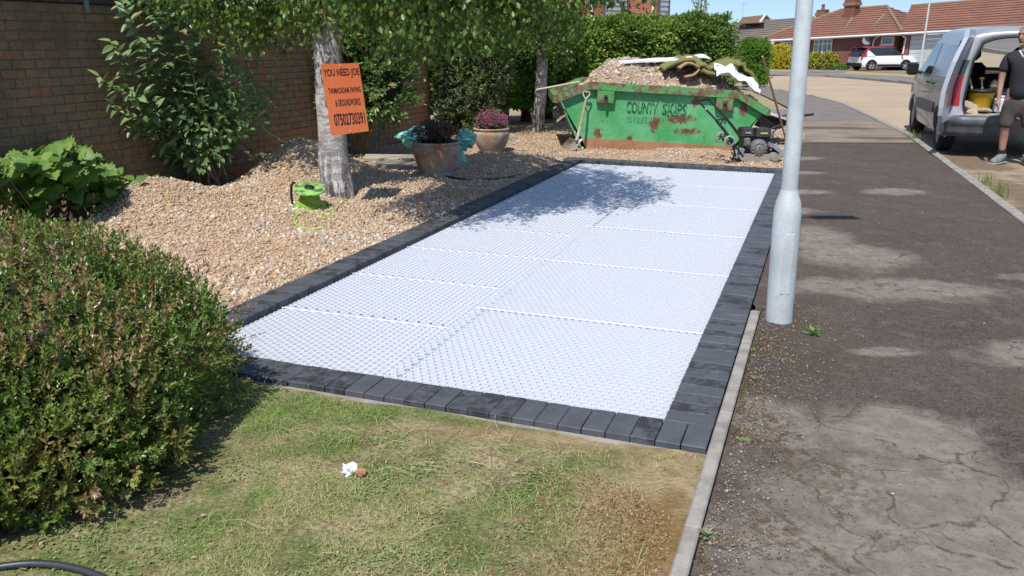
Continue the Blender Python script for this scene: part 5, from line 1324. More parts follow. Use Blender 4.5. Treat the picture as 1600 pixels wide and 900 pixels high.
ribbon('turf_strip', [(1036, 108, 12.45), (1058, 101, 12.45), (1078, 96.5, 12.45), (1096, 99, 12.4), (1110, 106, 12.4), (1124, 108, 12.4), (1140, 101.5, 12.45), (1156, 100, 12.5), (1168, 107, 12.5), (1180, 122, 12.5), (1189, 136, 12.5)], .62, .05, 'turf_green', tf, .09, rise=.05)
ribbon('turf_fold', [(1062, 107, 12.3), (1074, 99.5, 12.3), (1086, 101, 12.3), (1093, 108, 12.3), (1084, 117, 12.3), (1070, 121, 12.3)], .22, .03, 'turf_back', tf, .02)
ribbon('turf_edge', [(1098, 110, 12.33), (1112, 116, 12.33), (1122, 117, 12.33), (1132, 112, 12.33)], .25, .05, 'turf_green', tf, .04)
ribbon('white_sheet', [(968, 99, 12.75), (1000, 97.5, 12.75), (1040, 95, 12.75), (1075, 91.5, 12.75), (1100, 89.5, 12.75), (1109, 92, 12.72)], .22, .02, 'paper_white', None, .02, 5, 'long white board lying on the rubble at the back of the skip', 'sheet', rise=.03, smooth=False)
ribbon('white_sheet', [(1120, 116, 12.2), (1136, 117, 12.2), (1152, 121, 12.2), (1166, 130, 12.2), (1180, 141, 12.2), (1187, 147, 12.2)], .26, .012, 'paper_white', None, .10, 7, 'crumpled white plastic sheeting under the turf at the right end of the skip', 'sheet', rise=.13, smooth=False)
M('timber', (.42, .29, .16), .8, .25, 18, c2=(.34, .22, .12)); M('pale_timber', (.55, .44, .30), .8, .2, 18)
mb = MB(); mb.tube([at(838, 140.5, 12.9), at(905, 128, 12.9)], .016, 7); tag(mb.build('timber_offcut', MATS['pale_timber']), 'thin timber offcut sticking out of the left end of the skip', 'timber')
mb = MB()
for k in range(7):
    p = at(1180+random.uniform(-6, 8), 148+random.uniform(-7, 6), 12.5); crumple('rock', p, (.05, .05, .035), MATS['rubble_soil'], load, k, 6, 8, .4) if False else None
# long wooden handle
p0, p1 = at(1191.5, 88, 12.0), gp(1230, 226, -.03)
rk = thing('rake', 'long wooden handled rake leaning against the right end of the skip', 'rake', p1)
mb = MB(); mb.tube([p0, p0.lerp(p1, .5)+Vector((.004, 0, 0)), p1], [.015, .016, .015], 10); mb.build('handle', MATS['timber'], rk)
mb = MB(); mb.box(p1+Vector((0, 0, .02)), (.34, .02, .025), (0, 0, .3))
for q in range(9): mb.box(p1+Vector((-.15+q*.0375, -.015, -.01)), (.006, .006, .07), (0.2, 0, .3))
mb.build('rake_head', MATS['rust_dark'], rk)
# shovel
sv = thing('shovel', 'shovel with D-shaped wooden handle leaning on the left of the skip, blade in the gravel', 'shovel', gp(895, 232, 0))
a, c_ = at(903, 213, 11.85), at(915.5, 155, 12.03)
mb = MB(); mb.tube([a, a.lerp(c_, .5), c_], [.021, .0175, .016], 12)
mb.build('shaft', MATS['timber'], sv)
mb = MB(); f1, f2 = at(911.5, 143, 12.05), at(921.5, 144.5, 12.05)
mb.tube([c_, at(912.5, 151, 12.04), at(911, 146, 12.05), f1], .010, 8); mb.tube([c_, at(918.5, 151.5, 12.04), at(921.5, 148, 12.05), f2], .010, 8); mb.build('yoke', MATS['galvanised'], sv)
mb = MB(); mb.tube([f1, f2], .014, 10); mb.build('grip', MATS['timber'], sv)
mb = MB(); mb.tube([a.lerp(c_, .25), a, at(900, 220, 11.78)], [.022, .024, .02], 10); mb.build('socket', MATS['slab'], sv)
bl = [[None]*6 for _ in range(6)]; t0, t1, b0_, b1_ = at(890, 214, 11.82), at(911, 216.5, 11.82), gp(877, 230.5, .015), gp(899, 236, .015)
for i in range(6):
    for j in range(6):
        u, v_ = j/5, i/5; p = (t0.lerp(t1, u)).lerp(b0_.lerp(b1_, u), v_); p = p+Vector((0, .0, -.02*math.sin(u*math.pi)+.012*v_)); bl[i][j] = p
mb = MB(); mb.grid(bl); mb.grid([[p+Vector((0, .004, -.004)) for p in r_] for r_ in bl]); M('worn_steel', (.42, .38, .31), .5, .25, 20, metal=.3); mb.build('blade', MATS['worn_steel'], sv)

# ================================================================== PLATE COMPACTOR
M('engine_black', (.025, .025, .028), .5, .3, 20); M('engine_grey', (.16, .16, .165), .55, .3, 30, c2=(.07, .07, .07)); M('dusty_steel', (.30, .28, .24), .75, .3, 14); M('blue_grey', (.20, .26, .33), .5, .2, 12); M('wheel_grey', (.33, .32, .31), .6, .2, 10); M('red_plastic', (.45, .02, .03), .5, .1, 10); M('label_yellow', (.55, .42, .08), .5, .1, 10)
DC = 10.78
cp = thing('plate_compactor', 'black petrol plate compactor with folded handle in front of the skip', 'compactor', gp(1188, 253, -.02))
def c3(px_, py_, dy=0.0): return at(px_, py_, DC)+Vector((0, dy, 0))
def loopY(pts, dy0, dy1, name, mat, bev=False):
    m_ = MB(); m_.prism([c3(x, y, dy0) for x, y in pts], (0, dy1-dy0, 0)); return m_.build(name, MATS[mat], cp)
loopY([(1154, 243), (1157, 241), (1218, 241), (1224, 239), (1226, 242), (1218, 250), (1212, 253), (1164, 253), (1158, 250)], 0, .42, 'base_plate', 'dusty_steel')
mb = MB(); mb.tube([c3(1210, 246, -.03), c3(1210, 246, .40)], .062, 22); mb.build('exciter_housing', MATS['dusty_steel'], cp)
mb = MB(); mb.tube([c3(1210, 246, -.045), c3(1210, 246, -.03)], .045, 18); mb.build('cap', MATS['dusty_steel'], cp)
pts = [(1202, 222), (1212, 226), (1220, 233), (1224.5, 241), (1222, 243), (1217, 238), (1208, 231), (1201, 229)]
loopY(pts, .02, .34, 'belt_guard', 'blue_grey')
loopY([(1166, 214), (1204, 214), (1207, 240), (1163, 240)], .08, .34, 'engine_block', 'engine_black')
mb = MB(); mb.lathe([(.0, 0), (.05, -.012), (.085, -.004), (.108, .02), (.115, .05), (.115, .09)], 28, c3(1186.5, 231.5, -.01), (R(-90), 0, 0), cap=False); sh = mb.build('recoil_cover', MATS['engine_grey'], cp)
mb = MB(); mb.lathe([(.02, 0), (.045, .006), (.05, .016)], 20, c3(1186.5, 231, -.022), (R(-90), 0, 0), cap=False)
for q in range(12):
    a_2 = q*math.pi/6; mb.box(c3(1186.5, 231.5, -.012)+Vector((.078*math.cos(a_2), 0, .078*math.sin(a_2))), (.04, .006, .009), (0, -a_2, 0))
mb.build('recoil_grille', MATS['worn_steel'], cp)
for (x0, x1, y0, y1, nm) in ((1159, 1181, 200.5, 215, 'fuel_tank'), (1181, 1208.5, 201, 216, 'air_filter')):
    a, c_ = c3(x0, y1, 0), c3(x1, y0, 0); m_ = MB(); m_.box(((a.x+c_.x)/2, a.y+.15, (a.z+c_.z)/2), (c_.x-a.x, .26, c_.z-a.z), taper=(.88, .8), bev=.018); o = m_.build(nm, MATS['engine_black'], cp)
    m2 = MB(); m2.box(((a.x+c_.x)/2-a.x*0, a.y+.018, (a.z+c_.z)/2-.0), ((c_.x-a.x)*.42, .006, .022)); l_ = m2.build('label_plate', MATS['label_yellow' if nm == 'air_filter' else 'wheel_grey'], cp)
mb = MB(); mb.tube([c3(1182, 199.5, .16), c3(1184, 203, .14)], .02, 10); mb.box(c3(1185, 199, .1), (.07, .03, .012), (0, .4, 0)); mb.build('fuel_cap', MATS['pale_timber'], cp)
mb = MB(); mb.box(c3(1168, 222, .03), (.075, .06, .10), bev=.01); mb.tube([c3(1163, 218, .02), c3(1168, 226, .0), c3(1172, 219, .02)], .010, 7); mb.tube([c3(1163, 226, .03), c3(1172, 231, .03)], .012, 7); mb.build('carburettor', MATS['engine_grey'], cp)
mb = MB(); mb.box(c3(1201.5, 228, .0), (.03, .03, .03), bev=.005); mb.build('stop_switch', MATS['red_plastic'], cp)
mb = MB(); mb.tube([c3(1152, 248, .04), c3(1156, 236, .04), c3(1163, 236, .04)], .014, 8); mb.box(c3(1159, 238, .04), (.07, .03, .10), (0, .3, 0), bev=.006); mb.build('handle_bracket', MATS['blue_grey'], cp)
REAR = Vector((.20, .30, 0))
for dy in (.0, 1.0):
    o_ = REAR*dy
    m_ = MB(); m_.tube([c3(1161, 244)+o_, c3(1150, 230)+o_, c3(1134, 207)+o_, c3(1117, 185.5)+o_, c3(1103, 171)+o_, c3(1091.5, 158)+o_], .013, 10); m_.build('handle_bar', MATS['engine_black'], cp)
    m_ = MB(); m_.tube([c3(1144, 221)+o_, c3(1132, 204)+o_, c3(1119, 188)+o_], .019, 8); m_.build('bar_sleeve', MATS['engine_black'], cp)
mb = MB(); mb.tube([c3(1091.5, 158), c3(1091.0, 157)+REAR*.2, c3(1091, 156.8)+REAR*.8, c3(1091.5, 158)+REAR], .016, 10); mb.build('grip', MATS['black_rubber'], cp)
mb = MB(); mb.tube([c3(1119, 188), c3(1119, 188)+REAR], .013, 8); mb.tube([c3(1125, 196, 0), c3(1131, 184, .0)], .012, 6); mb.tube([c3(1150, 231, 0), c3(1150, 231, .36)], .014, 8); mb.tube([c3(1147, 230, .02), c3(1150, 243, .05), c3(1145, 252, .06)], .013, 7); mb.build('crossbar', MATS['engine_black'], cp)
mb = MB(); mb.tube([c3(1101.5, 169, -.016), c3(1103, 171, -.016)], .007, 6); mb.build('clamp_bolt', MATS['white_paint'], cp)
for dy in (-.06, .40):
    wc = c3(1138, 219.5, dy); wt = thing('tmpw', 'x', 'x'); bpy.data.objects.remove(wt)
    m_ = MB(); m_.lathe([(.052, -.018), (.066, -.02), (.070, -.010), (.070, .010), (.066, .02), (.052, .018)], 28, wc, (R(90), 0, 0), cap=False); m_.lathe([(.052, -.018), (.052, .018)], 28, wc, (R(90), 0, 0), cap=False)
    wh_ = m_.build('transport_wheel', MATS['wheel_grey'], cp)
    m_ = MB(); m_.tube([wc+Vector((0, -.022, 0)), wc+Vector((0, .022, 0))], .014, 12)
    for q in range(5):
        a_2 = q*2*math.pi/5+.3; m_.box(wc+Vector((.033*math.cos(a_2), 0, .033*math.sin(a_2))), (.045, .014, .012), (0, -a_2, 0))
    m_.build('wheel_spokes', MATS['engine_black'], cp)
    m_ = MB(); m_.tube([wc, c3(1150, 231, max(0, min(dy, .36)))], .012, 7); m_.build('axle_arm', MATS['engine_black'], cp)

# ================================================================== WHEELBARROW
wb = thing('wheelbarrow', 'black wheelbarrow behind the compactor, half hidden by skip and lamp post', 'wheelbarrow', gp(1212, 214, -.03))
DW = 12.75
def w3(px_, py_, dy=0.0): return at(px_, py_, DW)+Vector((0, dy, 0))
tl, tr_, br_, bl_ = w3(1180, 171, 0), w3(1236, 190, 0), w3(1222, 202, .08), w3(1168, 207, .08)
mb = MB(); dpt = Vector((0, .62, .03)); ins = Vector((0, .48, 0))
ring = [tl, tr_, tr_+dpt, tl+dpt]; bot = [bl_, br_, br_+ins, bl_+ins]
mb.add([*ring, *bot], [(0, 1, 5, 4), (1, 2, 6, 5), (2, 3, 7, 6), (3, 0, 4, 7), (4, 5, 6, 7)]); mb.build('tray', MATS['black_rubber'], wb)
mb = MB(); mb.tube(ring, .012, 8, closed=True); mb.build('tray_rim', MATS['galvanised'], wb)
for dy in (.05, .5):
    m_ = MB(); m_.tube([w3(1160, 212, dy), w3(1200, 205, dy), w3(1222, 195, dy), w3(1238, 186, dy), w3(1256, 181, dy)], .014, 8); m_.build('frame_bar', MATS['engine_black'], wb)
    m_ = MB(); m_.tube([w3(1256, 181, dy), w3(1273, 179, dy)], .019, 10); m_.build('grip', MATS['black_rubber'], wb)
    m_ = MB(); m_.tube([w3(1224, 195, dy), w3(1210, 206, dy), w3(1208, 222, dy), w3(1200, 224, dy)], .012, 8); m_.build('leg', MATS['engine_black'], wb)
mb = MB(); mb.lathe([(.10, -.04), (.17, -.035), (.185, 0), (.17, .035), (.10, .04)], 26, w3(1150, 212, .28), (R(90), 0, 0)); mb.build('wheel', MATS['black_rubber'], wb)

# ================================================================== VEHICLES
b = NB('van_paint'); v = b.pos(); c = b.mix(b.ramp(b.noise(v, 3, 5, .6), [(.4, 0.), (.7, 1.)]), (.40, .415, .42), (.32, .335, .335)); b.base(c); b.set(.34, .3, .5); b.p.inputs['Coat Weight'].default_value = .5
b = NB('van_inner_paint'); b.base((.42, .44, .48)); b.set(.35, .2, .5)
b = NB('car_white'); b.base((.78, .79, .80)); b.set(.25, 0, .5); b.p.inputs['Coat Weight'].default_value = .4
b = NB('car_red'); b.base((.35, .02, .03)); b.set(.25, 0, .5)
b = NB('tinted_glass'); b.base((.02, .025, .03)); b.set(.06, 0, .8)
b = NB('grey_glass'); b.base((.16, .17, .18)); b.set(.18, .1, .6)
b = NB('clear_glass'); b.set(.02, 0, .5); b.base((.75, .85, .85)); b.p.inputs['Transmission Weight'].default_value = 1.0; b.p.inputs['IOR'].default_value = 1.05
b = NB('tail_lamp_red'); b.base((.38, .015, .025)); b.set(.18, 0, .6)
M('bumper_grey', (.075, .085, .10), .45, .2, 8, c2=(.13, .14, .15)); M('alloy', (.50, .50, .52), .35, .12, 20, metal=.6); M('cabin_dark', (.02, .02, .022), .9, .3, 8); M('sill_cream', (.52, .47, .40), .7, .35, 12, c2=(.30, .24, .17))
M('bucket_yellow', (.62, .40, .02), .45, .15, 12); M('stone_pale', (.42, .36, .28), .9, .3, 12); M('plate_yellow', (.60, .45, .04), .5, .1, 10); M('tub_blue_white', (.55, .62, .75), .5, .1, 10)
def wheel(parent, x, y, r, wdt, out, name='wheel', spokes=5, rim='alloy', rf=.68):
    """out = +1/-1 outer side along local y"""
    g_ = bpy.data.objects.new(name, None); 
    m_ = MB(); prof = [(r*rf, -wdt/2), (r*.93, -wdt/2), (r, -wdt*.32), (r, wdt*.32), (r*.93, wdt/2), (r*rf, wdt/2)]
    m_.lathe(prof, 40, (x, y, r), (R(90), 0, 0), cap=False); m_.lathe([(r*rf, -wdt/2), (r*rf, wdt/2)], 40, (x, y, r), (R(90), 0, 0), cap=False)
    ty = m_.build('tyre', MATS['black_rubber'], parent, world=False)
    m_ = MB(); yo = y+out*wdt*.36
    m_.lathe([(r*.16, 0), (r*.15, .03)], 20, (x, yo-out*.0, r), (R(-90 if out > 0 else 90), 0, 0))
    m_.lathe([(r*rf*.92, -.01), (r*rf*1.0, .012), (r*rf*.99, -.03), (r*rf*.9, -.05)], 40, (x, yo+out*.01, r), (R(-90 if out > 0 else 90), 0, 0), cap=False)
    for q in range(spokes):
        a_ = q*2*math.pi/spokes+.3; m_.box((x+r*rf*.5*math.cos(a_), yo, r+r*rf*.5*math.sin(a_)), (r*rf*.92, .025, r*.17), (0, -a_, 0), bev=.006)
    m_.build('rim', MATS[rim], ty, world=False)
    m_ = MB(); m_.lathe([(0.001, 0), (r*rf, 0)], 28, (x, y+out*wdt*.12, r), (R(-90 if out > 0 else 90), 0, 0), cap=False); m_.build('brake_disc', MATS['cabin_dark'], ty, world=False)
    return ty
def arch(x, z, x0, r_, rz):
    d = abs(x-x0)
    return max(z, rz+math.sqrt(max(0, r_*r_-d*d))) if d < r_ else z
def side_shell(mb, yf, zb, zt, xs, nz, sgn, thick=0.0):
    G = []
    for x in xs:
        a_, c_ = zb(x), zt(x); row = []
        for j in range(nz):
            z = a_+(c_-a_)*j/(nz-1); row.append((x, sgn*yf(x, z), z))
        G.append(row)
    mb.grid(G)
def patch(mb, quad, yf, sgn, off, nx=12, nz=8, rc=0.0):
    """bilinear patch between 4 (x,z) corners laid on the side; bl, br, tr, tl"""
    (ax, az), (bx_, bz), (cx_, cz), (dx_, dz) = quad; G = []
    for i in range(nx+1):
        u = i/nx; row = []
        e = 0.0
        if rc: e = rc*(1-math.sqrt(max(0, 1-max(0, abs(u-.5)*2-1+rc*2)**2/(rc*2)**2)))
        for j in range(nz+1):
            v_ = e+(1-2*e)*j/nz; x = (ax*(1-u)+bx_*u)*(1-v_)+(dx_*(1-u)+cx_*u)*v_; z = (az*(1-u)+bz*u)*(1-v_)+(dz*(1-u)+cz*u)*v_
            row.append((x, sgn*(yf(x, z)+off), z))
        G.append(row)
    mb.grid(G)

# ---- the van
VX, VY = 6.06, 11.80
HD = R(90-17.5)
vl = Vector((-math.sin(HD), math.cos(HD), 0)); vf = Vector((math.cos(HD), math.sin(HD), 0))
v0 = Vector((VX, VY, -.062))-vl*.90
van = thing('van', 'silver-grey panel van parked at the kerb with rear doors open', 'van', v0, HD)
def vyf(x, z):
    y = np.interp(z, [.2, .35, .55, .9, 1.05, 1.25, 1.45, 1.6, 1.7], [.84, .875, .90, .895, .875, .83, .775, .725, .66])
    return float(y-.05*sstep(3.2, 4.35, x)*(1+1.2*(x > 3.9)*(x-3.9))-.015*sstep(.3, 0, x))
WR, WF, RW = .72, 3.40, .315
def vzb(x):
    z = .24+.06*float(sstep(.25, 0, x)); z = arch(x, z, WR, .385, .28); return arch(x, z, WF, .385, .28)
def vzt(x): return float(np.interp(x, [0, .1, 2.30, 2.55, 2.85, 3.15, 3.4, 3.8, 4.1, 4.3], [1.56, 1.60, 1.62, 1.56, 1.34, 1.12, 1.03, .95, .86, .72]))
xs_ = sorted(set(list(np.linspace(0, 4.3, 90))+[WR-.385, WR+.385, WF-.385, WF+.385]+list(np.linspace(WR-.385, WR+.385, 25))+list(np.linspace(WF-.385, WF+.385, 25))))
for sgn in (1, -1):
    mb = MB(); side_shell(mb, vyf, vzb, vzt, xs_, 22, sgn); mb.build('side_panel', MATS['van_paint'], van, world=False)
    for x0 in (WR, WF):
        G = []; mb = MB()
        for q in range(17):
            a_ = math.pi*q/16; x = x0+.385*math.cos(a_); z = .28+.385*math.sin(a_); yy = vyf(x, z); G.append([(x, sgn*yy, z), (x, sgn*(yy+.014), z), (x0+.355*math.cos(a_), sgn*(yy+.014), .28+.355*math.sin(a_)), (x0+.355*math.cos(a_), sgn*(yy-.28), .28+.355*math.sin(a_))])
        mb.grid(G); mb.build('wheel_arch', MATS['bumper_grey'], van, world=False)
    wheel(van, WR, sgn*.775, RW, .20, sgn, spokes=7); wheel(van, WF, sgn*.775, RW, .20, sgn, spokes=7)
    mb = MB(); patch(mb, [(1.95, 1.04), (3.0, 1.07), (2.62, 1.50), (2.02, 1.53)], vyf, sgn, .006, rc=.05); mb.build('door_window', MATS['tinted_glass'], van, world=False)
    mb = MB(); patch(mb, [(.42, 1.05), (1.62, 1.04), (1.60, 1.50), (.62, 1.50)], vyf, sgn, .006, rc=.08); mb.build('side_window', MATS['grey_glass'], van, world=False)
    mb = MB(); patch(mb, [(.38, 1.02), (1.66, 1.01), (1.66, 1.03), (.39, 1.035)], vyf, sgn, .010, nz=1); mb.build('window_trim', MATS['alloy'], van, world=False)
    mb = MB(); patch(mb, [(1.15, .50), (2.92, .47), (2.92, .64), (1.15, .66)], vyf, sgn, .016, rc=.06); mb.build('side_moulding', MATS['bumper_grey'], van, world=False)
    for xg in (1.78, 2.98):
        mb = MB(); patch(mb, [(xg, .32), (xg+.012, .32), (xg+.012, 1.52 if xg < 2 else 1.05), (xg, 1.52 if xg < 2 else 1.05)], vyf, sgn, .0025, nx=1, nz=14); mb.build('door_gap', MATS['black_rubber'], van, world=False)
    mb = MB(); mb.box((1.98, sgn*(vyf(2, .93)+.02), .93), (.17, .03, .03), bev=.008); mb.build('door_handle', MATS['black_plastic'], van, world=False)
    mb = MB(); mb.box((1.5, sgn*(vyf(1.5, .93)+.02), .93), (.15, .03, .03), bev=.008); mb.build('door_handle', MATS['black_plastic'], van, world=False)
    mb = MB(); mb.box((3.0, sgn*1.02, 1.10), (.10, .18, .21), (0, 0, sgn*.2), bev=.03); mb.tube([(3.02, sgn*.86, 1.04), (3.0, sgn*.97, 1.05)], .025, 8); mb.build('door_mirror', MATS['black_plastic'], van, world=False)
    mb = MB(); mb.box((3.95, sgn*(vyf(3.95, .72)-.005), .74), (.34, .05, .15), (0, 0, -sgn*.12), bev=.02); mb.build('headlamp', MATS['clear_glass'], van, world=False)
    # rear pillar lamps
    mb = MB(); G = []
    for i in range(9):
        z = .70+.40*i/8; yy = vyf(.02, z); G.append([(.10, sgn*(yy+.008), z), (-.012, sgn*(yy-.004), z), (-.022, sgn*(yy-.05), z), (-.020, sgn*(yy-.115+.02*(i/8)), z)])
    mb.grid(G); mb.build('tail_lamp', MATS['tail_lamp_red'], van, world=False)
    mb = MB(); G = []
    for i in range(5):
        z = 1.105+.20*i/4; yy = vyf(.02, z); G.append([(.06, sgn*(yy+.008), z), (-.012, sgn*(yy-.004), z), (-.020, sgn*(yy-.05), z), (-.018, sgn*(yy-.085), z)])
    mb.grid(G); mb.build('lamp_cover', MATS['tinted_glass'], van, world=False)
# roof, bonnet, rear frame, bumpers
def crown(x, y_edge, z_edge, h, n=15):
    return [(x, y_edge*math.cos(math.pi*k/(n-1)), z_edge+h*math.sin(math.pi*k/(n-1))**.6) for k in range(n)]
mb = MB(); G = [crown(x, vyf(x, vzt(x)), vzt(x), .155-.03*(x < .12)) for x in np.linspace(0, 2.42, 16)]; mb.grid(G); mb.build('roof', MATS['van_paint'], van, world=False)
mb = MB(); G = [crown(x, vyf(x, vzt(x)), vzt(x), .055) for x in np.linspace(3.28, 4.3, 10)]; mb.grid(G); mb.build('bonnet', MATS['van_paint'], van, world=False)
mb = MB(); top_ = crown(2.42, vyf(2.42, vzt(2.42)), vzt(2.42), .15); low_ = crown(3.30, vyf(3.3, vzt(3.3)), vzt(3.3), .05)
mb.grid([[Vector(a).lerp(Vector(c_), t) for a, c_ in zip(top_, low_)] for t in (0, .5, 1)]); mb.build('windscreen', MATS['clear_glass'], van, world=False)
mb = MB(); mb.grid([[(4.3, y, z) for y in (-.78, -.4, 0, .4, .78)] for z in (.3, .5, .74)]); mb.box((4.33, 0, .42), (.16, 1.64, .30), bev=.05); mb.build('front_bumper', MATS['bumper_grey'], van, world=False)
# rear frame ring
def outer(k, n):
    # runs from the left bottom up over the roof to the right bottom
    L1 = [(vyf(0, z), z) for z in np.linspace(.50, vzt(0), 14)]; top_ = [(p[1], p[2]) for p in crown(0, vyf(0, vzt(0)), vzt(0), .125, 17)][1:-1]; return L1+top_+[(-y, z) for y, z in reversed(L1)]
O_ = outer(0, 0)
def inner_pt(y, z):
    yi = max(-.665, min(.665, y*.80)); zi = .565 if z < .6 else min(z*.985-.02, 1.585)
    m = np.interp(z, [.5, .62, 1.3, 1.5, 1.8], [.70, .71, .665, .60, .50]) if abs(y) > .4 else abs(y)*.9
    return (math.copysign(min(abs(y), m), y), zi)
I_ = []
for (y, z) in O_:
    if abs(y) > .45 and z < 1.5: I_.append((math.copysign(float(np.interp(z, [.5, .6, .75, 1.3, 1.5], [.60, .69, .72, .675, .60])), y), float(np.interp(z, [.5, .58, .7, 1.5], [.575, .60, .72, 1.47]))))
    else:
        t = abs(y)/.76; I_.append((y*.80, 1.605-.10*t**4))
mb = MB(); G = [[(0.0, *o_), (-.012, o_[0]*.97+i_[0]*.03, o_[1]*.97+i_[1]*.03), (-.012, o_[0]*.35+i_[0]*.65, o_[1]*.35+i_[1]*.65), (.03, *i_), (.16, i_[0]*1.02, i_[1]*1.0)] for o_, i_ in zip(O_, I_)]
mb.grid(G); mb.build('rear_frame', MATS['van_inner_paint'], van, world=False)
mb = MB(); mb.tube([(-.016, *i_) for i_ in I_], .013, 6); mb.tube([(-.016, I_[0][0], I_[0][1]), (-.016, 0, .545), (-.016, I_[-1][0], I_[-1][1])], .013, 6); mb.build('door_seal', MATS['black_rubber'], van, world=False)
mb = MB(); G = []
prof = [(.10, .575), (-.06, .57), (-.115, .54), (-.125, .46), (-.10, .44), (-.11, .36), (-.07, .29), (.10, .27)]
ny = 25
for i in range(ny):
    u = -1+2*i/(ny-1); yy = .905*math.sin(u*math.pi/2)**1 if False else .905*u; pull = .22*max(0, abs(u)-.82)/.18; G.append([(x+(pull if x < .1 else 0)**1.3, yy, z) for x, z in prof])
mb.grid(G); 
for s_ in (-1, 1):
    mb.grid([[(x, s_*.905, z) for x in (.08, .33)] for z in (.27, .42, .575)])
mb.build('rear_bumper', MATS['bumper_grey'], van, world=False)
mb = MB(); mb.box((.06, 0, .578), (.20, 1.36, .02)); mb.build('load_sill', MATS['sill_cream'], van, world=False)
mb = MB(); mb.box((1.2, 0, .57), (2.2, 1.40, .02)); mb.build('cargo_floor', MATS['cabin_dark'], van, world=False)
for s_ in (-1, 1):
    mb = MB(); G = [[(x, s_*min(.70, vyf(x, z)-.10), z) for z in (.57, .9, 1.2, 1.45)] for x in np.linspace(.12, 3.2, 12)]; mb.grid([[p for p in r_] for r_ in G]); mb.build('inner_lining', MATS['cabin_dark'], van, world=False)
mb = MB(); mb.grid([[(x, y, 1.60+(.06 if abs(y) < .5 else 0)) for y in (-.66, -.4, 0, .4, .66)] for x in (.1, 1.2, 2.4)]); mb.build('roof_lining', MATS['cabin_dark'], van, world=False)
mb = MB(); mb.box((3.1, 0, .82), (.35, 1.45, .42), bev=.08); mb.build('dashboard', MATS['cabin_dark'], van, world=False)
for s_ in (-1, 1):
    mb = MB(); mb.box((1.98, s_*.36, .92), (.14, .50, .62), (0, .12, 0), bev=.06); mb.box((2.25, s_*.36, .66), (.5, .5, .16), bev=.05); st_ = mb.build('seat', MATS['cabin_dark'], van, world=False)
    yh = s_*.36
    mb = MB(); mb.box((1.93, s_*.36, 1.36), (.10, .29, .20), (0, .12, 0), bev=.06); mb.tube([(1.95, s_*.36-.05, 1.16), (1.94, s_*.36-.05, 1.3)], .008, 6); mb.tube([(1.95, s_*.36+.05, 1.16), (1.94, s_*.36+.05, 1.3)], .008, 6); mb.build('headrest', MATS['cabin_dark'], st_, world=False)
mb = MB(); mb.box((1.75, 0, .82), (.10, 1.36, .50), bev=.06); mb.build('folded_seat', MATS['cabin_dark'], van, world=False)
# open rear door, swung out past a right angle, its inner side just in view
def rear_door(s_, ang):
    hinge = Vector((-.005, s_*.885, 0)); d = Vector((-math.cos(ang), s_*math.sin(ang), 0)); th = Vector((math.sin(ang)*1.0, s_*math.cos(ang), 0))*.055
    zs = np.linspace(.50, 1.70, 13); m_ = MB(); G = []
    for z in zs:
        lean = (.895-vyf(0, min(z, 1.6)))*1.0; h0 = hinge-Vector((0, s_*lean, 0)); wd = .66-.08*max(0, (z-1.3)/.4)-.10*max(0, (.62-z)/.12); p, q = h0, h0+d*wd
        G.append([tuple(p+Vector((0, 0, z))), tuple(p.lerp(q, .06)+Vector((0, 0, z))-th*0), tuple(q+Vector((0, 0, z))), tuple(q+th+Vector((0, 0, z))), tuple(p+th+Vector((0, 0, z)))])
    m_.grid(G, smooth=False, closed=True); k = len(m_.v); m_.f += [tuple(range(5)), tuple(range(k-1, k-6, -1))]; m_.sm += [False]*2
    o = m_.build('rear_door', MATS['van_inner_paint'], van, world=False)
    m_ = MB()
    for z in (.72, 1.0, 1.22): q = hinge+d*.3; m_.box(q+Vector((0, 0, z))-th*.15, (.03, .02, .07), (0, 0, math.atan2(d.y, d.x)))
    m_.box(hinge+d*.62+Vector((0, 0, .98))-th*.1, (.03, .03, .12), (0, 0, math.atan2(d.y, d.x))); m_.build('latch', MATS['black_plastic'], o, world=False)
    m_ = MB(); m_.prism([tuple(hinge+d*.12+Vector((0, -s_*.07, 1.12))+th*1.04), tuple(hinge+d*.58+Vector((0, -s_*.07, 1.12))+th*1.04), tuple(hinge+d*.54+Vector((0, -s_*.15, 1.56))+th*1.04), tuple(hinge+d*.12+Vector((0, -s_*.15, 1.56))+th*1.04)], th*.1); m_.build('door_glass', MATS['tinted_glass'], o, world=False)
rear_door(1, R(17)); rear_door(-1, R(75))
# things inside the van
def vw(x, y, z): return wm(van) @ Vector((x, y, z))
def vy_at(px_, xl, z):
    lo_, hi_ = -.8, .8
    for _ in range(40):
        m = (lo_+hi_)/2
        P_3 = vw(xl, m, z); d = P_3-Vector((0, 0, EYE)); X_ = 800+F_PX*d.x/(d.y*cp_-d.z*sp_)
        if X_ > px_: lo_ = m
        else: hi_ = m
    return (lo_+hi_)/2
p = vw(.42, vy_at(1533, .42, .8), .59); bk = thing('bucket', 'yellow builder\'s tub with tools in the back of the van', 'bucket', p)
mb = MB(); mb.lathe([(.13, 0), (.165, .24), (.175, .25), (.175, .27), (.16, .27), (.12, .02)], 28, p, cap=False); mb.lathe([(0.001, .01), (.13, .01)], 20, p, cap=False); mb.build('tub', MATS['bucket_yellow'], bk)
mb = MB(); mb.lathe([(.16, 0), (.21, .01), (.215, .03), (.17, .04), (.001, .045)], 28, p+Vector((0, 0, .27)), cap=False); mb.build('rim_tray', MATS['black_plastic'], bk)
mb = MB(); mb.tube([p+Vector((-.14, 0, .30)), p+Vector((-.19, .02, .44)), p+Vector((-.195, .02, .46))], [.016, .018, .012], 8); tag(mb.build('wooden_stick', MATS['pale_timber']), 'pale wooden tool handle standing at the left of the yellow tub', 'tool handle')
hm = thing('hammer', 'hammer with yellow head standing in the middle of the yellow tub', 'hammer', p)
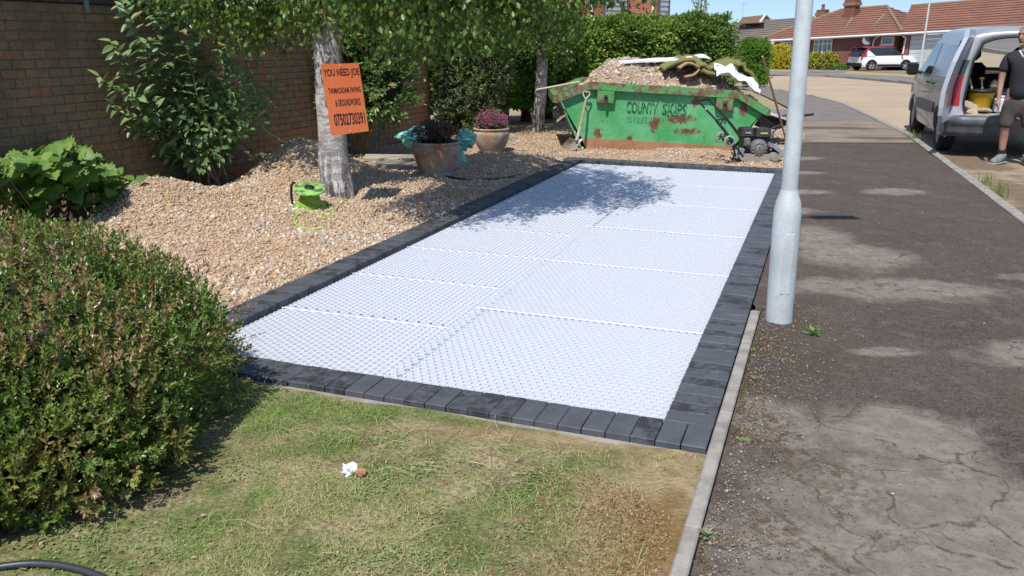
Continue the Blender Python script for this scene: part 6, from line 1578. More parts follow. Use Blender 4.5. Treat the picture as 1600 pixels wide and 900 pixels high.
mb = MB(); mb.tube([p+Vector((.0, 0, .30)), p+Vector((-.02, .02, .45))], .014, 8); mb.build('handle', MATS['pale_timber'], hm)
mb = MB(); mb.box(p+Vector((-.02, .02, .46)), (.07, .03, .03), bev=.006); mb.build('head', MATS['bucket_yellow'], hm)
crumple('glove', p+Vector((.14, -.02, .37)), (.05, .04, .07), MATS['pale_timber'], None, 4, 8, 12, .5); tag(bpy.data.objects['glove'], 'pale work glove lying on the tub in the van', 'glove')
for k, (x, y, z, s_, r_) in enumerate(((.20, vy_at(1506, .2, .67), .67, (.26, .17, .11), (.35, .25, .5)), (.12, vy_at(1520, .12, .63), .63, (.24, .15, .055), (.1, -.2, -.25)), (.10, vy_at(1536, .10, .63), .635, (.20, .14, .05), (.15, .1, .7)), (.34, vy_at(1516, .34, .64), .64, (.22, .16, .08), (.0, .3, 1.1)))):
    m_ = MB(); m_.box((0, 0, 0), s_, taper=(.88, .8), bev=.014); o = m_.build('stone_block', MATS['stone_pale']); o.location = vw(x, y, z); o.rotation_euler = (r_[0], r_[1], r_[2]+HD)
    tag(o, ['largest tilted pale stone block at the left of the van load', 'flat pale stone slab at the front of the van load', 'smallest pale stone block in front of the yellow tub', 'pale stone block behind the tilted one in the van'][k], 'stone')
p = vw(.30, vy_at(1562, .30, .7), .59); m_ = MB(); m_.box(p+Vector((0, 0, .10)), (.16, .14, .20), (0, 0, HD), bev=.02); m_.box(p+Vector((0, 0, .22)), (.10, .10, .03), (0, 0, HD), bev=.01); tag(m_.build('container', MATS['tub_blue_white']), 'white plastic container beside the man\'s hand in the van', 'container')
p = vw(.62, vy_at(1558, .62, .7), .59); m_ = MB(); m_.box(p+Vector((0, 0, .16)), (.30, .34, .30), (0, 0, HD), bev=.04); tag(m_.build('tool_bag', MATS['bumper_grey']), 'dark tool bag behind the white container in the van', 'bag')

# ---- small cars across the road
def car(label, loc, head, body, roofm, lamp=True, two_tone=True, plate=True):
    t = thing('parked_car', label, 'car', loc, head); L, H = 4.2, 1.60
    def yf(x, z): return float(np.interp(z, [.2, .45, .8, .95, 1.0], [.84, .90, .89, .86, .85])-.10*sstep(3.6, 4.2, x)-.06*sstep(.35, 0, x))
    def zb(x): return arch(x, arch(x, .26, .72, .37, .3), 3.32, .37, .3)
    def zt(x): return float(np.interp(x, [0, .1, 3.1, 3.6, 4.0, 4.2], [.92, .96, 1.0, .98, .86, .62]))
    xs_ = sorted(set(list(np.linspace(0, L, 50))+list(np.linspace(.35, 1.09, 17))+list(np.linspace(2.95, 3.69, 17))))
    mb = MB()
    for s_ in (-1, 1): side_shell(mb, yf, zb, zt, xs_, 10, s_)
    mb.grid([[(x, y*yf(x, zt(x)), zt(x)+.04*(1-y*y)) for y in np.linspace(-1, 1, 9)] for x in np.linspace(2.9, 4.2, 8)])
    mb.grid([[(-.03*(1-y*y), y*yf(0, z), z) for y in np.linspace(-1, 1, 9)] for z in np.linspace(.3, .93, 6)]); mb.grid([[(4.2+.06*(1-y*y), y*yf(4.2, z), z) for y in np.linspace(-1, 1, 9)] for z in np.linspace(.28, .62, 4)])
    mb.build('body', MATS[body], t, world=False)
    mb = MB(); secs = [(.04, .93, 1.0), (.16, 1.30, .93), (.34, 1.50, .88)]
    G = []
    def gl(x, z): return np.interp(z, [.9, 1.5], [.86, .72])
    X0 = lambda z: np.interp(z, [.92, 1.52], [.02, .36]); X1 = lambda z: np.interp(z, [.98, 1.52], [3.30, 2.45])
    for z in np.linspace(.93, 1.53, 6):
        y = gl(0, z); a_, c_ = X0(z), X1(z); G.append([(a_, -y*.9, z), (a_+.06, -y, z), ((a_+c_)/2, -y*1.01, z), (c_-.15, -y, z), (c_, -y*.8, z), (c_+.06, 0, z), (c_, y*.8, z), (c_-.15, y, z), ((a_+c_)/2, y*1.01, z), (a_+.06, y, z), (a_, y*.9, z), (a_-.04, 0, z)])
    mb.grid(G, closed=True); mb.build('windows', MATS['tinted_glass'], t, world=False)
    mb = MB(); mb.grid([[(x, y*.74, 1.52+.075*(1-abs(y)**3)) for y in np.linspace(-1, 1, 9)] for x in (.22, .36, 1.2, 2.2, 2.5)]); mb.box((.22, 0, 1.53), (.22, 1.3, .03)); mb.build('roof', MATS[roofm], t, world=False)
    for s_ in (-1, 1):
        mb = MB(); mb.prism([(.03, s_*.868, .93), (.30, s_*.868, .93), (.55, s_*.76, 1.50), (.33, s_*.76, 1.50)], (0, s_*.012, 0)); mb.build('rear_pillar', MATS[roofm], t, world=False)
        mb = MB(); mb.prism([(.30, s_*.874, .96), (.95, s_*.874, .98), (.50, s_*.80, 1.32), (.36, s_*.80, 1.32)], (0, s_*.012, 0)); mb.build('quarter_panel', MATS[body], t, world=False)
        mb = MB(); mb.box((2.95, s_*.98, 1.06), (.12, .16, .13), bev=.03); mb.build('door_mirror', MATS[roofm], t, world=False)
        mb = MB(); mb.box((-.0, s_*.80, .92), (.10, .10, .36), bev=.02); mb.build('tail_lamp', MATS['tail_lamp_red'], t, world=False)
        mb = MB(); mb.box((2.02, s_*.885, .36), (1.7, .05, .16), bev=.03); mb.build('side_skirt', MATS['black_plastic'], t, world=False)
        for x0 in (.72, 3.32):
            mb = MB(); G = []
            for q in range(13):
                a_ = math.pi*q/12; x, z = x0+.37*math.cos(a_), .3+.37*math.sin(a_); yy = yf(x, z)+.012; G.append([(x0+.44*math.cos(a_), s_*(yy+.001), .3+.44*math.sin(a_)), (x, s_*yy, z), (x0+.33*math.cos(a_), s_*(yy-.2), .3+.33*math.sin(a_))])
            mb.grid(G); mb.build('arch_trim', MATS['black_plastic'], t, world=False)
            wheel(t, x0, s_*.80, .33, .2, s_, rim='alloy')
    mb = MB(); mb.box((-.02, 0, .40), (.20, 1.66, .24), bev=.05); mb.build('rear_bumper', MATS['black_plastic'], t, world=False)
    mb = MB(); mb.box((-.05, 0, 1.10), (.03, 1.15, .40), (0, .3, 0), bev=.05); mb.build('tailgate_glass', MATS['tinted_glass'], t, world=False)
    mb = MB(); mb.box((-.055, 0, .90), (.05, .95, .13), bev=.03); mb.build('tailgate_panel', MATS[body], t, world=False)
    mb = MB(); mb.box((-.05, 0, .66), (.02, .52, .11)); mb.build('number_plate', MATS['plate_yellow'], t, world=False)
    mb = MB(); mb.tube([(.35, 0, 1.58), (.25, 0, 1.68)], .012, 5); mb.build('aerial', MATS['black_plastic'], t, world=False)
    return t
gzc = -.54
pr = at(1359.5, 110.5, 59.0); hd = R(11)
# rear near-side wheel stands at pr
off_ = Vector((math.cos(hd)*.72+math.sin(hd)*.80, math.sin(hd)*.72-math.cos(hd)*.80, 0))
cpos = Vector((pr.x, pr.y, 0))-off_; car('white hatchback with red roof parked facing right outside the bungalow', (cpos.x, cpos.y, pr.z), hd, 'car_white', 'car_red')
pr = at(1432, 111, 61); car('white car with black bumper parked beyond the van mirror, rear end showing', (pr.x-.6, pr.y, pr.z), R(62), 'car_white', 'car_white')

# ================================================================== THE MAN
M('skin', (.40, .22, .15), .6, .15, 12); M('shirt_black', (.028, .028, .032), .85, .3, 9, c2=(.05, .045, .045)); M('shorts_dark', (.05, .043, .04), .9, .35, 7, c2=(.09, .078, .07)); M('boot_grey', (.15, .165, .175), .8, .3, 14, c2=(.25, .235, .21)); M('sock_black', (.015, .015, .018), .9, .2, 20); M('hair_grey', (.20, .15, .11), .9, .3, 40); M('collar_pale', (.45, .50, .58), .8, .2, 20)
b = NB('shirt_dusty'); v = b.pos(); c = b.mix(b.ramp(b.noise(v, 14, 6, .75), [(.60, 0.), (.70, .6)]), (.03, .03, .035), (.16, .13, .11)); b.base(c); b.set(.9, 0, .2); b.bump(b.noise(v, 9, 4), .6, .03)
mp_ = Vector((6.575, 10.95, -.06)); MH = R(-128)   # the way he faces, from +X
man = thing('person', 'man in black T-shirt and dark shorts standing behind the open van, hand at his side', 'person', mp_, MH)
# local space: x forward, y to his left, z up. 1.72 m tall
man.rotation_euler = (Matrix.Rotation(R(-3.2), 3, 'Y') @ Matrix.Rotation(MH, 3, 'Z')).to_euler()
J = [(0, 0, .92, (.145, .12)), (0, 0, 1.06, (.14, .11)), (.01, 0, 1.22, (.155, .12)), (0, 0, 1.36, (.15, .11)), (-.005, 0, 1.445, (.07, .065)), (.01, 0, 1.50, (.058, .06)),
     (.012, 0, 1.56, (.070, .078)), (.012, 0, 1.63, (.078, .094)), (.0, 0, 1.69, (.07, .082)),
     (.0, -.165, 1.37, .060), (.02, -.215, 1.18, .048), (.03, -.225, 1.07, .041), (.07, -.225, .93, .033), (.09, -.22, .86, .026),
     (.0, .17, 1.37, .062), (-.03, .235, 1.18, .050), (-.03, .26, 1.07, .043), (.03, .28, .93, .034), (.06, .28, .86, .027),
     (.0, -.09, .86, .095), (.03, -.11, .64, .078), (.05, -.12, .49, .058), (.01, -.13, .34, .056), (.0, -.135, .13, .037), (.0, -.14, .06, .04),
     (.0, .09, .86, .095), (.0, .12, .64, .078), (.02, .14, .49, .058), (-.03, .15, .34, .056), (-.045, .155, .13, .037), (-.045, .16, .06, .04),
     (.10, -.165, .03, .035), (.10, .20, .03, .035)]
Bn = [(0, 1), (1, 2), (2, 3), (3, 4), (4, 5), (5, 6), (6, 7), (7, 8), (3, 9), (9, 10), (10, 11), (11, 12), (12, 13), (3, 14), (14, 15), (15, 16), (16, 17), (17, 18),
      (0, 19), (19, 20), (20, 21), (21, 22), (22, 23), (23, 24), (0, 25), (25, 26), (26, 27), (27, 28), (28, 29), (29, 30), (24, 31), (30, 32)]
# hands: palm then four fingers and a thumb, each its own chain from the palm
def hand(w_i, wx, wy, wz, sgn):
    pi_ = len(J); J.append((wx+.012, wy, wz-.045, (.034, .017))); Bn.append((w_i, pi_)); pj = len(J); J.append((wx+.018, wy, wz-.085, (.036, .014))); Bn.append((pi_, pj))
    for k, (dx, L) in enumerate(((.030, .070), (.011, .080), (-.008, .074), (-.026, .058))):
        a = len(J); J.append((wx+.018+dx, wy, wz-.10, .0095)); J.append((wx+.022+dx*1.1, wy-sgn*.006, wz-.10-L*.5, .0085)); J.append((wx+.020+dx*1.1, wy-sgn*.022, wz-.10-L*.92, .0075)); Bn.extend([(pj, a), (a, a+1), (a+1, a+2)])
    a = len(J); J.append((wx+.045, wy-sgn*.012, wz-.050, .012)); J.append((wx+.062, wy-sgn*.024, wz-.082, .0095)); J.append((wx+.064, wy-sgn*.030, wz-.105, .0085)); Bn.extend([(pi_, a), (a, a+1), (a+1, a+2)])
hand(13, .10, -.222, .835, -1); hand(18, .07, .28, .835, 1)
bd = skin('body', J, Bn, MATS['skin'], None, 2); bd.parent = man
HT = R(0)
def local(mb, name, mat, par=None): o = mb.build(name, MATS[mat]); o.parent = par or man; return o
# face: nose, brow, eyes, mouth, ears, turned to his right
HR = Matrix.Rotation(R(-22), 3, 'Z'); hc = Vector((.012, 0, 1.62))
def hp(x, y, z): return hc+HR @ Vector((x, y, z))
mb = MB(); mb.lathe([(.001, .118), (.03, .112), (.062, .088), (.080, .045), (.082, 0), (.074, -.045), (.056, -.088), (.036, -.112), (.001, -.12)], 24, hp(.012, 0, 0), cap=False)
for i, p in enumerate(mb.v):
    q = HR.transposed() @ (Vector(p)-hp(.012, 0, 0)); q.x *= 1.18; q.x += .012*max(0, -q.z/.1)
    mb.v[i] = tuple(hp(.012, 0, 0)+HR @ q)
mb.tube([hp(.103, 0, .025), hp(.122, 0, -.010), hp(.130, 0, -.026), hp(.108, 0, -.034)], [.007, .012, .015, .010], 10)
mb.tube([hp(.096, -.055, .036), hp(.106, -.03, .042), hp(.108, 0, .036), hp(.106, .03, .042), hp(.096, .055, .036)], [.005, .009, .007, .009, .005], 8)
mb.tube([hp(.100, -.025, -.056), hp(.110, 0, -.054), hp(.100, .025, -.056)], [.003, .007, .003], 8)
mb.tube([hp(.085, 0, -.105), hp(.100, 0, -.092)], [.02, .014], 8)
for s_ in (-1, 1): mb.box(hp(.0, s_*.088, -.005), (.035, .016, .058), HR, bev=.006)
local(mb, 'head', 'skin')
mb = MB()
for s_ in (-1, 1): mb.lathe([(.001, -.008), (.009, 0), (.001, .008)], 8, hp(.103, s_*.030, .018), cap=False)
local(mb, 'eyes', 'black_plastic')
mb = MB(); mb.lathe([(.072, -.02), (.084, .02), (.080, .055), (.058, .093), (.03, .11)], 24, hp(-.012, 0, .012), cap=False)
for i, p in enumerate(mb.v):
    q = HR.transposed() @ (Vector(p)-hp(-.012, 0, 0)); q.x = q.x*1.16
    if q.x > .02: q.z = max(q.z, .06+q.x*.35)
    mb.v[i] = tuple(hp(-.012, 0, 0)+HR @ q)
local(mb, 'hair', 'hair_grey')
JS = [(0, 0, .82, (.185, .155)), (0, 0, .98, (.175, .15)), (.01, 0, 1.14, (.18, .15)), (.01, 0, 1.28, (.185, .14)), (-.0, 0, 1.385, (.14, .105)), (-.005, 0, 1.435, (.075, .075)),
      (.0, -.17, 1.365, .080), (.015, -.205, 1.24, .074), (.02, -.215, 1.17, .070), (.0, .18, 1.365, .082), (-.02, .225, 1.24, .078), (-.03, .245, 1.17, .076)]
sh = skin('t_shirt', JS, [(0, 1), (1, 2), (2, 3), (3, 4), (4, 5), (4, 6), (6, 7), (7, 8), (4, 9), (9, 10), (10, 11)], MATS['shirt_dusty'], None, 2); sh.parent = man
JP = [(0, 0, .90, (.16, .14)), (0, 0, .82, (.165, .15)), (.02, -.10, .68, .108), (.045, -.115, .56, .098), (.05, -.125, .46, .094), (.0, .11, .68, .108), (.01, .135, .56, .098), (.012, .145, .46, .094)]
sp_o = skin('shorts', JP, [(0, 1), (1, 2), (2, 3), (3, 4), (1, 5), (5, 6), (6, 7)], MATS['shorts_dark'], None, 2); sp_o.parent = man
for (x, y, a_) in ((.0, -.14, -.45), (-.045, .16, .35)):
    m_ = MB(); c_, s_ = math.cos(a_), math.sin(a_); f = lambda u, z: (x+u*c_, y+u*s_, z)
    m_.tube([f(-.01, .20), f(-.01, .14)], [.050, .052], 14); local(m_, 'sock', 'sock_black')
    JB = [(*f(-.01, .15), .058), (*f(-.01, .085), .060), (*f(.055, .055), .052), (*f(.13, .042), .050), (*f(.185, .036), .040), (*f(-.05, .05), .050)]
    bo = skin('boot', JB, [(0, 1), (1, 2), (2, 3), (3, 4), (1, 5)], MATS['boot_grey'], None, 2); bo.parent = man
    m_ = MB(); m_.box(f(.06, .014), (.30, .10, .028), (0, 0, a_), bev=.01); o = m_.build('sole', MATS['dusty_steel']); o.parent = bo
m_ = MB(); m_.tube([(.07, -.05, 1.44), (.105, -.02, 1.40), (.115, 0, 1.36), (.105, .02, 1.40), (.07, .05, 1.44)], .014, 8); local(m_, 'collar', 'collar_pale')

# ================================================================== HOUSES
def uvquad(name, quads, mat, parent):
    """quads of world points (bl, br, tr, tl); uv in metres"""
    me = bpy.data.meshes.new(name); vs, fs, uv = [], [], []
    for Q in quads:
        k = len(vs); vs += [tuple(p) for p in Q]; fs.append((k, k+1, k+2, k+3)); a, b_, c_, d_ = [Vector(p) for p in Q]; L = (b_-a).length; u = (b_-a).normalized()
        for p in (a, b_, c_, d_):
            w_ = p-a; uu = w_.dot(u); vv = (w_-u*uu).length; uv.append((uu+a.x*.37, vv))
    me.from_pydata(vs, [], fs); ul = me.uv_layers.new(name='UVMap'); ul.data.foreach_set('uv', [q for p in uv for q in p]); me.update()
    return link_mesh(name, me, MATS[mat], parent)
HP1 = Vector((394/1300*70*.958+.12, 70, -.70)); HP2 = Vector((800/1300*54*.958+.12, 54, .12))
hux = (HP2-HP1); HLEN = hux.length; hux.normalize(); huz = Vector((0, 0, 1)); huy = Vector((-hux.y, hux.x, 0)).normalized()
if huy.y < 0: huy = -huy
def HW(s, d, z): return HP1+hux*s+huy*d+huz*z
def proj(p):
    d = Vector(p)-Vector((0, 0, EYE)); zc = d.y*cp_-d.z*sp_; return 800+F_PX*d.x/zc, 450-F_PX*(d.y*sp_+d.z*cp_)/zc
def HS(px_, d=0.0, z=1.5):
    lo, hi = -60.0, 60.0
    for _ in range(50):
        m = (lo+hi)/2
        if proj(HW(m, d, z))[0] < px_: lo = m
        else: hi = m
    return (lo+hi)/2
def HZ(px_, py_, d=0.0):
    s = HS(px_, d); lo, hi = -5.0, 20.0
    for _ in range(50):
        m = (lo+hi)/2
        if proj(HW(s, d, m))[1] > py_: lo = m
        else: hi = m
    return s, (lo+hi)/2
EV = 2.2
def rows_roof(name, e0, e1, r0, r1, mat, parent, n=11, uppts=None):
    """tiled plane: overlapping rows from eave e0-e1 to ridge r0-r1"""
    e0, e1, r0, r1 = [Vector(p) for p in (e0, e1, r0, r1)]; nrm = (e1-e0).cross(r0-e0).normalized()
    if nrm.z < 0: nrm = -nrm
    vs, fs = [], []; mb = MB()
    for i in range(n):
        a, c_ = i/n, (i+1)/n; p0, p1, q0, q1 = e0.lerp(r0, a), e1.lerp(r1, a), e0.lerp(r0, c_), e1.lerp(r1, c_)
        mb.add([p0, p1, p1+nrm*.07, p0+nrm*.07, q0+nrm*.02, q1+nrm*.02], [(0, 1, 2, 3), (3, 2, 5, 4)])
    return mb.build(name, MATS[mat], parent)
for m_ in ('red_tile', 'grey_tile'):
    nt_ = MATS[m_].node_tree
house = thing('bungalow', 'red-brick bungalow with red tiled hipped roof across the road', 'house', HP1)
sA, sB = HS(1209), HS(1414); sE = HS(1650); wallq = []
pass_l, pass_r = HS(1397), HS(1411)
wallq.append([HW(sA, 0, -1.2), HW(pass_l, 0, -1.2), HW(pass_l, 0, EV), HW(sA, 0, EV)])
wallq.append([HW(pass_l, 0, -1.2), HW(pass_l, 3, -1.2), HW(pass_l, 3, EV), HW(pass_l, 0, EV)])
wallq.append([HW(pass_r, 3, -1.2), HW(pass_r, 0, -1.2), HW(pass_r, 0, EV), HW(pass_r, 3, EV)])
wallq.append([HW(pass_l, 3, -1.2), HW(pass_r, 3, -1.2), HW(pass_r, 3, EV), HW(pass_l, 3, EV)])
wallq.append([HW(pass_r, 0, -1.2), HW(HS(1421), 0, -1.2), HW(HS(1421), 0, EV), HW(pass_r, 0, EV)])
wallq.append([HW(HS(1421), 0, 2.05), HW(HS(1500), 0, 2.05), HW(HS(1500), 0, EV), HW(HS(1421), 0, EV)])
wallq.append([HW(HS(1500), 0, -1.2), HW(sE, 0, -1.2), HW(sE, 0, EV), HW(HS(1500), 0, EV)])
wallq.append([HW(sA, 8, -1.2), HW(sA, 0, -1.2), HW(sA, 0, EV), HW(sA, 8, EV)])
wallq.append([HW(sE, 0, -1.2), HW(sE, 8, -1.2), HW(sE, 8, EV), HW(sE, 0, EV)])
uvquad('wall', wallq, 'house_brick', house)
RD = 4.0
r1s, r1z = HZ(1316, 17, RD); r2s, r2z = HZ(1386, 8.5, RD); zr = (r1z+r2z)/2
ohg = -.40
r1s = HS(1314, RD, zr); r2s = HS(1386, RD, zr); v1 = HS(1412)
rf_o = rows_roof('roof', HW(HS(1188), ohg, EV+.02), HW(v1, ohg, EV+.02), HW(r1s, RD, zr), HW(r2s, RD, zr), 'red_tile', house, 12)
rows_roof('roof', HW(sA-.4, 8.4, EV), HW(sA-.4, ohg, EV), HW(r1s, RD, zr), HW(r1s-.02, RD, zr), 'red_tile', house, 12)
rows_roof('roof', HW(v1, ohg, EV), HW(v1, 8.4, EV), HW(r2s+.02, RD, zr), HW(r2s, RD, zr), 'red_tile', house, 12)
zr2 = HZ(1445, 8, RD)[1]; zr2 = min(max(zr2, 1.5), 6)
rows_roof('roof', HW(HS(1405), ohg, EV+.05), HW(sE+.5, ohg, EV+.05), HW(HS(1424, RD, zr2), RD, zr2), HW(sE+.5, RD, zr2+.0), 'red_tile', house, 11)
# ridge and hip cappings
mb = MB(); mb.tube([HW(r1s, RD, zr+.04), HW(r2s, RD, zr+.04)], .12, 8); mb.tube([HW(r1s, RD, zr+.04), HW(HS(1188), ohg, EV+.08)], .11, 8); mb.tube([HW(r2s, RD, zr+.04), HW(v1, ohg, EV+.12)], .11, 8); mb.tube([HW(HS(1424, RD, zr2), RD, zr2+.04), HW(sE+.5, RD, zr2+.04)], .12, 8)
M('ridge_tile', (.27, .17, .10), .9, .3, 6); mb.build('ridge_tiles', MATS['ridge_tile'], house)
# oblique valley lines on the roof
mb = MB()
for (pa_, pb_) in (((1328, 32), (1314, 55)), ((1376, 24), (1356, 55))):
    sa, sb = HS(pa_[0], 2.6), HS(pb_[0], .2); mb.tube([HW(sa, 2.6, EV+(zr-EV)*(2.6+.4)/4.4+.06), HW(sb, .1, EV+.20)], .07, 6)
mb.build('valley', MATS['lead_grey'], house)
mb = MB(); mb.box((0, 0, 0), (.01, .01, .01)) if False else None
a, c_ = HW(HS(1186), ohg-.06, EV-.05), HW(sE+.5, ohg-.06, EV-.05); mb.tube([a, c_], .075, 8); mb.build('gutter', MATS['white_paint'], house)
mb = MB(); mb.prism([HW(HS(1186), ohg+.02, EV-.16), HW(sE+.5, ohg+.02, EV-.16), HW(sE+.5, ohg+.02, EV+.04), HW(HS(1186), ohg+.02, EV+.04)], huy*.03); mb.prism([HW(HS(1186), ohg+.05, EV-.12), HW(sE+.5, ohg+.05, EV-.12), HW(sE+.5, -.01, EV-.12), HW(HS(1186), -.01, EV-.12)], (0, 0, .02)); mb.build('fascia', MATS['white_paint'], house)
def hwin(x0, x1, y0, y1, nx, ny, par, transom=None):
    s0, s1 = HS(x0), HS(x1); z1 = HZ((x0+x1)/2, y0)[1]; z0 = HZ((x0+x1)/2, y1)[1]; t = .055
    def fb(mb, a0, a1, b0, b1): mb.prism([HW(a0, -.035, b0), HW(a1, -.035, b0), HW(a1, -.035, b1), HW(a0, -.035, b1)], huy*.09)
    mb = MB(); fb(mb, s0, s1, z0, z0+t); fb(mb, s0, s1, z1-t, z1); fb(mb, s0, s0+t, z0+t, z1-t); fb(mb, s1-t, s1, z0+t, z1-t)
    for i in range(1, nx): q = s0+(s1-s0)*i/nx; fb(mb, q-t*.6, q+t*.6, z0+t, z1-t)
    if transom: zt_ = z0+(z1-z0)*transom; mb.prism([HW(s0+t, -.030, zt_-.03), HW(s1-t, -.030, zt_-.03), HW(s1-t, -.030, zt_+.03), HW(s0+t, -.030, zt_+.03)], huy*.08)
    mb.prism([HW(s0-.05, -.12, z0-.06), HW(s1+.05, -.12, z0-.06), HW(s1+.05, -.12, z0-.002), HW(s0-.05, -.12, z0-.002)], huy*.12)
    w_ = mb.build('window', MATS['white_paint'], par)
    for i in range(nx):
        q0, q1 = s0+(s1-s0)*i/nx+t*.5, s0+(s1-s0)*(i+1)/nx-t*.5; m2 = MB(); m2.prism([HW(q0, -.012, z0+t*.5), HW(q1, -.012, z0+t*.5), HW(q1, -.012, z1-t*.5), HW(q0, -.012, z1-t*.5)], huy*.01); m2.build('pane', MATS['curtained_glass'], w_)
b = NB('curtained_glass'); wv = b.new('ShaderNodeTexWave'); wv.inputs['Scale'].default_value = 2.2; wv.inputs['Distortion'].default_value = 2; b.link(b.pos(), wv.inputs[0]); b.base(b.mix(wv.outputs[1], (.10, .13, .15), (.22, .26, .28))); b.set(.1, 0, .6)
hwin(1219.5, 1236, 65.5, 84, 3, 1, house, .7); hwin(1271.5, 1300, 61.5, 84, 4, 1, house, .68); hwin(1376.5, 1396, 58, 70, 1, 1, house)
s0, s1 = HS(1421.5), HS(1499); mb = MB()
M('garage_grey', (.50, .52, .52), .5, .1, 3)
gd_o = None; zt_ = 2.02
for k in range(8):
    z0 = -.4+k*(zt_+.4)/8; m_ = MB(); m_.prism([HW(s0, .05, z0+.01), HW(s1, .05, z0+.01), HW(s1, .05, z0+(zt_+.4)/8-.01), HW(s0, .05, z0+(zt_+.4)/8-.01)], huy*.04)
    mb.v and None
    for v_, f_ in ((m_.v, m_.f),): mb.add(v_, f_)
mb.build('garage_door', MATS['garage_grey'], house)
for (pts_) in ([(1371, 57.5), (1366, 61), (1364.5, 64), (1363.5, 76)], [(1409, 57), (1414, 58.5), (1414.3, 62), (1412, 90), (1411.5, 104)]):
    P = []
    for i, (x, y) in enumerate(pts_):
        s, z = HZ(x, y, -.3 if i == 0 else -.06); P.append(HW(s, -.3 if i == 0 else -.06, z))
    m_ = MB(); m_.tube(P, .045, 8); m_.build('downpipe', MATS['white_paint'], house)
s, z = HZ(1352.5, 65, -.35); c_ = HW(s, -.35, z); m_ = MB(); m_.lathe([(.001, .0), (.15, .02), (.30, .09), (.31, .095), (.30, .10), (.001, .02)], 20, c_, Matrix.Rotation(R(65), 3, 'X') @ Matrix.Rotation(0, 3, 'Z'), cap=False); m_.tube([c_, c_+huy*.35], .02, 6); m_.tube([c_+Vector((0, -.02, -.1)), c_+Vector((.0, -.3, -.18))], .015, 6); m_.build('satellite_dish', MATS['lead_grey'], house)
def chimney(px0, px1, ytop, ybot, d, pot_=True):
    s0, s1 = HS(px0, d), HS(px1, d); z1 = HZ((px0+px1)/2, ytop, d)[1]; z0 = HZ((px0+px1)/2, ybot, d)[1]-1.0; w_ = s1-s0; c0 = HW((s0+s1)/2, d+w_*.4, 0); ang = math.atan2(hux.y, hux.x)
    qs = []
    for i in range(4):
        pass
    def bx(sa, sb, da, db, za, zb):
        P = [HW(sa, da, za), HW(sb, da, za), HW(sb, db, za), HW(sa, db, za)]; T_2 = [p+Vector((0, 0, zb-za)) for p in P]
        return [[P[i], P[(i+1) % 4], T_2[(i+1) % 4], T_2[i]] for i in range(4)]+[T_2]
    ch = uvquad('chimney', bx(s0, s1, d, d+w_*.8, z0, z1-.45)+bx(s0-.07, s1+.07, d-.07, d+w_*.8+.07, z1-.45, z1-.2)+bx(s0-.02, s1+.02, d-.02, d+w_*.8+.02, z1-.2, z1), 'house_brick', house)
    m_ = MB(); 
    P = [HW(s0-.09, d-.09, z1-.46), HW(s1+.09, d-.09, z1-.46), HW(s1+.09, d+w_*.8+.09, z1-.46), HW(s0-.09, d+w_*.8+.09, z1-.46)]; m_.prism(P, (0, 0, .22)); m_.build('chimney_band', MATS['ridge_tile'], ch)
    m_ = MB(); m_.lathe([(.14, 0), (.11, .3), (.14, .33), (.13, .42)], 12, HW((s0+s1)/2, d+w_*.4, z1)); m_.build('chimney_pot', MATS['ridge_tile'], ch)
chimney(1312.5, 1328.5, -1, 27, RD-1.6); chimney(1270.5, 1282.5, 15, 32, RD-.5)
# grey-roofed neighbour on the left
h2 = thing('bungalow', 'grey-roofed bungalow with white-trimmed gable, left of the lamp post', 'house', HW(HS(1150, 4), 4, 0))
a0, a1 = HS(1120, 3), HS(1213, 3)
uvquad('wall', [[HW(a0, 3, -1.2), HW(a1, 3, -1.2), HW(a1, 3, EV), HW(a0, 3, EV)]], 'house_brick', h2)
zq = HZ(1200, 31, 7.5)[1]
rows_roof('roof', HW(a0-2, 2.4, EV-.1), HW(HS(1262, 3), 2.4, EV-.1), HW(HS(1140, 7.5, zq), 7.5, zq), HW(HS(1275, 7.5, zq), 7.5, zq), 'grey_tile', h2, 12)
sg0, zg0 = HZ(1190, 23.5, 7.7); sgl = HS(1150, 7.7)
rows_roof('roof', HW(HS(1147, 5), 5.2, HZ(1170, 36, 5.2)[1]), HW(HS(1188, 5), 5.2, HZ(1186, 36, 5.2)[1]), HW(HS(1157, 7.7), 7.7, HZ(1157, 27, 7.7)[1]), HW(sg0, 7.7, zg0), 'ridge_tile', h2, 6)
ga = [HW(HS(1183, 5.2), 5.2, HZ(1183, 34, 5.2)[1]), HW(sg0, 7.7, zg0), HW(HS(1199.5, 9), 9, HZ(1199.5, 31.5, 9)[1])]
mb = MB(); mb.prism(ga, Vector((-.1, .1, 0))); mb.build('gable', MATS['ridge_tile'], h2)
mb = MB(); mb.tube([ga[0]+Vector((.05, -.1, 0)), ga[1]+Vector((.05, -.1, .04)), ga[2]+Vector((.05, -.1, 0))], .10, 6); mb.build('bargeboard', MATS['white_paint'], h2)
mb = MB(); mb.prism([HW(a0, 2.35, EV-.25), HW(HS(1215, 2.35), 2.35, EV-.25), HW(HS(1215, 2.35), 2.35, EV-.05), HW(a0, 2.35, EV-.05)], huy*.05); mb.build('fascia', MATS['white_paint'], h2)
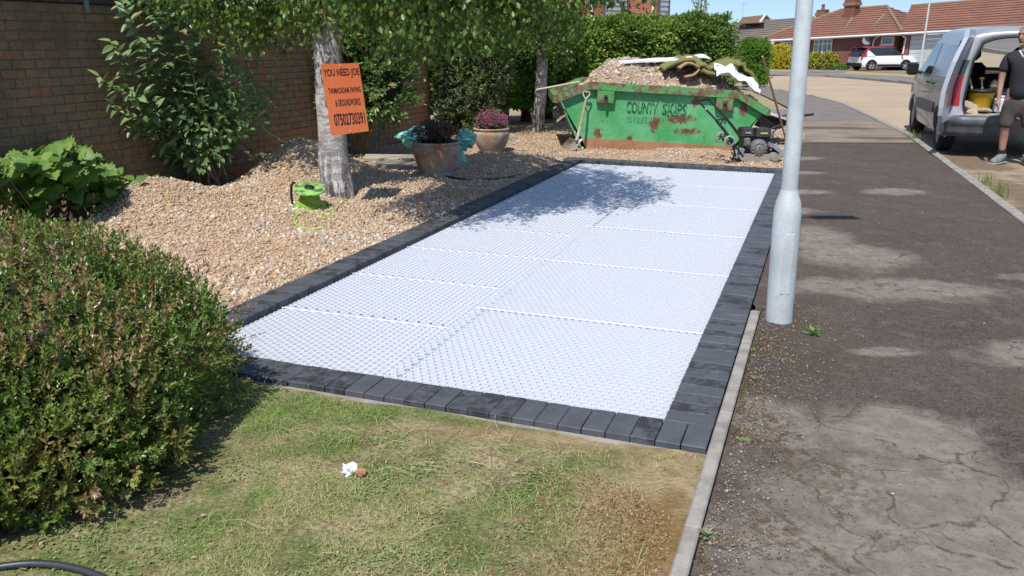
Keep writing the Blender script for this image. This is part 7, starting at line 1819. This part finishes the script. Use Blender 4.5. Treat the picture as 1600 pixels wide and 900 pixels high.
def win_h2(x0, x1, y0, y1):
    s0, s1 = HS(x0, 2.9), HS(x1, 2.9); z1, z0 = HZ((x0+x1)/2, y0, 2.9)[1], HZ((x0+x1)/2, y1, 2.9)[1]; mb = MB()
    for (a, b_, c_, d_) in ((s0, s1, z0, z0+.08), (s0, s1, z1-.08, z1), (s0, s0+.08, z0+.08, z1-.08), (s1-.08, s1, z0+.08, z1-.08), (s0+(s1-s0)*.38, s0+(s1-s0)*.38+.08, z0+.08, z1-.08)): mb.prism([HW(a, 2.9, c_), HW(b_, 2.9, c_), HW(b_, 2.9, d_), HW(a, 2.9, d_)], huy*.09)
    zm = z0+(z1-z0)*.6; mb.prism([HW(s0+(s1-s0)*.45, 2.905, zm), HW(s1-.08, 2.905, zm), HW(s1-.08, 2.905, zm+.07), HW(s0+(s1-s0)*.45, 2.905, zm+.07)], huy*.08)
    w_ = mb.build('window', MATS['white_paint'], h2); m2 = MB(); m2.prism([HW(s0+.04, 2.95, z0+.04), HW(s1-.04, 2.95, z0+.04), HW(s1-.04, 2.95, z1-.04), HW(s0+.04, 2.95, z1-.04)], huy*.01); m2.build('pane', MATS['curtained_glass'], w_)
win_h2(1191, 1206.5, 69, 87)
# gable at the upper right, beyond
h3 = thing('house', 'gable end with white bargeboards rising behind the bungalow roof at far right', 'house', HW(HS(1575, 9), 9, 0))
ap = HW(HS(1577, 9), 9, HZ(1577, -14, 9)[1]); l_ = HW(HS(1548, 9), 9, HZ(1548, 9, 9)[1]); r_ = HW(HS(1606, 9), 9, HZ(1606, 9, 9)[1])
mb = MB(); mb.prism([l_-Vector((0, 0, 3)), r_-Vector((0, 0, 3)), r_, ap, l_], huy*4); mb.build('gable_wall', MATS['mortar'], h3)
mb = MB(); mb.tube([l_-huy*.1, ap-huy*.1, r_-huy*.1], .12, 6); mb.build('bargeboard', MATS['white_paint'], h3)
# aerial
s, z = HZ(1156, 30, 7.5); pA = HW(s, 7.5, z-1.5); pB = HW(HS(1156, 7.5), 7.5, HZ(1156, 4, 7.5)[1]); m_ = MB(); m_.tube([pA, pB], .035, 5)
for (dx, dz) in ((0, -.15), (0, -.75)): 
    m_.tube([pB+Vector((-.45, 0, dz)), pB+Vector((.45, 0, dz+.05))], .02, 4)
for q in range(5): m_.tube([pB+Vector((-.4+.2*q, 0, -.35)), pB+Vector((-.4+.2*q, 0, .05))], .012, 4)
tag(m_.build('tv_aerial', MATS['galvanised']), 'television aerial on a mast above the grey roof', 'aerial')
# shrubs in front of the bungalow
c_ = at(1217, 93, 63); dome('round_bush', 'round bright yellow bush in front of the bungalow, partly behind the lamp post', (c_.x, c_.y, c_.z-.15), (1.18, 1.1, 1.08), 2200, .16, 'gold_leaf')
c_ = at(1274, 98, 62.5); dome('round_bush', 'low yellow-green bush right of the lamp post under the bungalow window', (c_.x, c_.y, c_.z), (.55, .5, .62), 800, .14, 'gold_green_leaf')
c_ = at(1294, 97, 61.5); dome('round_bush', 'yellow and green variegated bush next to the bungalow wall', (c_.x, c_.y, c_.z), (.60, .5, .58), 800, .14, 'gold_green_leaf')
c_ = at(1312, 105, 61); dome('round_bush', 'small low green plant at the bungalow wall, behind the white car', (c_.x, c_.y, c_.z-.1), (.5, .4, .3), 300, .12, 'privet_leaf')

# ---- two-storey house behind the hedge
bh = thing('house', 'two-storey red-brick house with grey boarded bays behind the dark hedge', 'house', (3.5, 31, gz(3, 31)))
def plan(px_, D): return Vector(((px_-800)/F_PX*(D*cp_), D, 0))
ZB, ZT = -.3, 6.2
def seg(px0, D0, px1, D1, mat, name):
    a, c_ = plan(px0, D0), plan(px1, D1)
    return uvquad(name, [[a+Vector((0, 0, ZB)), c_+Vector((0, 0, ZB)), c_+Vector((0, 0, ZT)), a+Vector((0, 0, ZT))]], mat, bh)
seg(700, 30, 922, 31, 'rear_house_brick', 'wall'); seg(925, 31, 941, 30.2, 'rear_house_brick', 'wall'); seg(981, 31.3, 1016, 31.0, 'rear_house_brick', 'wall'); seg(1020, 31.0, 1026.5, 30.8, 'rear_house_brick', 'wall')
M('cladding_grey', (.42, .46, .47), .7, .1, 3); M('dark_trim', (.10, .06, .06), .7, .2, 5)
def lap(px0, D0, px1, D1):
    a, c_ = plan(px0, D0), plan(px1, D1); nrm = Vector((-(c_-a).y, (c_-a).x, 0)).normalized()
    if nrm.y > 0: nrm = -nrm
    z = ZB
    while z < ZT:
        m_ = MB(); m_.add([a+Vector((0, 0, z))+nrm*.035, c_+Vector((0, 0, z))+nrm*.035, c_+Vector((0, 0, z+.17))+nrm*.008, a+Vector((0, 0, z+.17))+nrm*.008, a+Vector((0, 0, z)), c_+Vector((0, 0, z))], [(0, 1, 2, 3), (4, 5, 1, 0)]); m_.build('cladding_board', MATS['cladding_grey'], bh); z += .165
lap(942.5, 30.2, 977, 31.2); lap(1027, 30.8, 1041, 31.2)
mb = MB()
for px_, D in ((941.8, 30.15), (979, 31.3), (1026.6, 30.75), (1042.5, 31.3)):
    p = plan(px_, D); mb.box((p.x, p.y, (ZB+ZT)/2), (.07 if px_ != 979 else .11, .12, ZT-ZB))
mb.build('corner_trim', MATS['dark_trim'], bh)
for px_, D in ((923.6, 30.8), (1018, 30.8)):
    p = plan(px_, D); m_ = MB(); m_.tube([(p.x, p.y, ZB), (p.x, p.y, ZT)], .045, 10); m_.build('downpipe', MATS['white_paint'], bh)
p0, p1 = plan(690, 29.4), plan(1050, 30.0)
rows_roof('roof', p0+Vector((0, -.0, ZT)), p1+Vector((.2, 0, ZT)), p0+Vector((0, 4.5, ZT+2.6)), p1+Vector((.2, 4.5, ZT+2.6)), 'red_tile', bh, 10)
mb = MB(); a, c_ = plan(1043, 32), plan(1043, 38); mb.prism([a+Vector((0, 0, ZB)), c_+Vector((-.3, 0, ZB)), c_+Vector((-.3, 0, ZT)), a+Vector((0, 0, ZT))], (.02, 0, 0)); mb.build('side_wall', MATS['dark_trim'], bh)
# small conifer top above the hedge
tt = thing('young_tree', 'thin leafy tree top poking above the dark hedge', 'tree', (4.2, 19.5, 0)); p = at(1095, 15, 19.5); E5 = [((p.x, 19.5, p.z+.05), (.10, .1, .34)), ((p.x-.25, 19.5, p.z-.3), (.2, .15, .15))]; P, N = ell_shell(E5, 160, .3, 1)
sprigs('foliage', P, N+np.array([0, 0, .6]), 5, .06, .09, MATS['conifer_leaf'], parent=tt); mb = MB(); mb.tube([(p.x, 19.5, 0), (p.x, 19.5, p.z+.3)], [.05, .012], 6); mb.build('trunk', MATS['twig'], tt)
# far tree line beyond the houses, seen through the van
ft_ = thing('far_trees', 'row of distant trees beyond the road, seen through the van windscreen', 'trees', (45, 75, -.5)); ft_['kind'] = 'stuff'
E6 = [((40+5*k+random.uniform(-1, 1), 78-4.2*k, .9+random.uniform(-.3, .5)), (2.6, 2, 1.7+random.uniform(0, .8))) for k in range(7)]
P, N = ell_shell(E6, 4500, .8, 1.03, .3, .6); sprigs('foliage', P, N+rng.normal(size=N.shape)*.5, 3, .28, .3, MATS['privet_leaf'], wid=1.3, parent=ft_); core('shade_core', E6, .85, MATS['dark_thicket'], ft_)
